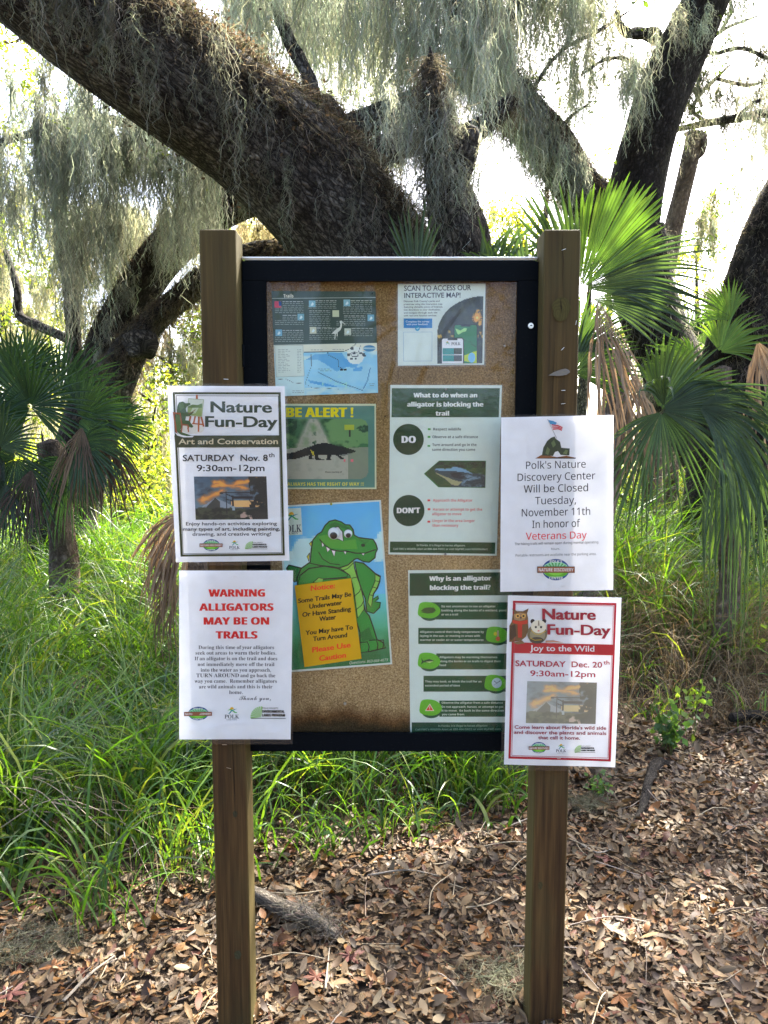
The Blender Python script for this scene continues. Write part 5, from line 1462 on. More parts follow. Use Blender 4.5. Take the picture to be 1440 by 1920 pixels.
log('fallen_branch', [g0 + Vector((0, 0, .04)), g1 + Vector((0, 0, .035)), g2 + Vector((0, 0, .03)), g3 + Vector((0, 0, .02))], [.018, .024, .026, .014], 'pale rotten fallen branch with shaggy grey lichen beside the left post', 'branch', 150, 3)
r_ = [G(1255, 1432), G(1232, 1445), G(1215, 1480), G(1205, 1520), G(1185, 1540)]
log('tree_root', [v + Vector((0, 0, h)) for v, h in zip(r_, (-.01, .035, .03, .015, -.02))], [.022, .024, .02, .016, .009], 'grey curved surface root in the litter right of the right post', 'root', 0, 4)
r_ = [G(1370, 1374), G(1410, 1368), G(1460, 1372)]
log('fallen_branch', [v + Vector((0, 0, .08)) for v in r_], [.024, .026, .024], 'grey fallen branch at the right edge below the dry grass', 'branch', 0, 6)
for pts, rad, lb in ((((350, 1770), (420, 1720), (500, 1675)), .004, 'long thin stick lying behind the left post'), (((120, 1900), (170, 1850), (215, 1815)), .0045, 'pale forked stick at the lower left on the leaves'), (((380, 1800), (408, 1760), (415, 1745)), .003, 'short pale stick left of the left post'),
                     (((610, 1870), (614, 1830), (618, 1790)), .003, 'thin upright-lying stick between the posts near the bottom'), (((690, 1655), (760, 1650), (820, 1665)), .0035, 'thin stick lying below the grass between the posts'), (((1090, 1585), (1120, 1600), (1150, 1592)), .004, 'thin stick in the sunny patch right of the right post')):
    acc = Acc(); v = [G(*q) for q in pts]
    tube(acc, [(k.x, k.y, float(gz(k.x, k.y)) + .03) for k in v], [rad, rad * .85, rad * .5], 7, 0.02, 0.1, int(rad * 1e5), col=(0.3, 0.26, 0.2)); meta(acc.build('stick', M['dry']), lb, 'stick', 'sticks on the litter')

# ================================================================== grass
def blades(acc, root, rng, L, w0, cols, bend=(0.9, 2.2), segs=6, lean0=(0.05, 0.5), wind=None):
    n = len(root)
    az = rng.uniform(0, 2 * np.pi, n)
    if wind is not None: az = np.where(rng.random(n) < 0.4, rng.normal(wind, 0.7, n), az)
    th0 = rng.uniform(*lean0, n); th1 = th0 + rng.uniform(*bend, n)
    t = np.linspace(0, 1, segs + 1)
    th = th0[:, None] + (th1 - th0)[:, None] * t[None] ** 1.4
    ds = L[:, None] / segs
    h = np.concatenate([np.zeros((n, 1)), np.cumsum(np.sin(th[:, :-1]) * ds, 1)], 1)
    z = np.concatenate([np.zeros((n, 1)), np.cumsum(np.cos(th[:, :-1]) * ds, 1)], 1)
    X = np.stack([root[:, 0:1] + h * np.cos(az)[:, None], root[:, 1:2] + h * np.sin(az)[:, None], root[:, 2:3] + z], -1)
    tw = rng.normal(0, 0.6, n)[:, None] + rng.normal(0, 0.8, n)[:, None] * t[None]
    side = np.stack([-np.sin(az), np.cos(az), np.zeros(n)], -1)[:, None, :]
    nrm = np.stack([-np.cos(az)[:, None] * np.cos(th), -np.sin(az)[:, None] * np.cos(th), np.sin(th)], -1)
    S_ = side * np.cos(tw)[..., None] + nrm * np.sin(tw)[..., None]
    wd = (w0[:, None] * (np.interp(t, [0, 0.25, 0.7, 1], [0.45, 1.0, 0.75, 0.04]))[None])[..., None]
    V = np.stack([X - S_ * wd * .5, X + S_ * wd * .5], 2).reshape(-1, 3)
    i = np.arange(n * (segs + 1)).reshape(n, segs + 1)
    q = np.stack([i[:, :-1] * 2, i[:, :-1] * 2 + 1, i[:, 1:] * 2 + 1, i[:, 1:] * 2], -1).reshape(-1, 4)
    cols = np.asarray(cols); c = cols[rng.integers(0, len(cols), n)] * rng.uniform(0.7, 1.3, (n, 1))
    acc.add(V, q, None, np.repeat(c, segs, axis=0))

GC = np.array([1.15, 1.2, 1.0]) * np.array([(0.036, 0.082, 0.013), (0.048, 0.10, 0.016), (0.066, 0.125, 0.02), (0.04, 0.072, 0.02), (0.085, 0.14, 0.026), (0.026, 0.06, 0.013), (0.12, 0.14, 0.034)])
DRYC = np.array([(0.26, 0.2, 0.11), (0.2, 0.15, 0.08), (0.32, 0.25, 0.15), (0.14, 0.1, 0.06)])
rng = np.random.default_rng(31)
acc = Acc()
def tufts(y0, y1, dens, per, Lr, wr, segs, hw, cols=GC, cond=None, bend=(0.8, 2.3), rad=0.07):
    n = int(dens * (y1 - y0) * (hw * (y0 + y1) + 0.8))
    y = rng.uniform(y0, y1, n); x = rng.uniform(-1, 1, n) * (hw * y + 0.4)
    k = y > edge_y(x)
    if cond is not None: k &= cond(x, y)
    x, y = x[k], y[k]
    lush = 0.75 + 0.35 * np.sin(x * 2.3 + 1) * np.sin(y * 1.9) + rng.uniform(-0.15, 0.25, len(x))
    lush *= 1 + 0.45 * np.clip((x - 0.7) * 2, 0, 1) * np.clip((y - 4.5) * 3, 0, 1) * (y < 7)
    edge = np.clip((y - edge_y(x)) / 0.45, 0.5, 1)
    m = np.maximum(3, (per * rng.uniform(0.5, 1.4, len(x))).astype(int))
    i = np.repeat(np.arange(len(x)), m); N = len(i)
    root = np.stack([x[i] + rng.normal(0, rad, N), y[i] + rng.normal(0, rad, N), np.zeros(N)], -1); root[:, 2] = gz(root[:, 0], root[:, 1]) - 0.01
    blades(acc, root, rng, rng.uniform(*Lr, N) * lush[i] * edge[i], rng.uniform(*wr, N), cols, bend, segs)
notdry = lambda x, y: ~((x > 1.0) & (y < 5.0) & (rng.random(len(x)) < 0.75))
tufts(2.3, 3.6, 62, 22, (0.3, 0.85), (0.0045, 0.011), 7, 0.62, cond=notdry)
tufts(3.6, 5.5, 46, 22, (0.4, 1.0), (0.0045, 0.0115), 6, 0.6, cond=notdry)
tufts(2.3, 3.8, 12, 9, (0.35, 0.7), (0.011, 0.019), 7, 0.62, cond=notdry, bend=(1.2, 2.6))
tufts(5.5, 9, 26, 20, (0.45, 1.05), (0.006, 0.014), 5, 0.58)
tufts(9, 16, 9, 14, (0.4, 0.9), (0.012, 0.026), 4, 0.56)
tufts(16, 30, 2.2, 12, (0.5, 1.0), (0.03, 0.06), 3, 0.55)
meta(acc.build('grass', M['grass']), 'tall arching green grass behind the notice board', None, None, 'stuff')
acc = Acc(); rng = np.random.default_rng(33)
tufts(3.85, 5.4, 90, 24, (0.3, 0.85), (0.002, 0.005), 6, 0.62, cols=DRYC * 0.8, cond=lambda x, y: x > 0.85 + 0.2 * np.sin(y * 5), bend=(0.9, 2.6), rad=0.1)
tufts(2.4, 4.6, 14, 12, (0.12, 0.4), (0.002, 0.004), 5, 0.62, cols=DRYC, cond=lambda x, y: (x < 0.8) & (y < edge_y(x) + 0.9), bend=(1.0, 2.8))
meta(acc.build('dry_grass', M['dry']), 'tangled straw coloured dry grass at the foot of the green grass', None, None, 'stuff')

# low leafy weeds
def weed(px, py, hgt, n, sz, cols, label, seed):
    c = G(px, py); rg = np.random.default_rng(seed); e = empty('weed', (c.x, c.y, 0), label, 'weed', 'low weeds')
    st = Acc(); lf = Acc()
    for k in range(n):
        a = rg.uniform(0, 6.28); r = hgt * rg.uniform(0.1, 0.6); tip = np.array([c.x + r * np.cos(a), c.y + r * np.sin(a), float(gz(c.x, c.y)) + hgt * rg.uniform(0.5, 1)])
        b = np.array([c.x, c.y, float(gz(c.x, c.y))]) + np.append(rg.normal(0, 0.02, 2), 0)
        tube(st, [b, (b + tip) / 2 + [0, 0, hgt * .12], tip], [.002, .0016, .001], 5, 0.03, 0.05, k, col=(0.12, 0.14, 0.05), cap=False)
        m = rg.integers(6, 12); f = rg.uniform(0.35, 1, m)[:, None]
        leaves(lf, b + (tip - b) * f + [0, 0, hgt * .06] + rg.normal(0, sz * .5, (m, 3)), rg, sz, cols, 0.6, 0.1)
    st.build('stem', M['leaf'], e); lf.build('leaves', M['leaf'], e)
GW = [(0.05, 0.10, 0.035), (0.06, 0.12, 0.04), (0.08, 0.14, 0.045)]
YW = [(0.12, 0.2, 0.04), (0.16, 0.22, 0.05)]
weed(60, 1600, .16, 16, .03, GW, 'dark clover-like weed low in the grass at the left edge', 1); weed(25, 1650, .12, 9, .028, GW, 'small dark weed below the dry stems at the left edge', 2)
weed(1250, 1410, .22, 12, .05, GW, 'broad leaved green weed at the edge of the litter under the dry grass', 3); weed(1290, 1380, .3, 7, .045, YW, 'bright yellow green sprig standing behind the surface root', 4)
weed(1125, 1490, .1, 8, .03, GW, 'little green weed just right of the right post', 5); weed(1350, 1290, .42, 8, .06, YW, 'sunlit yellow green sprig in the dry grass at the right', 6)
weed(1130, 1440, .1, 8, .035, GW, 'small dark weed below the red bordered poster corner', 8)
acc = Acc(); rg = np.random.default_rng(77)      # bare dead stems tangled at the left edge
for k in range(16):
    a = G(rg.uniform(-30, 60), rg.uniform(1560, 1640)); z0 = rg.uniform(0.1, 0.3); b = G(rg.uniform(120, 330), rg.uniform(1570, 1680))
    p0 = np.array([a.x, a.y, z0]); p1 = np.array([b.x, b.y, rg.uniform(0.02, 0.22)])
    tube(acc, [p0, (p0 + p1) / 2 + rg.normal(0, 0.06, 3) + [0, 0, .05], p1], [.0028, .002, .0012], 5, 0.03, 0.05, k, col=(0.3, 0.25, 0.18), cap=False)
meta(acc.build('dead_stems', M['dry']), 'tangle of bare grey dead stems low in the grass at left', 'dead stems', None, 'stuff')
# ================================================================== trees
def gnd(px, Y): 
    v = P(px, 1000, Y); return Vector((v.x, Y, float(gz(v.x, Y)) - 0.15))
def along(C, n, rng, f0=0.0, f1=1.0):
    i = rng.integers(int(len(C) * f0), max(int(len(C) * f1), 1), n); return C[np.clip(i, 0, len(C) - 1)], i

def limb(parent, pts, rpx, name='limb', ns=18, step=0.07, lump=0.06, seed=0, flare=0, m='bark'):
    """pts: (px, py, Y); rpx: half thickness in the picture at that distance"""
    p = [v if isinstance(v, Vector) else P(*v) for v in pts]
    r = [b * q.y / F for b, q in zip(rpx, p)]
    acc = Acc(); C, rad = tube(acc, p, r, ns, step, lump, seed, flare)
    acc.build(name, M[m], parent)
    return C, rad

def fuzz(acc, C, rad, n, rng, col, L=(0.05, 0.16), f0=0, f1=1, ang=(0, 6.283), w0=0.004, out=0.8):
    """scruffy epiphytes standing off the bark"""
    i = rng.integers(int(len(C) * f0), int(len(C) * f1), n)
    T = np.gradient(C, axis=0); T /= np.linalg.norm(T, axis=1)[:, None]
    up = np.array([0, 0, 1.0]); B = np.cross(T, up); B /= np.linalg.norm(B, axis=1)[:, None] + 1e-9; U = np.cross(B, T)
    a = rng.uniform(*ang, n)
    N = U[i] * np.cos(a)[:, None] + B[i] * np.sin(a)[:, None]
    A = C[i] + N * rad[i][:, None] * rng.uniform(0.93, 1.05, n)[:, None]
    strands(acc, A, rng.uniform(*L, n), rng, col, w0, 6, 0.13, 0.7, dirn=N * out + rng.normal(0, 0.5, (n, 3)))

def hang(acc, px0, px1, py, Y, n, Lpx, rng, r=0.14, dens=1.0, col=MOSSC, w0=0.004, jit=20, ydep=0.7):
    """beards let down from a line of the canopy"""
    for k in range(int(n * 2.5)):
        f = rng.random(); yy = Y + rng.uniform(-ydep, ydep)
        pp = P(px0 + (px1 - px0) * f + rng.normal(0, 6), (py[0] * (1 - f) + py[1] * f if isinstance(py, tuple) else py) + rng.normal(0, jit), yy)
        beards(acc, [pp], [rng.uniform(*Lpx) * yy / F], [r * rng.uniform(0.25, 0.75)], rng, dens, col, w0 * 0.8)

DK = (0.075, 0.06, 0.045)
SUNHOLES = HOLES
# ---------------------------------------------------- big leaning oak
rng = np.random.default_rng(101)
t1 = empty('oak_tree', gnd(850, 6.4), 'huge mossy oak leaning diagonally from upper left to behind the notice board', 'tree')
C1, R1 = limb(t1, [gnd(850, 6.4), (835, 900, 6.35), (775, 640, 6.25), (690, 475, 6.1), (575, 345, 5.9), (450, 235, 5.7), (305, 130, 5.4), (140, 15, 5.2), (-60, -130, 5.0), (-350, -330, 4.8)],
              [150, 125, 118, 114, 110, 104, 103, 104, 100, 90], 'trunk', 40, 0.05, 0.05, 11, 0.25)
La, Ra = limb(t1, [(330, 100, 5.5), (318, 20, 5.5), (300, -120, 5.6), (320, -420, 6.0)], [50, 46, 42, 36], seed=12)
Lb, Rb = limb(t1, [(640, 330, 6.2), (690, 295, 6.3), (760, 272, 6.4), (880, 252, 6.5), (960, 190, 6.6)], [34, 26, 22, 20, 14], seed=13)
Lc, Rc = limb(t1, [(600, 280, 6.3), (660, 245, 6.5), (720, 215, 6.7), (800, 180, 6.9), (900, 120, 7.1), (1000, -60, 7.4)], [30, 26, 22, 20, 15, 10], seed=14)
Ld, Rd = limb(t1, [(600, 260, 6.2), (580, 150, 6.4), (540, 70, 6.6), (500, -60, 6.9), (470, -250, 7.2)], [16, 12, 12, 10, 8], seed=15)
Le, Re = limb(t1, [(560, 330, 6.1), (620, 240, 6.05), (613, 190, 6.0), (606, 184, 6.0)], [40, 28, 12, 3], seed=16)
acc = Acc()
fuzz(acc, C1, R1, 7000, rng, (0.05, 0.042, 0.032), (0.04, 0.17), 0.33, 0.92, (-1.4, 1.75), 0.0042, 0.75)
fuzz(acc, C1, R1, 2600, rng, (0.17, 0.15, 0.115), (0.05, 0.24), 0.36, 0.92, (-1.4, 1.6), 0.0035, 0.7)
fuzz(acc, C1, R1, 1200, rng, (0.13, 0.11, 0.08), (0.04, 0.14), 0.3, 0.7, (-0.7, 0.5), 0.004, 0.8)
i_ = rng.integers(int(len(C1) * .33), int(len(C1) * .9), 26000)       # curled brown resurrection fern
T_ = np.gradient(C1, axis=0); T_ /= np.linalg.norm(T_, axis=1)[:, None]; B_ = np.cross(T_, [0, 0, 1.0]); B_ /= np.linalg.norm(B_, axis=1)[:, None]; U_ = np.cross(B_, T_)
a_ = rng.normal(0.25, 0.75, 26000); N_ = U_[i_] * np.cos(a_)[:, None] + B_[i_] * np.sin(a_)[:, None]
leaves(acc, C1[i_] + N_ * (R1[i_] * rng.uniform(0.98, 1.0, 26000) + rng.exponential(0.03, 26000))[:, None], rng, 0.034, [(0.06, 0.042, 0.028), (0.04, 0.032, 0.022), (0.10, 0.07, 0.045), (0.045, 0.045, 0.025)], 0.5)
for cc, rr2, k in ((Lb, Rb, 700), (Lc, Rc, 900), (La, Ra, 500), (Le, Re, 500)): fuzz(acc, cc, rr2, k, rng, (0.12, 0.1, 0.075), (0.03, 0.12), 0, 1, (0, 6.283), 0.004, 0.8)
o = acc.build('bark_ferns', M['moss'], t1); o['kind'] = 'stuff'
acc = Acc()
pts, _ = along(C1, 60, rng, 0.3, 0.85)
fr = [p + np.array([rng.uniform(-.1, .3), -0.42 - 0.05 * rng.random(), rng.uniform(-.2, .28)]) for p in pts]
beards(acc, fr, rng.uniform(0.2, 0.62, 60), rng.uniform(0.05, 0.1, 60), rng, 0.55, (0.11, 0.105, 0.08), 0.0026)
# curtain hanging above the board, from limbs out of the picture
hang(acc, 420, 720, -60, 7.0, 22, (180, 420), rng, 0.16, 0.9)
hang(acc, 430, 720, -20, 8.5, 18, (150, 330), rng, 0.18, 0.8, (0.24, 0.235, 0.16), 0.005)
hang(acc, 660, 800, (210, 170), 6.8, 14, (90, 200), rng, 0.1, 0.6)
hang(acc, 700, 1000, -70, 7.1, 20, (250, 480), rng, 0.17, 1.0, (0.23, 0.235, 0.185), 0.0042)
hang(acc, 740, 960, 40, 6.8, 13, (160, 330), rng, 0.15, 1.0, (0.23, 0.235, 0.185), 0.0042)
hang(acc, 880, 1130, -60, 7.6, 18, (150, 330), rng, 0.15, 0.8)
hang(acc, 140, 210, (130, 190), 5.9, 6, (90, 210), rng, 0.07, 0.7); hang(acc, 155, 190, 215, 5.8, 3, (80, 150), rng, 0.06, 0.7)
o = acc.build('hanging_moss', M['moss'], t1); o['kind'] = 'stuff'
acc = Acc()
crown(acc, [((-2.4, 5.5, 6.6), (2.4, 2.2, 0.9), 26), ((0.3, 7.4, 7.1), (2.8, 2.2, 0.9), 62), ((-0.8, 9.5, 7.8), (2.6, 1.8, 0.9), 20), ((2.0, 5.2, 6.4), (1.8, 1.6, 0.7), 30)], rng, 0.085, OAKC, 70, 0.26)  # overhead clumps out of view, filled out to shade the ground
leaves(acc, np.array([P(rng.uniform(740, 830), rng.uniform(20, 110), 7.2 + rng.uniform(-.3, .3)) for _ in range(40)]), rng, 0.05, OAKC)
acc.build('crown', M['leaf'], t1)

# ---------------------------------------------------- standing mossy snag
rng = np.random.default_rng(102)
t5 = empty('mossy_snag', gnd(900, 5.7), 'broken grey trunk draped in moss standing behind the board, splintered at its top', 'tree')
C5, R5 = limb(t5, [gnd(915, 5.7), (905, 700, 5.65), (872, 480, 5.6), (848, 400, 5.6), (832, 310, 5.55), (818, 215, 5.5), (812, 150, 5.5), (806, 88, 5.5)], [66, 58, 50, 46, 38, 26, 14, 2], 'trunk', 24, 0.05, 0.09, 21)
limb(t5, [(848, 340, 5.55), (872, 290, 5.5), (884, 250, 5.5), (876, 240, 5.5)], [30, 24, 16, 4], 'stub', 14, 0.04, 0.12, 22)
for a, b, c_ in ((806, 790, 120), (822, 836, 140)): limb(t5, [(a, 210, 5.48), ((a + b) / 2, 160, 5.48), (b, c_, 5.48)], [9, 6, 1], 'splinter', 8, 0.04, 0.1, a)
acc = Acc()
fuzz(acc, C5, R5, 700, rng, (0.10, 0.085, 0.065), (0.04, 0.14), 0.7, 0.97, (0, 6.283), 0.003, 0.4)
fuzz(acc, C5, R5, 1100, rng, (0.19, 0.185, 0.15), (0.05, 0.2), 0.42, 0.78, (0, 6.283), 0.003, 0.4)
pts, _ = along(C5, 26, rng, 0.5, 0.74)
beards(acc, [p + np.array([rng.normal(0, .16), -0.1 - 0.1 * rng.random(), rng.uniform(0, .2)]) for p in pts], rng.uniform(0.25, 0.75, 26), rng.uniform(0.04, 0.08, 26), rng, 0.7, (0.2, 0.2, 0.16), 0.003)
o = acc.build('hanging_moss', M['moss'], t5); o['kind'] = 'stuff'

# ---------------------------------------------------- left oak with two limbs
rng = np.random.default_rng(103)
t2 = empty('oak_tree', gnd(115, 8), 'oak at the left with two thick limbs rising rightward behind the palmetto', 'tree')
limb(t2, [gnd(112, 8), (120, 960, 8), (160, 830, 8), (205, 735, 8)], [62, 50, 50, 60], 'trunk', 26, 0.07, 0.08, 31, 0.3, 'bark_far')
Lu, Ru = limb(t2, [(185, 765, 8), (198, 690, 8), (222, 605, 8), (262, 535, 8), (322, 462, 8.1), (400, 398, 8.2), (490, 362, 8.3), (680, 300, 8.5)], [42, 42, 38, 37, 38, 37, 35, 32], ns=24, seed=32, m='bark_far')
Ll, Rl = limb(t2, [(195, 775, 7.9), (212, 718, 7.8), (246, 655, 7.7), (288, 604, 7.6), (332, 562, 7.55), (380, 525, 7.5), (460, 482, 7.4), (560, 470, 7.3), (700, 500, 7.2)], [40, 38, 32, 24, 23, 24, 20, 19, 16], ns=22, seed=33)
limb(t2, [(255, 640, 7.6), (270, 648, 7.45), (278, 654, 7.38)], [26, 28, 20], 'burl', 16, 0.04, 0.12, 34)
Lm, Rm = limb(t2, [(190, 720, 8.1), (146, 735, 8.0), (138, 620, 8.0), (128, 520, 8.0), (110, 440, 8.0), (125, 300, 8), (160, 190, 8)], [20, 15, 14, 12, 10, 8, 6], seed=35)
Ln, Rn = limb(t2, [(420, 400, 7.6), (385, 315, 7.2), (300, 255, 7.0), (180, 222, 7.0), (60, 250, 7.0), (-120, 300, 7.0)], [16, 11, 9, 8, 7, 5], ns=12, seed=36)
Lo, Ro = limb(t2, [(138, 640, 8), (75, 612, 8.2), (36, 590, 8.3), (32, 540, 8.3), (10, 470, 8.4)], [9, 9, 9, 7, 5], ns=10, seed=37)
acc = Acc()
fuzz(acc, Ll, Rl, 3600, rng, (0.12, 0.1, 0.075), (0.02, 0.07), 0, 1, (-2.6, 2.6), 0.0048, 0.8)
fuzz(acc, Lu, Ru, 1300, rng, DK, (0.04, 0.14), 0, 1, (-1.3, 1.3), 0.005, 0.8)
o = acc.build('bark_ferns', M['moss'], t2); o['kind'] = 'stuff'
acc = Acc()  # darker greys in this list stand in for weaker light on the left moss
pts, _ = along(Ln, 60, rng, 0.15, 0.98)
beards(acc, [p + np.array([rng.normal(0, .1), rng.normal(0, .5), rng.normal(0.05, .18)]) for p in pts], rng.uniform(0.3, 0.95, 60), rng.uniform(0.05, 0.1, 60), rng, 1.0, (0.15, 0.158, 0.13), 0.0042)
hang(acc, 70, 400, (215, 290), 7.0, 34, (80, 240), rng, 0.15, 1.0, (0.135, 0.145, 0.115), 0.0042)
hang(acc, -20, 230, (300, 380), 7.3, 24, (120, 330), rng, 0.10, 0.8, (0.13, 0.138, 0.11), 0.004, 50, 1.0)
hang(acc, 150, 215, (440, 380), 7.6, 7, (100, 200), rng, 0.12, 1.0, (0.11, 0.11, 0.085), 0.0042); hang(acc, 115, 160, 430, 7.7, 8, (160, 300), rng, 0.1, 1.0, (0.1, 0.1, 0.08), 0.0042)
hang(acc, 190, 380, (420, 360), 8.6, 22, (80, 200), rng, 0.15, 0.8, (0.22, 0.215, 0.15), 0.005)
hang(acc, 300, 370, 410, 7.4, 10, (60, 170), rng, 0.08, 0.8, (0.22, 0.22, 0.17), 0.004)
pts, _ = along(Lu, 14, rng, 0.2, 0.9); beards(acc, [p - np.array([0, .3, 0]) for p in pts], rng.uniform(0.15, 0.5, 14), rng.uniform(.05, .1, 14), rng, 0.6, (0.15, 0.15, 0.12), 0.004)
hang(acc, 440, 560, (430, 400), 8.8, 16, (30, 90), rng, 0.12, 0.8, (0.26, 0.22, 0.13), 0.005)
o = acc.build('hanging_moss', M['moss'], t2); o['kind'] = 'stuff'
acc = Acc()
crown(acc, [((-4.4, 8.6, 6.6), (1.6, 1.5, 1.0), 16), ((-3.2, 11, 8.4), (2.2, 1.5, 0.9), 14)], rng, 0.085, OAKC, 70, 0.28)  # overhead leaves out of view, added for their shade
for _ in range(26):
    q = P(rng.uniform(40, 400), rng.uniform(190, 300), 7.1 + rng.uniform(-.5, .5)); leaves(acc, np.array(q)[None] + rng.normal(0, .13, (34, 3)), rng, 0.045, OAKC)
for _ in range(16):
    q = P(rng.uniform(-20, 90), rng.uniform(20, 420), 7.8 + rng.uniform(-.5, .5)); leaves(acc, np.array(q)[None] + rng.normal(0, .16, (40, 3)), rng, 0.05, YELC)
acc.build('crown', M['leaf'], t2)

# ---------------------------------------------------- right oak, forked
rng = np.random.default_rng(104)
t3 = empty('oak_tree', gnd(1420, 8.2), 'dark oak at the right forking into an arching mossy limb and a straight leaning stem', 'tree')
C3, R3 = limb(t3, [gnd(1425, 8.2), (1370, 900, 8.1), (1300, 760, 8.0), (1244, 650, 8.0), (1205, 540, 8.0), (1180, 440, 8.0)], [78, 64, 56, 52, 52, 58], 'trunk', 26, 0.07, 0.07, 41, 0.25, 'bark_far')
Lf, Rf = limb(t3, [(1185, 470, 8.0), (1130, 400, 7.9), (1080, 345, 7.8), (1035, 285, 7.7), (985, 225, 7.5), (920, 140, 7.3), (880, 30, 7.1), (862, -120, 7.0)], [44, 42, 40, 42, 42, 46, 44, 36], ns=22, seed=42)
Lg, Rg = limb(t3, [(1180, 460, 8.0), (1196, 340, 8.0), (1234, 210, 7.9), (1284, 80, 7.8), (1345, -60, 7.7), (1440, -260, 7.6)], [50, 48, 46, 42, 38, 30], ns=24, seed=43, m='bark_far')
limb(t3, [(1232, 70, 7.9), (1205, 62, 7.8), (1180, 64, 7.7), (1160, 45, 7.6), (1158, 20, 7.6)], [14, 10, 8, 7, 4], 'branch', 10, 0.05, 0.1, 44)
limb(t3, [(1225, 120, 7.9), (1240, 160, 7.8), (1215, 120, 7.8)], [6, 5, 3], 'branch', 8, 0.05, 0.1, 45)
for k, pp in enumerate(([(985, 230, 7.5), (1010, 150, 7.4), (1060, 90, 7.4), (1120, 60, 7.4), (1180, 20, 7.4)], [(1060, 90, 7.4), (1075, 40, 7.4), (1060, -30, 7.4)], [(1240, 180, 7.8), (1190, 120, 7.7), (1140, 110, 7.6), (1090, 140, 7.6)], [(1035, 290, 7.7), (1060, 230, 7.6), (1110, 190, 7.6)])):
    limb(t3, pp, [5] + [3.5] * (len(pp) - 2) + [1.5], 'branch', 7, 0.06, 0.1, 400 + k)
acc = Acc()
fuzz(acc, Lf, Rf, 2600, rng, DK, (0.03, 0.11), 0.1, 1, (0, 6.283), 0.005, 0.8)
fuzz(acc, C3, R3, 1500, rng, (0.14, 0.14, 0.115), (0.05, 0.22), 0.3, 1, (0, 6.283), 0.004, 0.5)
o = acc.build('bark_ferns', M['moss'], t3); o['kind'] = 'stuff'
acc = Acc()
hang(acc, 1000, 1160, (-40, 20), 7.6, 14, (70, 230), rng, 0.11, 0.7, (0.22, 0.21, 0.15), 0.0044)
hang(acc, 1060, 1120, (150, 130), 7.7, 5, (100, 200), rng, 0.1, 0.7); hang(acc, 1165, 1210, (110, 130), 7.5, 8, (70, 170), rng, 0.09, 1.0, (0.14, 0.15, 0.12))
hang(acc, 1225, 1290, (40, 10), 7.4, 7, (60, 170), rng, 0.07, 0.7, (0.19, 0.185, 0.14)); hang(acc, 1330, 1440, -20, 7.8, 6, (50, 150), rng, 0.09, 0.7)
pts, _ = along(Lf, 22, rng, 0.3, 0.95); beards(acc, [p - np.array([0, .3, -.1]) for p in pts], rng.uniform(0.3, 1.0, 22), rng.uniform(.06, .12, 22), rng, 0.8, (0.2, 0.205, 0.165), 0.0042)
hang(acc, 990, 1180, (120, 40), 7.5, 9, (60, 220), rng, 0.08, 0.8, (0.15, 0.15, 0.115)); hang(acc, 1048, 1060, 290, 7.4, 3, (120, 200), rng, 0.05, 0.6); hang(acc, 1300, 1340, 40, 7.8, 4, (50, 120), rng, 0.08, 0.8)
o = acc.build('hanging_moss', M['moss'], t3); o['kind'] = 'stuff'
acc = Acc()
crown(acc, [((3.0, 7.7, 7.3), (2.3, 1.9, 0.8), 120), ((5.2, 7.6, 7.6), (1.4, 1.6, 0.8), 40)], rng, 0.11, OAKC, 110, 0.22)  # oversized leaves out of view, set in the sun's path to shade the foreground
crown(acc, [((3.4, 10.2, 9.2), (2.6, 1.8, 1.0), 18), ((5.6, 9, 8.0), (1.6, 1.4, 0.9), 10)], rng, 0.085, OAKC, 70, 0.28)
for a, b, n in ((1040, 40, 5), (1030, 15, 4), (1180, 110, 3), (1290, 30, 4), (1330, 40, 4), (1150, 130, 2), (1015, 25, 4), (1120, 330, 2), (1060, 100, 6), (1120, 70, 6), (1100, 140, 5), (1090, 200, 4), (1010, 160, 4)):
    for _ in range(n): leaves(acc, np.array(P(a + rng.normal(0, 22), b + rng.normal(0, 22), 7.8))[None] + rng.normal(0, .1, (26, 3)), rng, 0.045, OAKC)
acc.build('crown', M['leaf'], t3)

# ---------------------------------------------------- oak stem at the right edge
rng = np.random.default_rng(105)
t4 = empty('oak_tree', gnd(1385, 7), 'thick grey oak trunk at the right edge, leaning out of the picture', 'tree')
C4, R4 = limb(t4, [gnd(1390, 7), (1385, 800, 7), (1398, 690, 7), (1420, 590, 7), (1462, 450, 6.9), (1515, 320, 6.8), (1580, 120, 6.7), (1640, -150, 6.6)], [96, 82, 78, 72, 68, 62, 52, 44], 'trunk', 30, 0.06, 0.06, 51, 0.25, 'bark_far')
acc = Acc(); fuzz(acc, C4, R4, 900, rng, (0.16, 0.14, 0.11), (0.03, 0.12), 0.25, 0.75, (0.3, 2.6), 0.004, 0.5)
hang(acc, 1395, 1440, (200, 190), 7.8, 7, (60, 180), rng, 0.07, 0.7, (0.17, 0.17, 0.135)); hang(acc, 1370, 1440, (350, 330), 8.4, 5, (60, 140), rng, 0.07, 0.6, (0.15, 0.15, 0.12))
o = acc.build('hanging_moss', M['moss'], t4); o['kind'] = 'stuff'
Lq, Rq = limb(t4, [(1520, 215, 7.2), (1440, 212, 8.0), (1380, 222, 8.6), (1330, 230, 9.0), (1280, 240, 9.2), (1252, 245, 9.3)], [9, 8, 7, 7, 5, 3], 'branch', 9, 0.06, 0.1, 52)
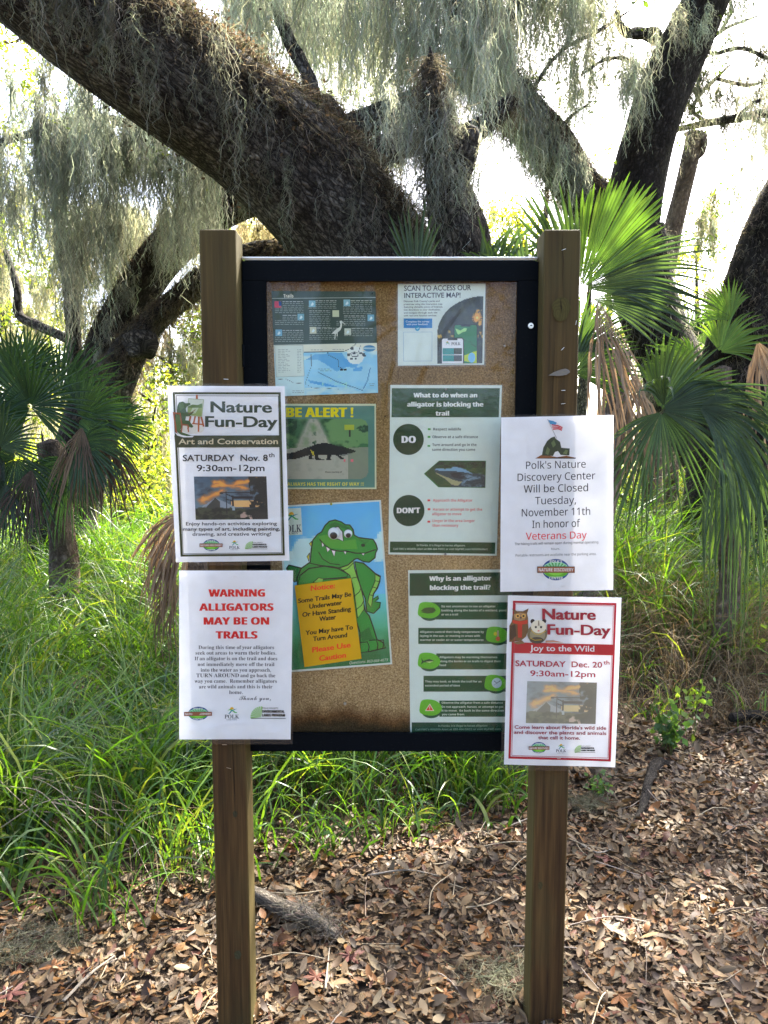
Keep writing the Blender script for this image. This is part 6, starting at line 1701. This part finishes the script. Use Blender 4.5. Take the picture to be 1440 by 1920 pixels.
for k, pp in enumerate(([(1234, 150, 8.6), (1290, 120, 8.8), (1350, 60, 9), (1420, 30, 9)], [(1350, 60, 9), (1370, 20, 9), (1365, -30, 9)], [(1440, 110, 8.8), (1390, 90, 8.8), (1340, 100, 8.8), (1300, 90, 8.8)], [(1330, 230, 9.0), (1300, 210, 9.0), (1310, 180, 9.0), (1345, 145, 9.0), (1370, 120, 9.0)], [(1300, 214, 9), (1290, 195, 9), (1285, 190, 9)], [(1316, 200, 9), (1300, 165, 9), (1288, 150, 9)], [(1310, 182, 9), (1310, 140, 9), (1320, 110, 9)], [(1345, 148, 9), (1400, 160, 9), (1440, 150, 9)], [(1400, 216, 8.4), (1440, 235, 8.4), (1470, 238, 8.4)], [(1380, 222, 8.6), (1410, 195, 8.6), (1445, 180, 8.6)])):
    limb(t4, pp, [3.5] * (len(pp) - 1) + [1.5], 'branch', 7, 0.06, 0.1, 53 + k)
acc = Acc()
for _ in range(70): leaves(acc, np.array(P(rng.uniform(1270, 1460), rng.uniform(70, 270), 8.8))[None] + rng.normal(0, .11, (13, 3)), rng, 0.055, [(0.035, 0.05, 0.018), (0.06, 0.075, 0.02)])
for _ in range(12): leaves(acc, np.array(P(rng.uniform(1380, 1450), rng.uniform(295, 340), 8.0))[None] + rng.normal(0, .08, (16, 3)), rng, 0.045, OAKC)
acc.build('crown', M['leaf'], t4)
acc = Acc()
for _ in range(60): beards(acc, [np.array(P(rng.uniform(1265, 1460), rng.uniform(60, 240), 8.8))], [rng.uniform(.15, .75)], [.05], rng, 0.8, (0.12, 0.118, 0.092), 0.004)
o = acc.build('twig_moss', M['moss'], t4); o['kind'] = 'stuff'

# ---------------------------------------------------- dead palm stem
t6 = empty('dead_palm', gnd(1225, 10), 'thin pale headless palm stem with a torn brown flap at its top', 'tree')
limb(t6, [gnd(1222, 10), (1228, 640, 10), (1250, 490, 10), (1276, 370, 10), (1297, 285, 10), (1306, 252, 10)], [20, 18, 17, 16, 16, 19], 'trunk', 16, 0.06, 0.03, 61, 0, 'palm_bark')
acc = Acc(); tube(acc, [P(1312, 248, 9.95), P(1321, 268, 9.9), P(1316, 290, 9.9), P(1300, 304, 9.9)], [.045, .04, .02, .004], 8, 0.03, 0.15, 2, col=(0.14, 0.09, 0.06)); acc.build('torn_flap', M['palm_bark'], t6)

SUNHOLES = None
# ================================================================== palms
def frond_mesh(hub, aim, face, Rm, nseg, spread, droop, cup, rng, cols, wseg=0.034, split=0.45, K=9, limp=0.0, hang_=0.0):
    """palmate fan: folded blades joined near the hub, free and drooping at the tips"""
    a = np.array(aim, float); a /= np.linalg.norm(a)
    n = np.array(face, float); n -= a * n.dot(a); n /= np.linalg.norm(n)
    l = np.cross(n, a)
    acc = Acc()
    t = np.linspace(0.03, 1, K)
    for k in range(nseg):
        f = (k + 0.5) / nseg * 2 - 1
        ph = f * spread + rng.normal(0, 0.012)
        d = a * math.cos(ph) + l * math.sin(ph)
        s = -a * math.sin(ph) + l * math.cos(ph)
        Lk = Rm * (1 - 0.28 * abs(f) ** 2) * rng.uniform(0.88, 1.06)
        dr = droop * rng.uniform(0.6, 1.5)
        r = Lk * t
        X = hub + d[None] * r[:, None] + n[None] * (cup * r * t * (0.4 + 0.6 * abs(f)))[:, None]
        fall = dr * np.clip(t - split * 0.8, 0, 1) ** 1.7 * Lk * 1.6
        X[:, 2] -= fall + hang_ * t ** 1.5 * Lk
        X -= d[None] * (np.clip(fall - 0.35 * Lk, 0, 9) * 0.6)[:, None] * np.array([1, 1, 0.0])
        X += (np.cumsum(rng.normal(0, limp, (K, 3)), 0) * (t > 0.3)[:, None])
        full = 2 * spread / nseg * r * 0.56
        wk = np.where(t < split, full, np.minimum(full, wseg * (1 - (t - split) / (1 - split)) ** 0.75 + 0.0006))
        fold = wk * 0.55
        sd = s[None] * wk[:, None]; up = n[None] * fold[:, None]
        V = np.stack([X - sd + up * 0.5, X - up * 0.5, X + sd + up * 0.5], 1).reshape(-1, 3)
        q = np.array([[i * 3 + j, i * 3 + j + 1, i * 3 + j + 4, i * 3 + j + 3] for i in range(K - 1) for j in range(2)])
        c = np.array(cols[rng.integers(0, len(cols))]) * rng.uniform(0.85, 1.15)
        acc.add(V, q, None, np.tile(c, (len(q), 1)))
    return acc

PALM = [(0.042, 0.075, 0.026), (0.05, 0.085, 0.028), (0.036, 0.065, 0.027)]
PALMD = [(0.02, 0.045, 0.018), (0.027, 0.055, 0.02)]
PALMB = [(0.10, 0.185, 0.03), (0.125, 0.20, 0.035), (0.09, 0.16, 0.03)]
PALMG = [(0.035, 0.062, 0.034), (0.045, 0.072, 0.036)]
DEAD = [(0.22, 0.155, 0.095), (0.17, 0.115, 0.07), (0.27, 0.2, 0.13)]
def screen_dir(deg, toward=0.0):
    """a direction drawn at this angle in the picture (0 right, 90 up), leaning toward the viewer"""
    return np.array([math.cos(R(deg)), -toward, math.sin(R(deg))])
def frond(palm, heart, hub, aim, Rpx, spread, droop, cup=0.25, cols=PALM, nseg=38, face=(0, -1, 0.15), toward=0.0, seed=0, wpx=None, split=0.45, m='palm', limp=0.0, hang_=0.0, label=None):
    rg = np.random.default_rng(seed); h = np.array(P(*hub)); Rm = Rpx * hub[2] / F
    acc = frond_mesh(h, screen_dir(aim, toward), face, Rm, nseg, R(spread), droop, cup, rg, cols, (wpx or 7) * hub[2] / F * 0.5 * 1.0, split, limp=limp, hang_=hang_)
    o = acc.build('frond' if m == 'palm' else 'dead_frond', M[m], palm, smooth=False)
    if label: o['label'] = label
    hp = np.array(heart); mid = (hp + h) / 2 + np.array([0, 0, 0.12 * np.linalg.norm(h - hp)])
    st = Acc(); tube(st, [hp, mid, h + np.array(screen_dir(aim, toward)) * 0.03], [.016, .012, .008], 7, 0.05, 0.03, seed, col=(0.10, 0.15, 0.05) if m == 'palm' else (0.2, 0.14, 0.09), cap=False)
    s_ = st.build('petiole', M[m], palm)
    s_.parent = o; s_.matrix_parent_inverse = Matrix.Translation(-Vector(palm.location))
    return o
def palm_trunk(palm, heart, r, seed):
    acc = Acc(); b = Vector((palm.location.x, palm.location.y, palm.location.z)); hv = Vector(heart)
    tube(acc, [b, b.lerp(hv, 0.5) + Vector((0.04, 0, 0)), hv], [r * 1.2, r, r * 0.9], 14, 0.05, 0.1, seed); acc.build('trunk', M['palm_bark'], palm)

# left palmetto
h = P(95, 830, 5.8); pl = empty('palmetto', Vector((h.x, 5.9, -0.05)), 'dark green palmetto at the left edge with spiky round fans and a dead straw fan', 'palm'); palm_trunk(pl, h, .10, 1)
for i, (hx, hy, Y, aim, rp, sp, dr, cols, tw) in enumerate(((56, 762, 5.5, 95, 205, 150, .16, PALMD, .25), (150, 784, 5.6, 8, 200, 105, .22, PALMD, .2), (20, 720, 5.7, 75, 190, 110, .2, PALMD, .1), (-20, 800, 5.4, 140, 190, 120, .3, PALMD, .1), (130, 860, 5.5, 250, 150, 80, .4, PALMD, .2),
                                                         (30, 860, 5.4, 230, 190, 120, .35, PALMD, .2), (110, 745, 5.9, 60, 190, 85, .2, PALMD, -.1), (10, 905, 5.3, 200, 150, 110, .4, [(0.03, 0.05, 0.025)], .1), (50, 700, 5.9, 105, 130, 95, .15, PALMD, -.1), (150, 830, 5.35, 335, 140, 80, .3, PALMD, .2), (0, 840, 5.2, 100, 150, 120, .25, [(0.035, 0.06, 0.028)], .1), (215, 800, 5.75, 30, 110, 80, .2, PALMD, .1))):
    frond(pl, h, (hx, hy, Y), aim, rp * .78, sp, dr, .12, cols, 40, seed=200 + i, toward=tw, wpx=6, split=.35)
for i, (hx, hy, Y, aim, rp, sp, lb) in enumerate(((153, 800, 5.35, 262, 125, 38, 'straw coloured dead fan hanging down'), (190, 815, 5.4, 300, 130, 40, 'grey brown dead fan hanging right'), (0, 790, 5.3, 235, 110, 40, 'rusty dead fan at the far left'), (60, 880, 5.3, 255, 110, 40, 'dark dead fan low down'))):
    frond(pl, h, (hx, hy, Y), aim, rp, sp, .25, .2, [(0.13, 0.09, 0.055), (0.1, 0.07, 0.045)] if i == 0 else [(0.05, 0.037, 0.026), (0.07, 0.05, 0.035)], 26, seed=220 + i, toward=.1, wpx=6, split=.2, m='dry', limp=.006, hang_=.15, label=lb)

# big cabbage palm right of the board
h = P(1165, 660, 4.9); pb = empty('cabbage_palm', Vector((h.x - .22, 5.0, -0.05)), 'cabbage palm right of the board whose one upright fan glows bright green in the sun', 'palm'); palm_trunk(pb, h, .07, 2)
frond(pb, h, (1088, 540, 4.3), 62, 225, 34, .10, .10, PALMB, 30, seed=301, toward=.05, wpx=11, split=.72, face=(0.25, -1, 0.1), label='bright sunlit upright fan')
for i, (hx, hy, Y, aim, rp, sp, dr, cols, tw, ns, wp) in enumerate(((1094, 540, 4.4, 18, 265, 32, .30, PALMG, .0, 22, 8), (1085, 540, 4.5, 112, 215, 26, .12, PALM, .0, 11, 11), (1110, 560, 4.4, -8, 190, 26, .25, PALMG, .1, 14, 8), (1075, 700, 4.6, 30, 140, 60, .2, PALM, .1, 20, 8),
                                                                 (1080, 660, 4.6, 60, 130, 60, .15, PALM, 0, 20, 8))):
    frond(pb, h, (hx, hy, Y), aim, rp, sp, dr, .12, cols, ns, seed=302 + i, toward=tw, wpx=wp, split=.45)
frond(pb, h, (1120, 560, 4.2), 283, 225, 22, .12, .2, DEAD, 22, seed=320, toward=.15, wpx=7, split=.2, m='dry', limp=.007, hang_=.25, label='hanging dry brown fan')
frond(pb, h, (1190, 700, 4.5), 268, 170, 30, .1, .2, DEAD, 14, seed=321, toward=.1, wpx=9, split=.4, m='dry', limp=.007, hang_=.2, label='small dry fan below')

# lower right cabbage palm
h = P(1370, 900, 4.7); pc = empty('cabbage_palm', Vector((h.x, 4.8, -0.05)), 'low cabbage palm at the right with wide grey green fans whose tips hang like fringe', 'palm'); palm_trunk(pc, h, .065, 3)
for i, (hx, hy, Y, aim, rp, sp, dr, cols, tw, ns, wp, spl) in enumerate(((1236, 766, 4.1, 55, 165, 62, .25, PALM, .1, 26, 9, .5), (1240, 768, 4.05, 5, 230, 45, .55, PALMG, .2, 24, 8, .4), (1240, 772, 4.05, 268, 185, 74, .3, PALM, .15, 24, 6, .28), (1310, 760, 4.0, -15, 230, 52, .85, PALMG, .3, 26, 8, .35), (1245, 762, 4.0, 112, 150, 26, .55, PALMG, .35, 7, 9, .3),
                                                                 (1350, 800, 4.2, 290, 230, 45, .8, PALMG, .2, 22, 7, .3), (1410, 830, 4.3, 258, 210, 36, .6, PALMG, .2, 18, 7, .3), (1365, 890, 4.6, 262, 150, 34, .3, PALMB, .1, 12, 8, .4), (1215, 830, 4.5, 235, 150, 40, .4, PALM, .1, 14, 6, .3),
                                                                 (1430, 780, 4.4, 15, 200, 70, .6, PALMG, .1, 22, 8, .4))):
    frond(pc, h, (hx, hy, Y), aim, rp, sp, dr, .18, cols, ns, seed=402 + i, toward=tw, wpx=wp, split=spl)
frond(pc, h, (1420, 640, 5.4), 290, 160, 40, .2, .2, DEAD, 16, seed=420, toward=.1, wpx=8, split=.4, m='dry', limp=.007, hang_=.2, label='dry fan against the oak trunk')

# palm behind the board
h = P(830, 620, 5.3); pd = empty('cabbage_palm', Vector((h.x, 5.3, -0.05)), 'palm behind the notice board showing only dark blades above its top edge', 'palm'); palm_trunk(pd, h, .12, 4)
for i, (hx, hy, Y, aim, rp, sp, dr, cols, ns) in enumerate(((780, 545, 5.0, 92, 185, 24, .2, PALMG, 12), (930, 560, 5.1, 80, 200, 40, .35, PALM, 18), (990, 560, 5.0, 110, 175, 40, .4, PALMG, 16), (900, 540, 5.2, 60, 200, 30, .45, PALMG, 12), (1010, 570, 5.1, 75, 190, 30, .3, PALM, 12))):
    frond(pd, h, (hx, hy, Y), aim, rp, sp, dr, .15, cols, ns, seed=502 + i, wpx=9, split=.3)

# small palms beyond
for j, (hx, hy, Y, base, lb, rows) in enumerate(((1355, 690, 6.6, 1350, 'small bright palm beside the foot of the right edge oak', ((1350, 660, 60, 130, 70), (1300, 690, 150, 110, 60), (1370, 600, 120, 100, 60))), (1310, 740, 9, 1310, 'far sunlit palmetto between the two right oaks', ((1290, 640, 120, 90, 90), (1320, 650, 60, 90, 90))), (1260, 700, 9.5, 1250, 'far pale palmetto behind the brown hanging fan', ((1245, 640, 80, 70, 90), (1275, 660, 40, 80, 70))))):
    h = P(hx, hy, Y); pe = empty('palmetto', Vector((h.x, Y, -0.05)), lb, 'palm'); palm_trunk(pe, h, .08, 7 + j)
    for i, (a, b, aim, rp, sp) in enumerate(rows): frond(pe, h, (a, b, Y), aim, rp, sp, .3, .1, PALMB if j != 1 else PALM, 22, seed=600 + j * 10 + i, wpx=6, split=.4)
# dead palmetto behind the left posters
h = P(365, 1010, 3.3); pf = empty('palmetto', Vector((h.x, 3.35, -0.05)), 'dead brown palmetto drooping out from behind the left posters', 'palm'); palm_trunk(pf, h, .05, 12)
for i, (a, b, aim, rp, sp, dr) in enumerate(((345, 968, 195, 105, 45, .9), (350, 965, 215, 130, 40, .7), (345, 1100, 200, 90, 40, .8), (360, 985, 235, 130, 30, .5))):
    frond(pf, h, (a, b, 3.2), aim, rp, sp, dr, .2, DEAD if i != 2 else [(0.12, 0.09, 0.06)], 22, seed=700 + i, toward=.1, wpx=8, split=.25, m='dry', limp=.003, hang_=.15)

# ================================================================== bushes and trees beyond
rng = np.random.default_rng(140)
def far_tree(px, Y, top, w_m, label, name='tree', cat='tree', cols=YELC, n=40, low=0.3, leaf=0.10, moss=0, gap=1.0, seed=0, per=90):
    rg = np.random.default_rng(seed + 900); b = gnd(px, Y); e = empty(name, b, label, cat)
    zt = P(px, top, Y).z
    acc = Acc(); limbs = []
    top_ = Vector((b.x + rg.normal(0, .2), b.y, zt * 0.8))
    C, r = tube(acc, [b, b.lerp(top_, .5) + Vector((rg.normal(0, .15), 0, 0)), top_], [.05 * zt * .35 + .03, .03 * zt * .35 + .02, .015], 9, 0.2, 0.08, seed)
    for k in range(5):
        i = rg.integers(len(C) // 4, len(C)); d = Vector((rg.uniform(-1, 1) * w_m * .8, rg.uniform(-.6, .6), rg.uniform(.2, .9))); s_ = Vector(C[i])
        tube(acc, [s_, s_ + d * .5 + Vector((0, 0, .1)), s_ + d], [.03, .02, .008], 6, 0.2, 0.08, seed + k)
    acc.build('trunk', M['bark'], e)
    acc = Acc(); z0 = zt * low
    crown(acc, [((b.x, Y, (zt + z0) / 2), (w_m, 0.8, (zt - z0) / 2), int(n * 1.7))], rg, leaf, cols, per, 0.24 * gap)
    acc.build('crown', M['leaf'], e)
    if moss:
        acc = Acc()
        for k in range(moss * 2): beards(acc, [np.array([b.x + rg.uniform(-1, 1) * w_m, Y + rg.uniform(-.5, .5), rg.uniform(z0 + .4, zt)])], [rg.uniform(.5, 1.6)], [.16], rg, 0.6, (0.25, 0.23, 0.15), 0.008, 0.6)
        o = acc.build('hanging_moss', M['moss'], e); o['kind'] = 'stuff'
ft = (
 (-70, 14, 60, 1.0, 'tall yellow green mossy tree cut by the left edge', 'tree', 'tree', YELC, 34, .25, .10, 26),
 (175, 15, 330, 1.2, 'mossy pale tree seen through the curtain left of the two limbs', 'tree', 'tree', YELC, 24, .25, .10, 34),
 (290, 13, 700, .9, 'sunlit yellow green bush between the left palmetto and the left posters', 'bush', 'bush', YELC, 34, .02, .09, 6),
 (215, 11, 800, .55, 'low bright bush right of the left oak foot', 'bush', 'bush', YELC, 22, .02, .08, 0),
 (345, 16, 520, .7, 'thin mossy tree just left of the left post', 'tree', 'tree', YELC, 14, .3, .10, 18),
 (500, 18, 330, 1.1, 'golden mossy tree glimpsed under the leaning trunk', 'tree', 'tree', YELC, 22, .3, .12, 24),
 (30, 17, 420, 1.4, 'broad pale tree behind the mossy curtain at the far left', 'tree', 'tree', YELC, 34, .1, .12, 24),
 (420, 17, 560, 1.0, 'sunlit tree hidden mostly by the left post', 'tree', 'tree', YELC, 26, .05, .12, 14),
 (40, 34, 20, 3.0, 'faint tall tree filling the sky at the upper left', 'tree', 'tree', YELC, 34, .35, .2, 30),
 (650, 30, 0, 2.4, 'faint mossy tree in the gap behind the upper side of the leaning trunk', 'tree', 'tree', OAKC, 30, .4, .18, 34),
 (1010, 32, 80, 2.2, 'hazy tree between the snag and the arching limb', 'tree', 'tree', [(0.04, 0.05, 0.018), (0.07, 0.075, 0.022)], 14, .45, .12, 10),
 (1420, 30, 80, 2.4, 'thin leaved tree filling the sky at the right edge', 'tree', 'tree', [(0.03, 0.04, 0.015), (0.05, 0.055, 0.02)], 18, .45, .11, 16),
 (1130, 36, 260, 2.6, 'distant tree behind the bright fan', 'tree', 'tree', YELC, 26, .1, .14, 8),
 (950, 15, 335, .75, 'bright yellow leaved tree above the board right of the snag', 'tree', 'tree', [(0.17, 0.18, 0.03), (0.2, 0.19, 0.035), (0.13, 0.16, 0.03)], 30, .3, .10, 5),
 (1085, 18, 290, 1.0, 'pale tree behind the arching limb', 'tree', 'tree', YELC, 12, .35, .11, 4),
 (1215, 14, 425, .6, 'yellow green bush tree behind the headless palm stem', 'tree', 'tree', [(0.17, 0.18, 0.03), (0.13, 0.16, 0.03)], 22, .1, .09, 6),
 (1330, 13, 520, .9, 'pale olive bushes between the two right oaks', 'bush', 'bush', YELC, 30, .03, .09, 8),
 (1300, 16, 345, .35, 'slender sparse tree right of the headless palm stem', 'tree', 'tree', OAKC, 8, .72, .09, 4),
 (1190, 12, 870, .9, 'sunlit low bush below the brown hanging fan', 'bush', 'bush', YELC, 20, .02, .08, 0),
 (60, 12, 830, .5, 'bright low bush behind the left palmetto', 'bush', 'bush', YELC, 18, .02, .08, 0),
 (1440, 12, 640, .7, 'sunlit bush cut by the right edge', 'bush', 'bush', YELC, 24, .02, .08, 3),
)
for k, (px, Y, top, wm, lb, nm, ct, cols, n, low, lf, ms) in enumerate(ft):
    far_tree(px, Y, top, wm, lb, nm, ct, cols, n, low, lf, ms, seed=k * 7)

# woodland behind the viewer: seen only as reflections in the glass and the films
for k, (x, y, h_) in enumerate(((-4.5, -9, 8.5), (-1.2, -11, 10), (2.6, -9.5, 9), (6, -11, 9), (-8, -10, 9))):
    rg = np.random.default_rng(50 + k); e = empty('oak_tree', (x, y, -0.1), ('mossy oak behind the viewer, %s reflected in the glass' % ('broadest', 'tallest', 'rightmost near one', 'far right', 'far left')[k]), 'tree')
    acc = Acc(); tube(acc, [(x, y, -.1), (x + .3, y, h_ * .4), (x - .2, y, h_ * .85)], [.4, .3, .1], 12, 0.2, 0.08, k); acc.build('trunk', M['bark'], e)
    acc = Acc(); crown(acc, [((x, y, h_ * .62), (2.3, 1.4, h_ * .36), 34)], rg, 0.2, OAKC + YELC, 50, 0.4); acc.build('crown', M['leaf'], e)
    acc = Acc()
    for _ in range(26): beards(acc, [np.array([x + rg.uniform(-2, 2), y + 1.2 + rg.uniform(-.5, .5), rg.uniform(h_ * .4, h_ * .85)])], [rg.uniform(.8, 2)], [.25], rg, 0.3, (0.25, 0.24, 0.18), 0.014, 0.5)
    o = acc.build('hanging_moss', M['moss'], e); o['kind'] = 'stuff'
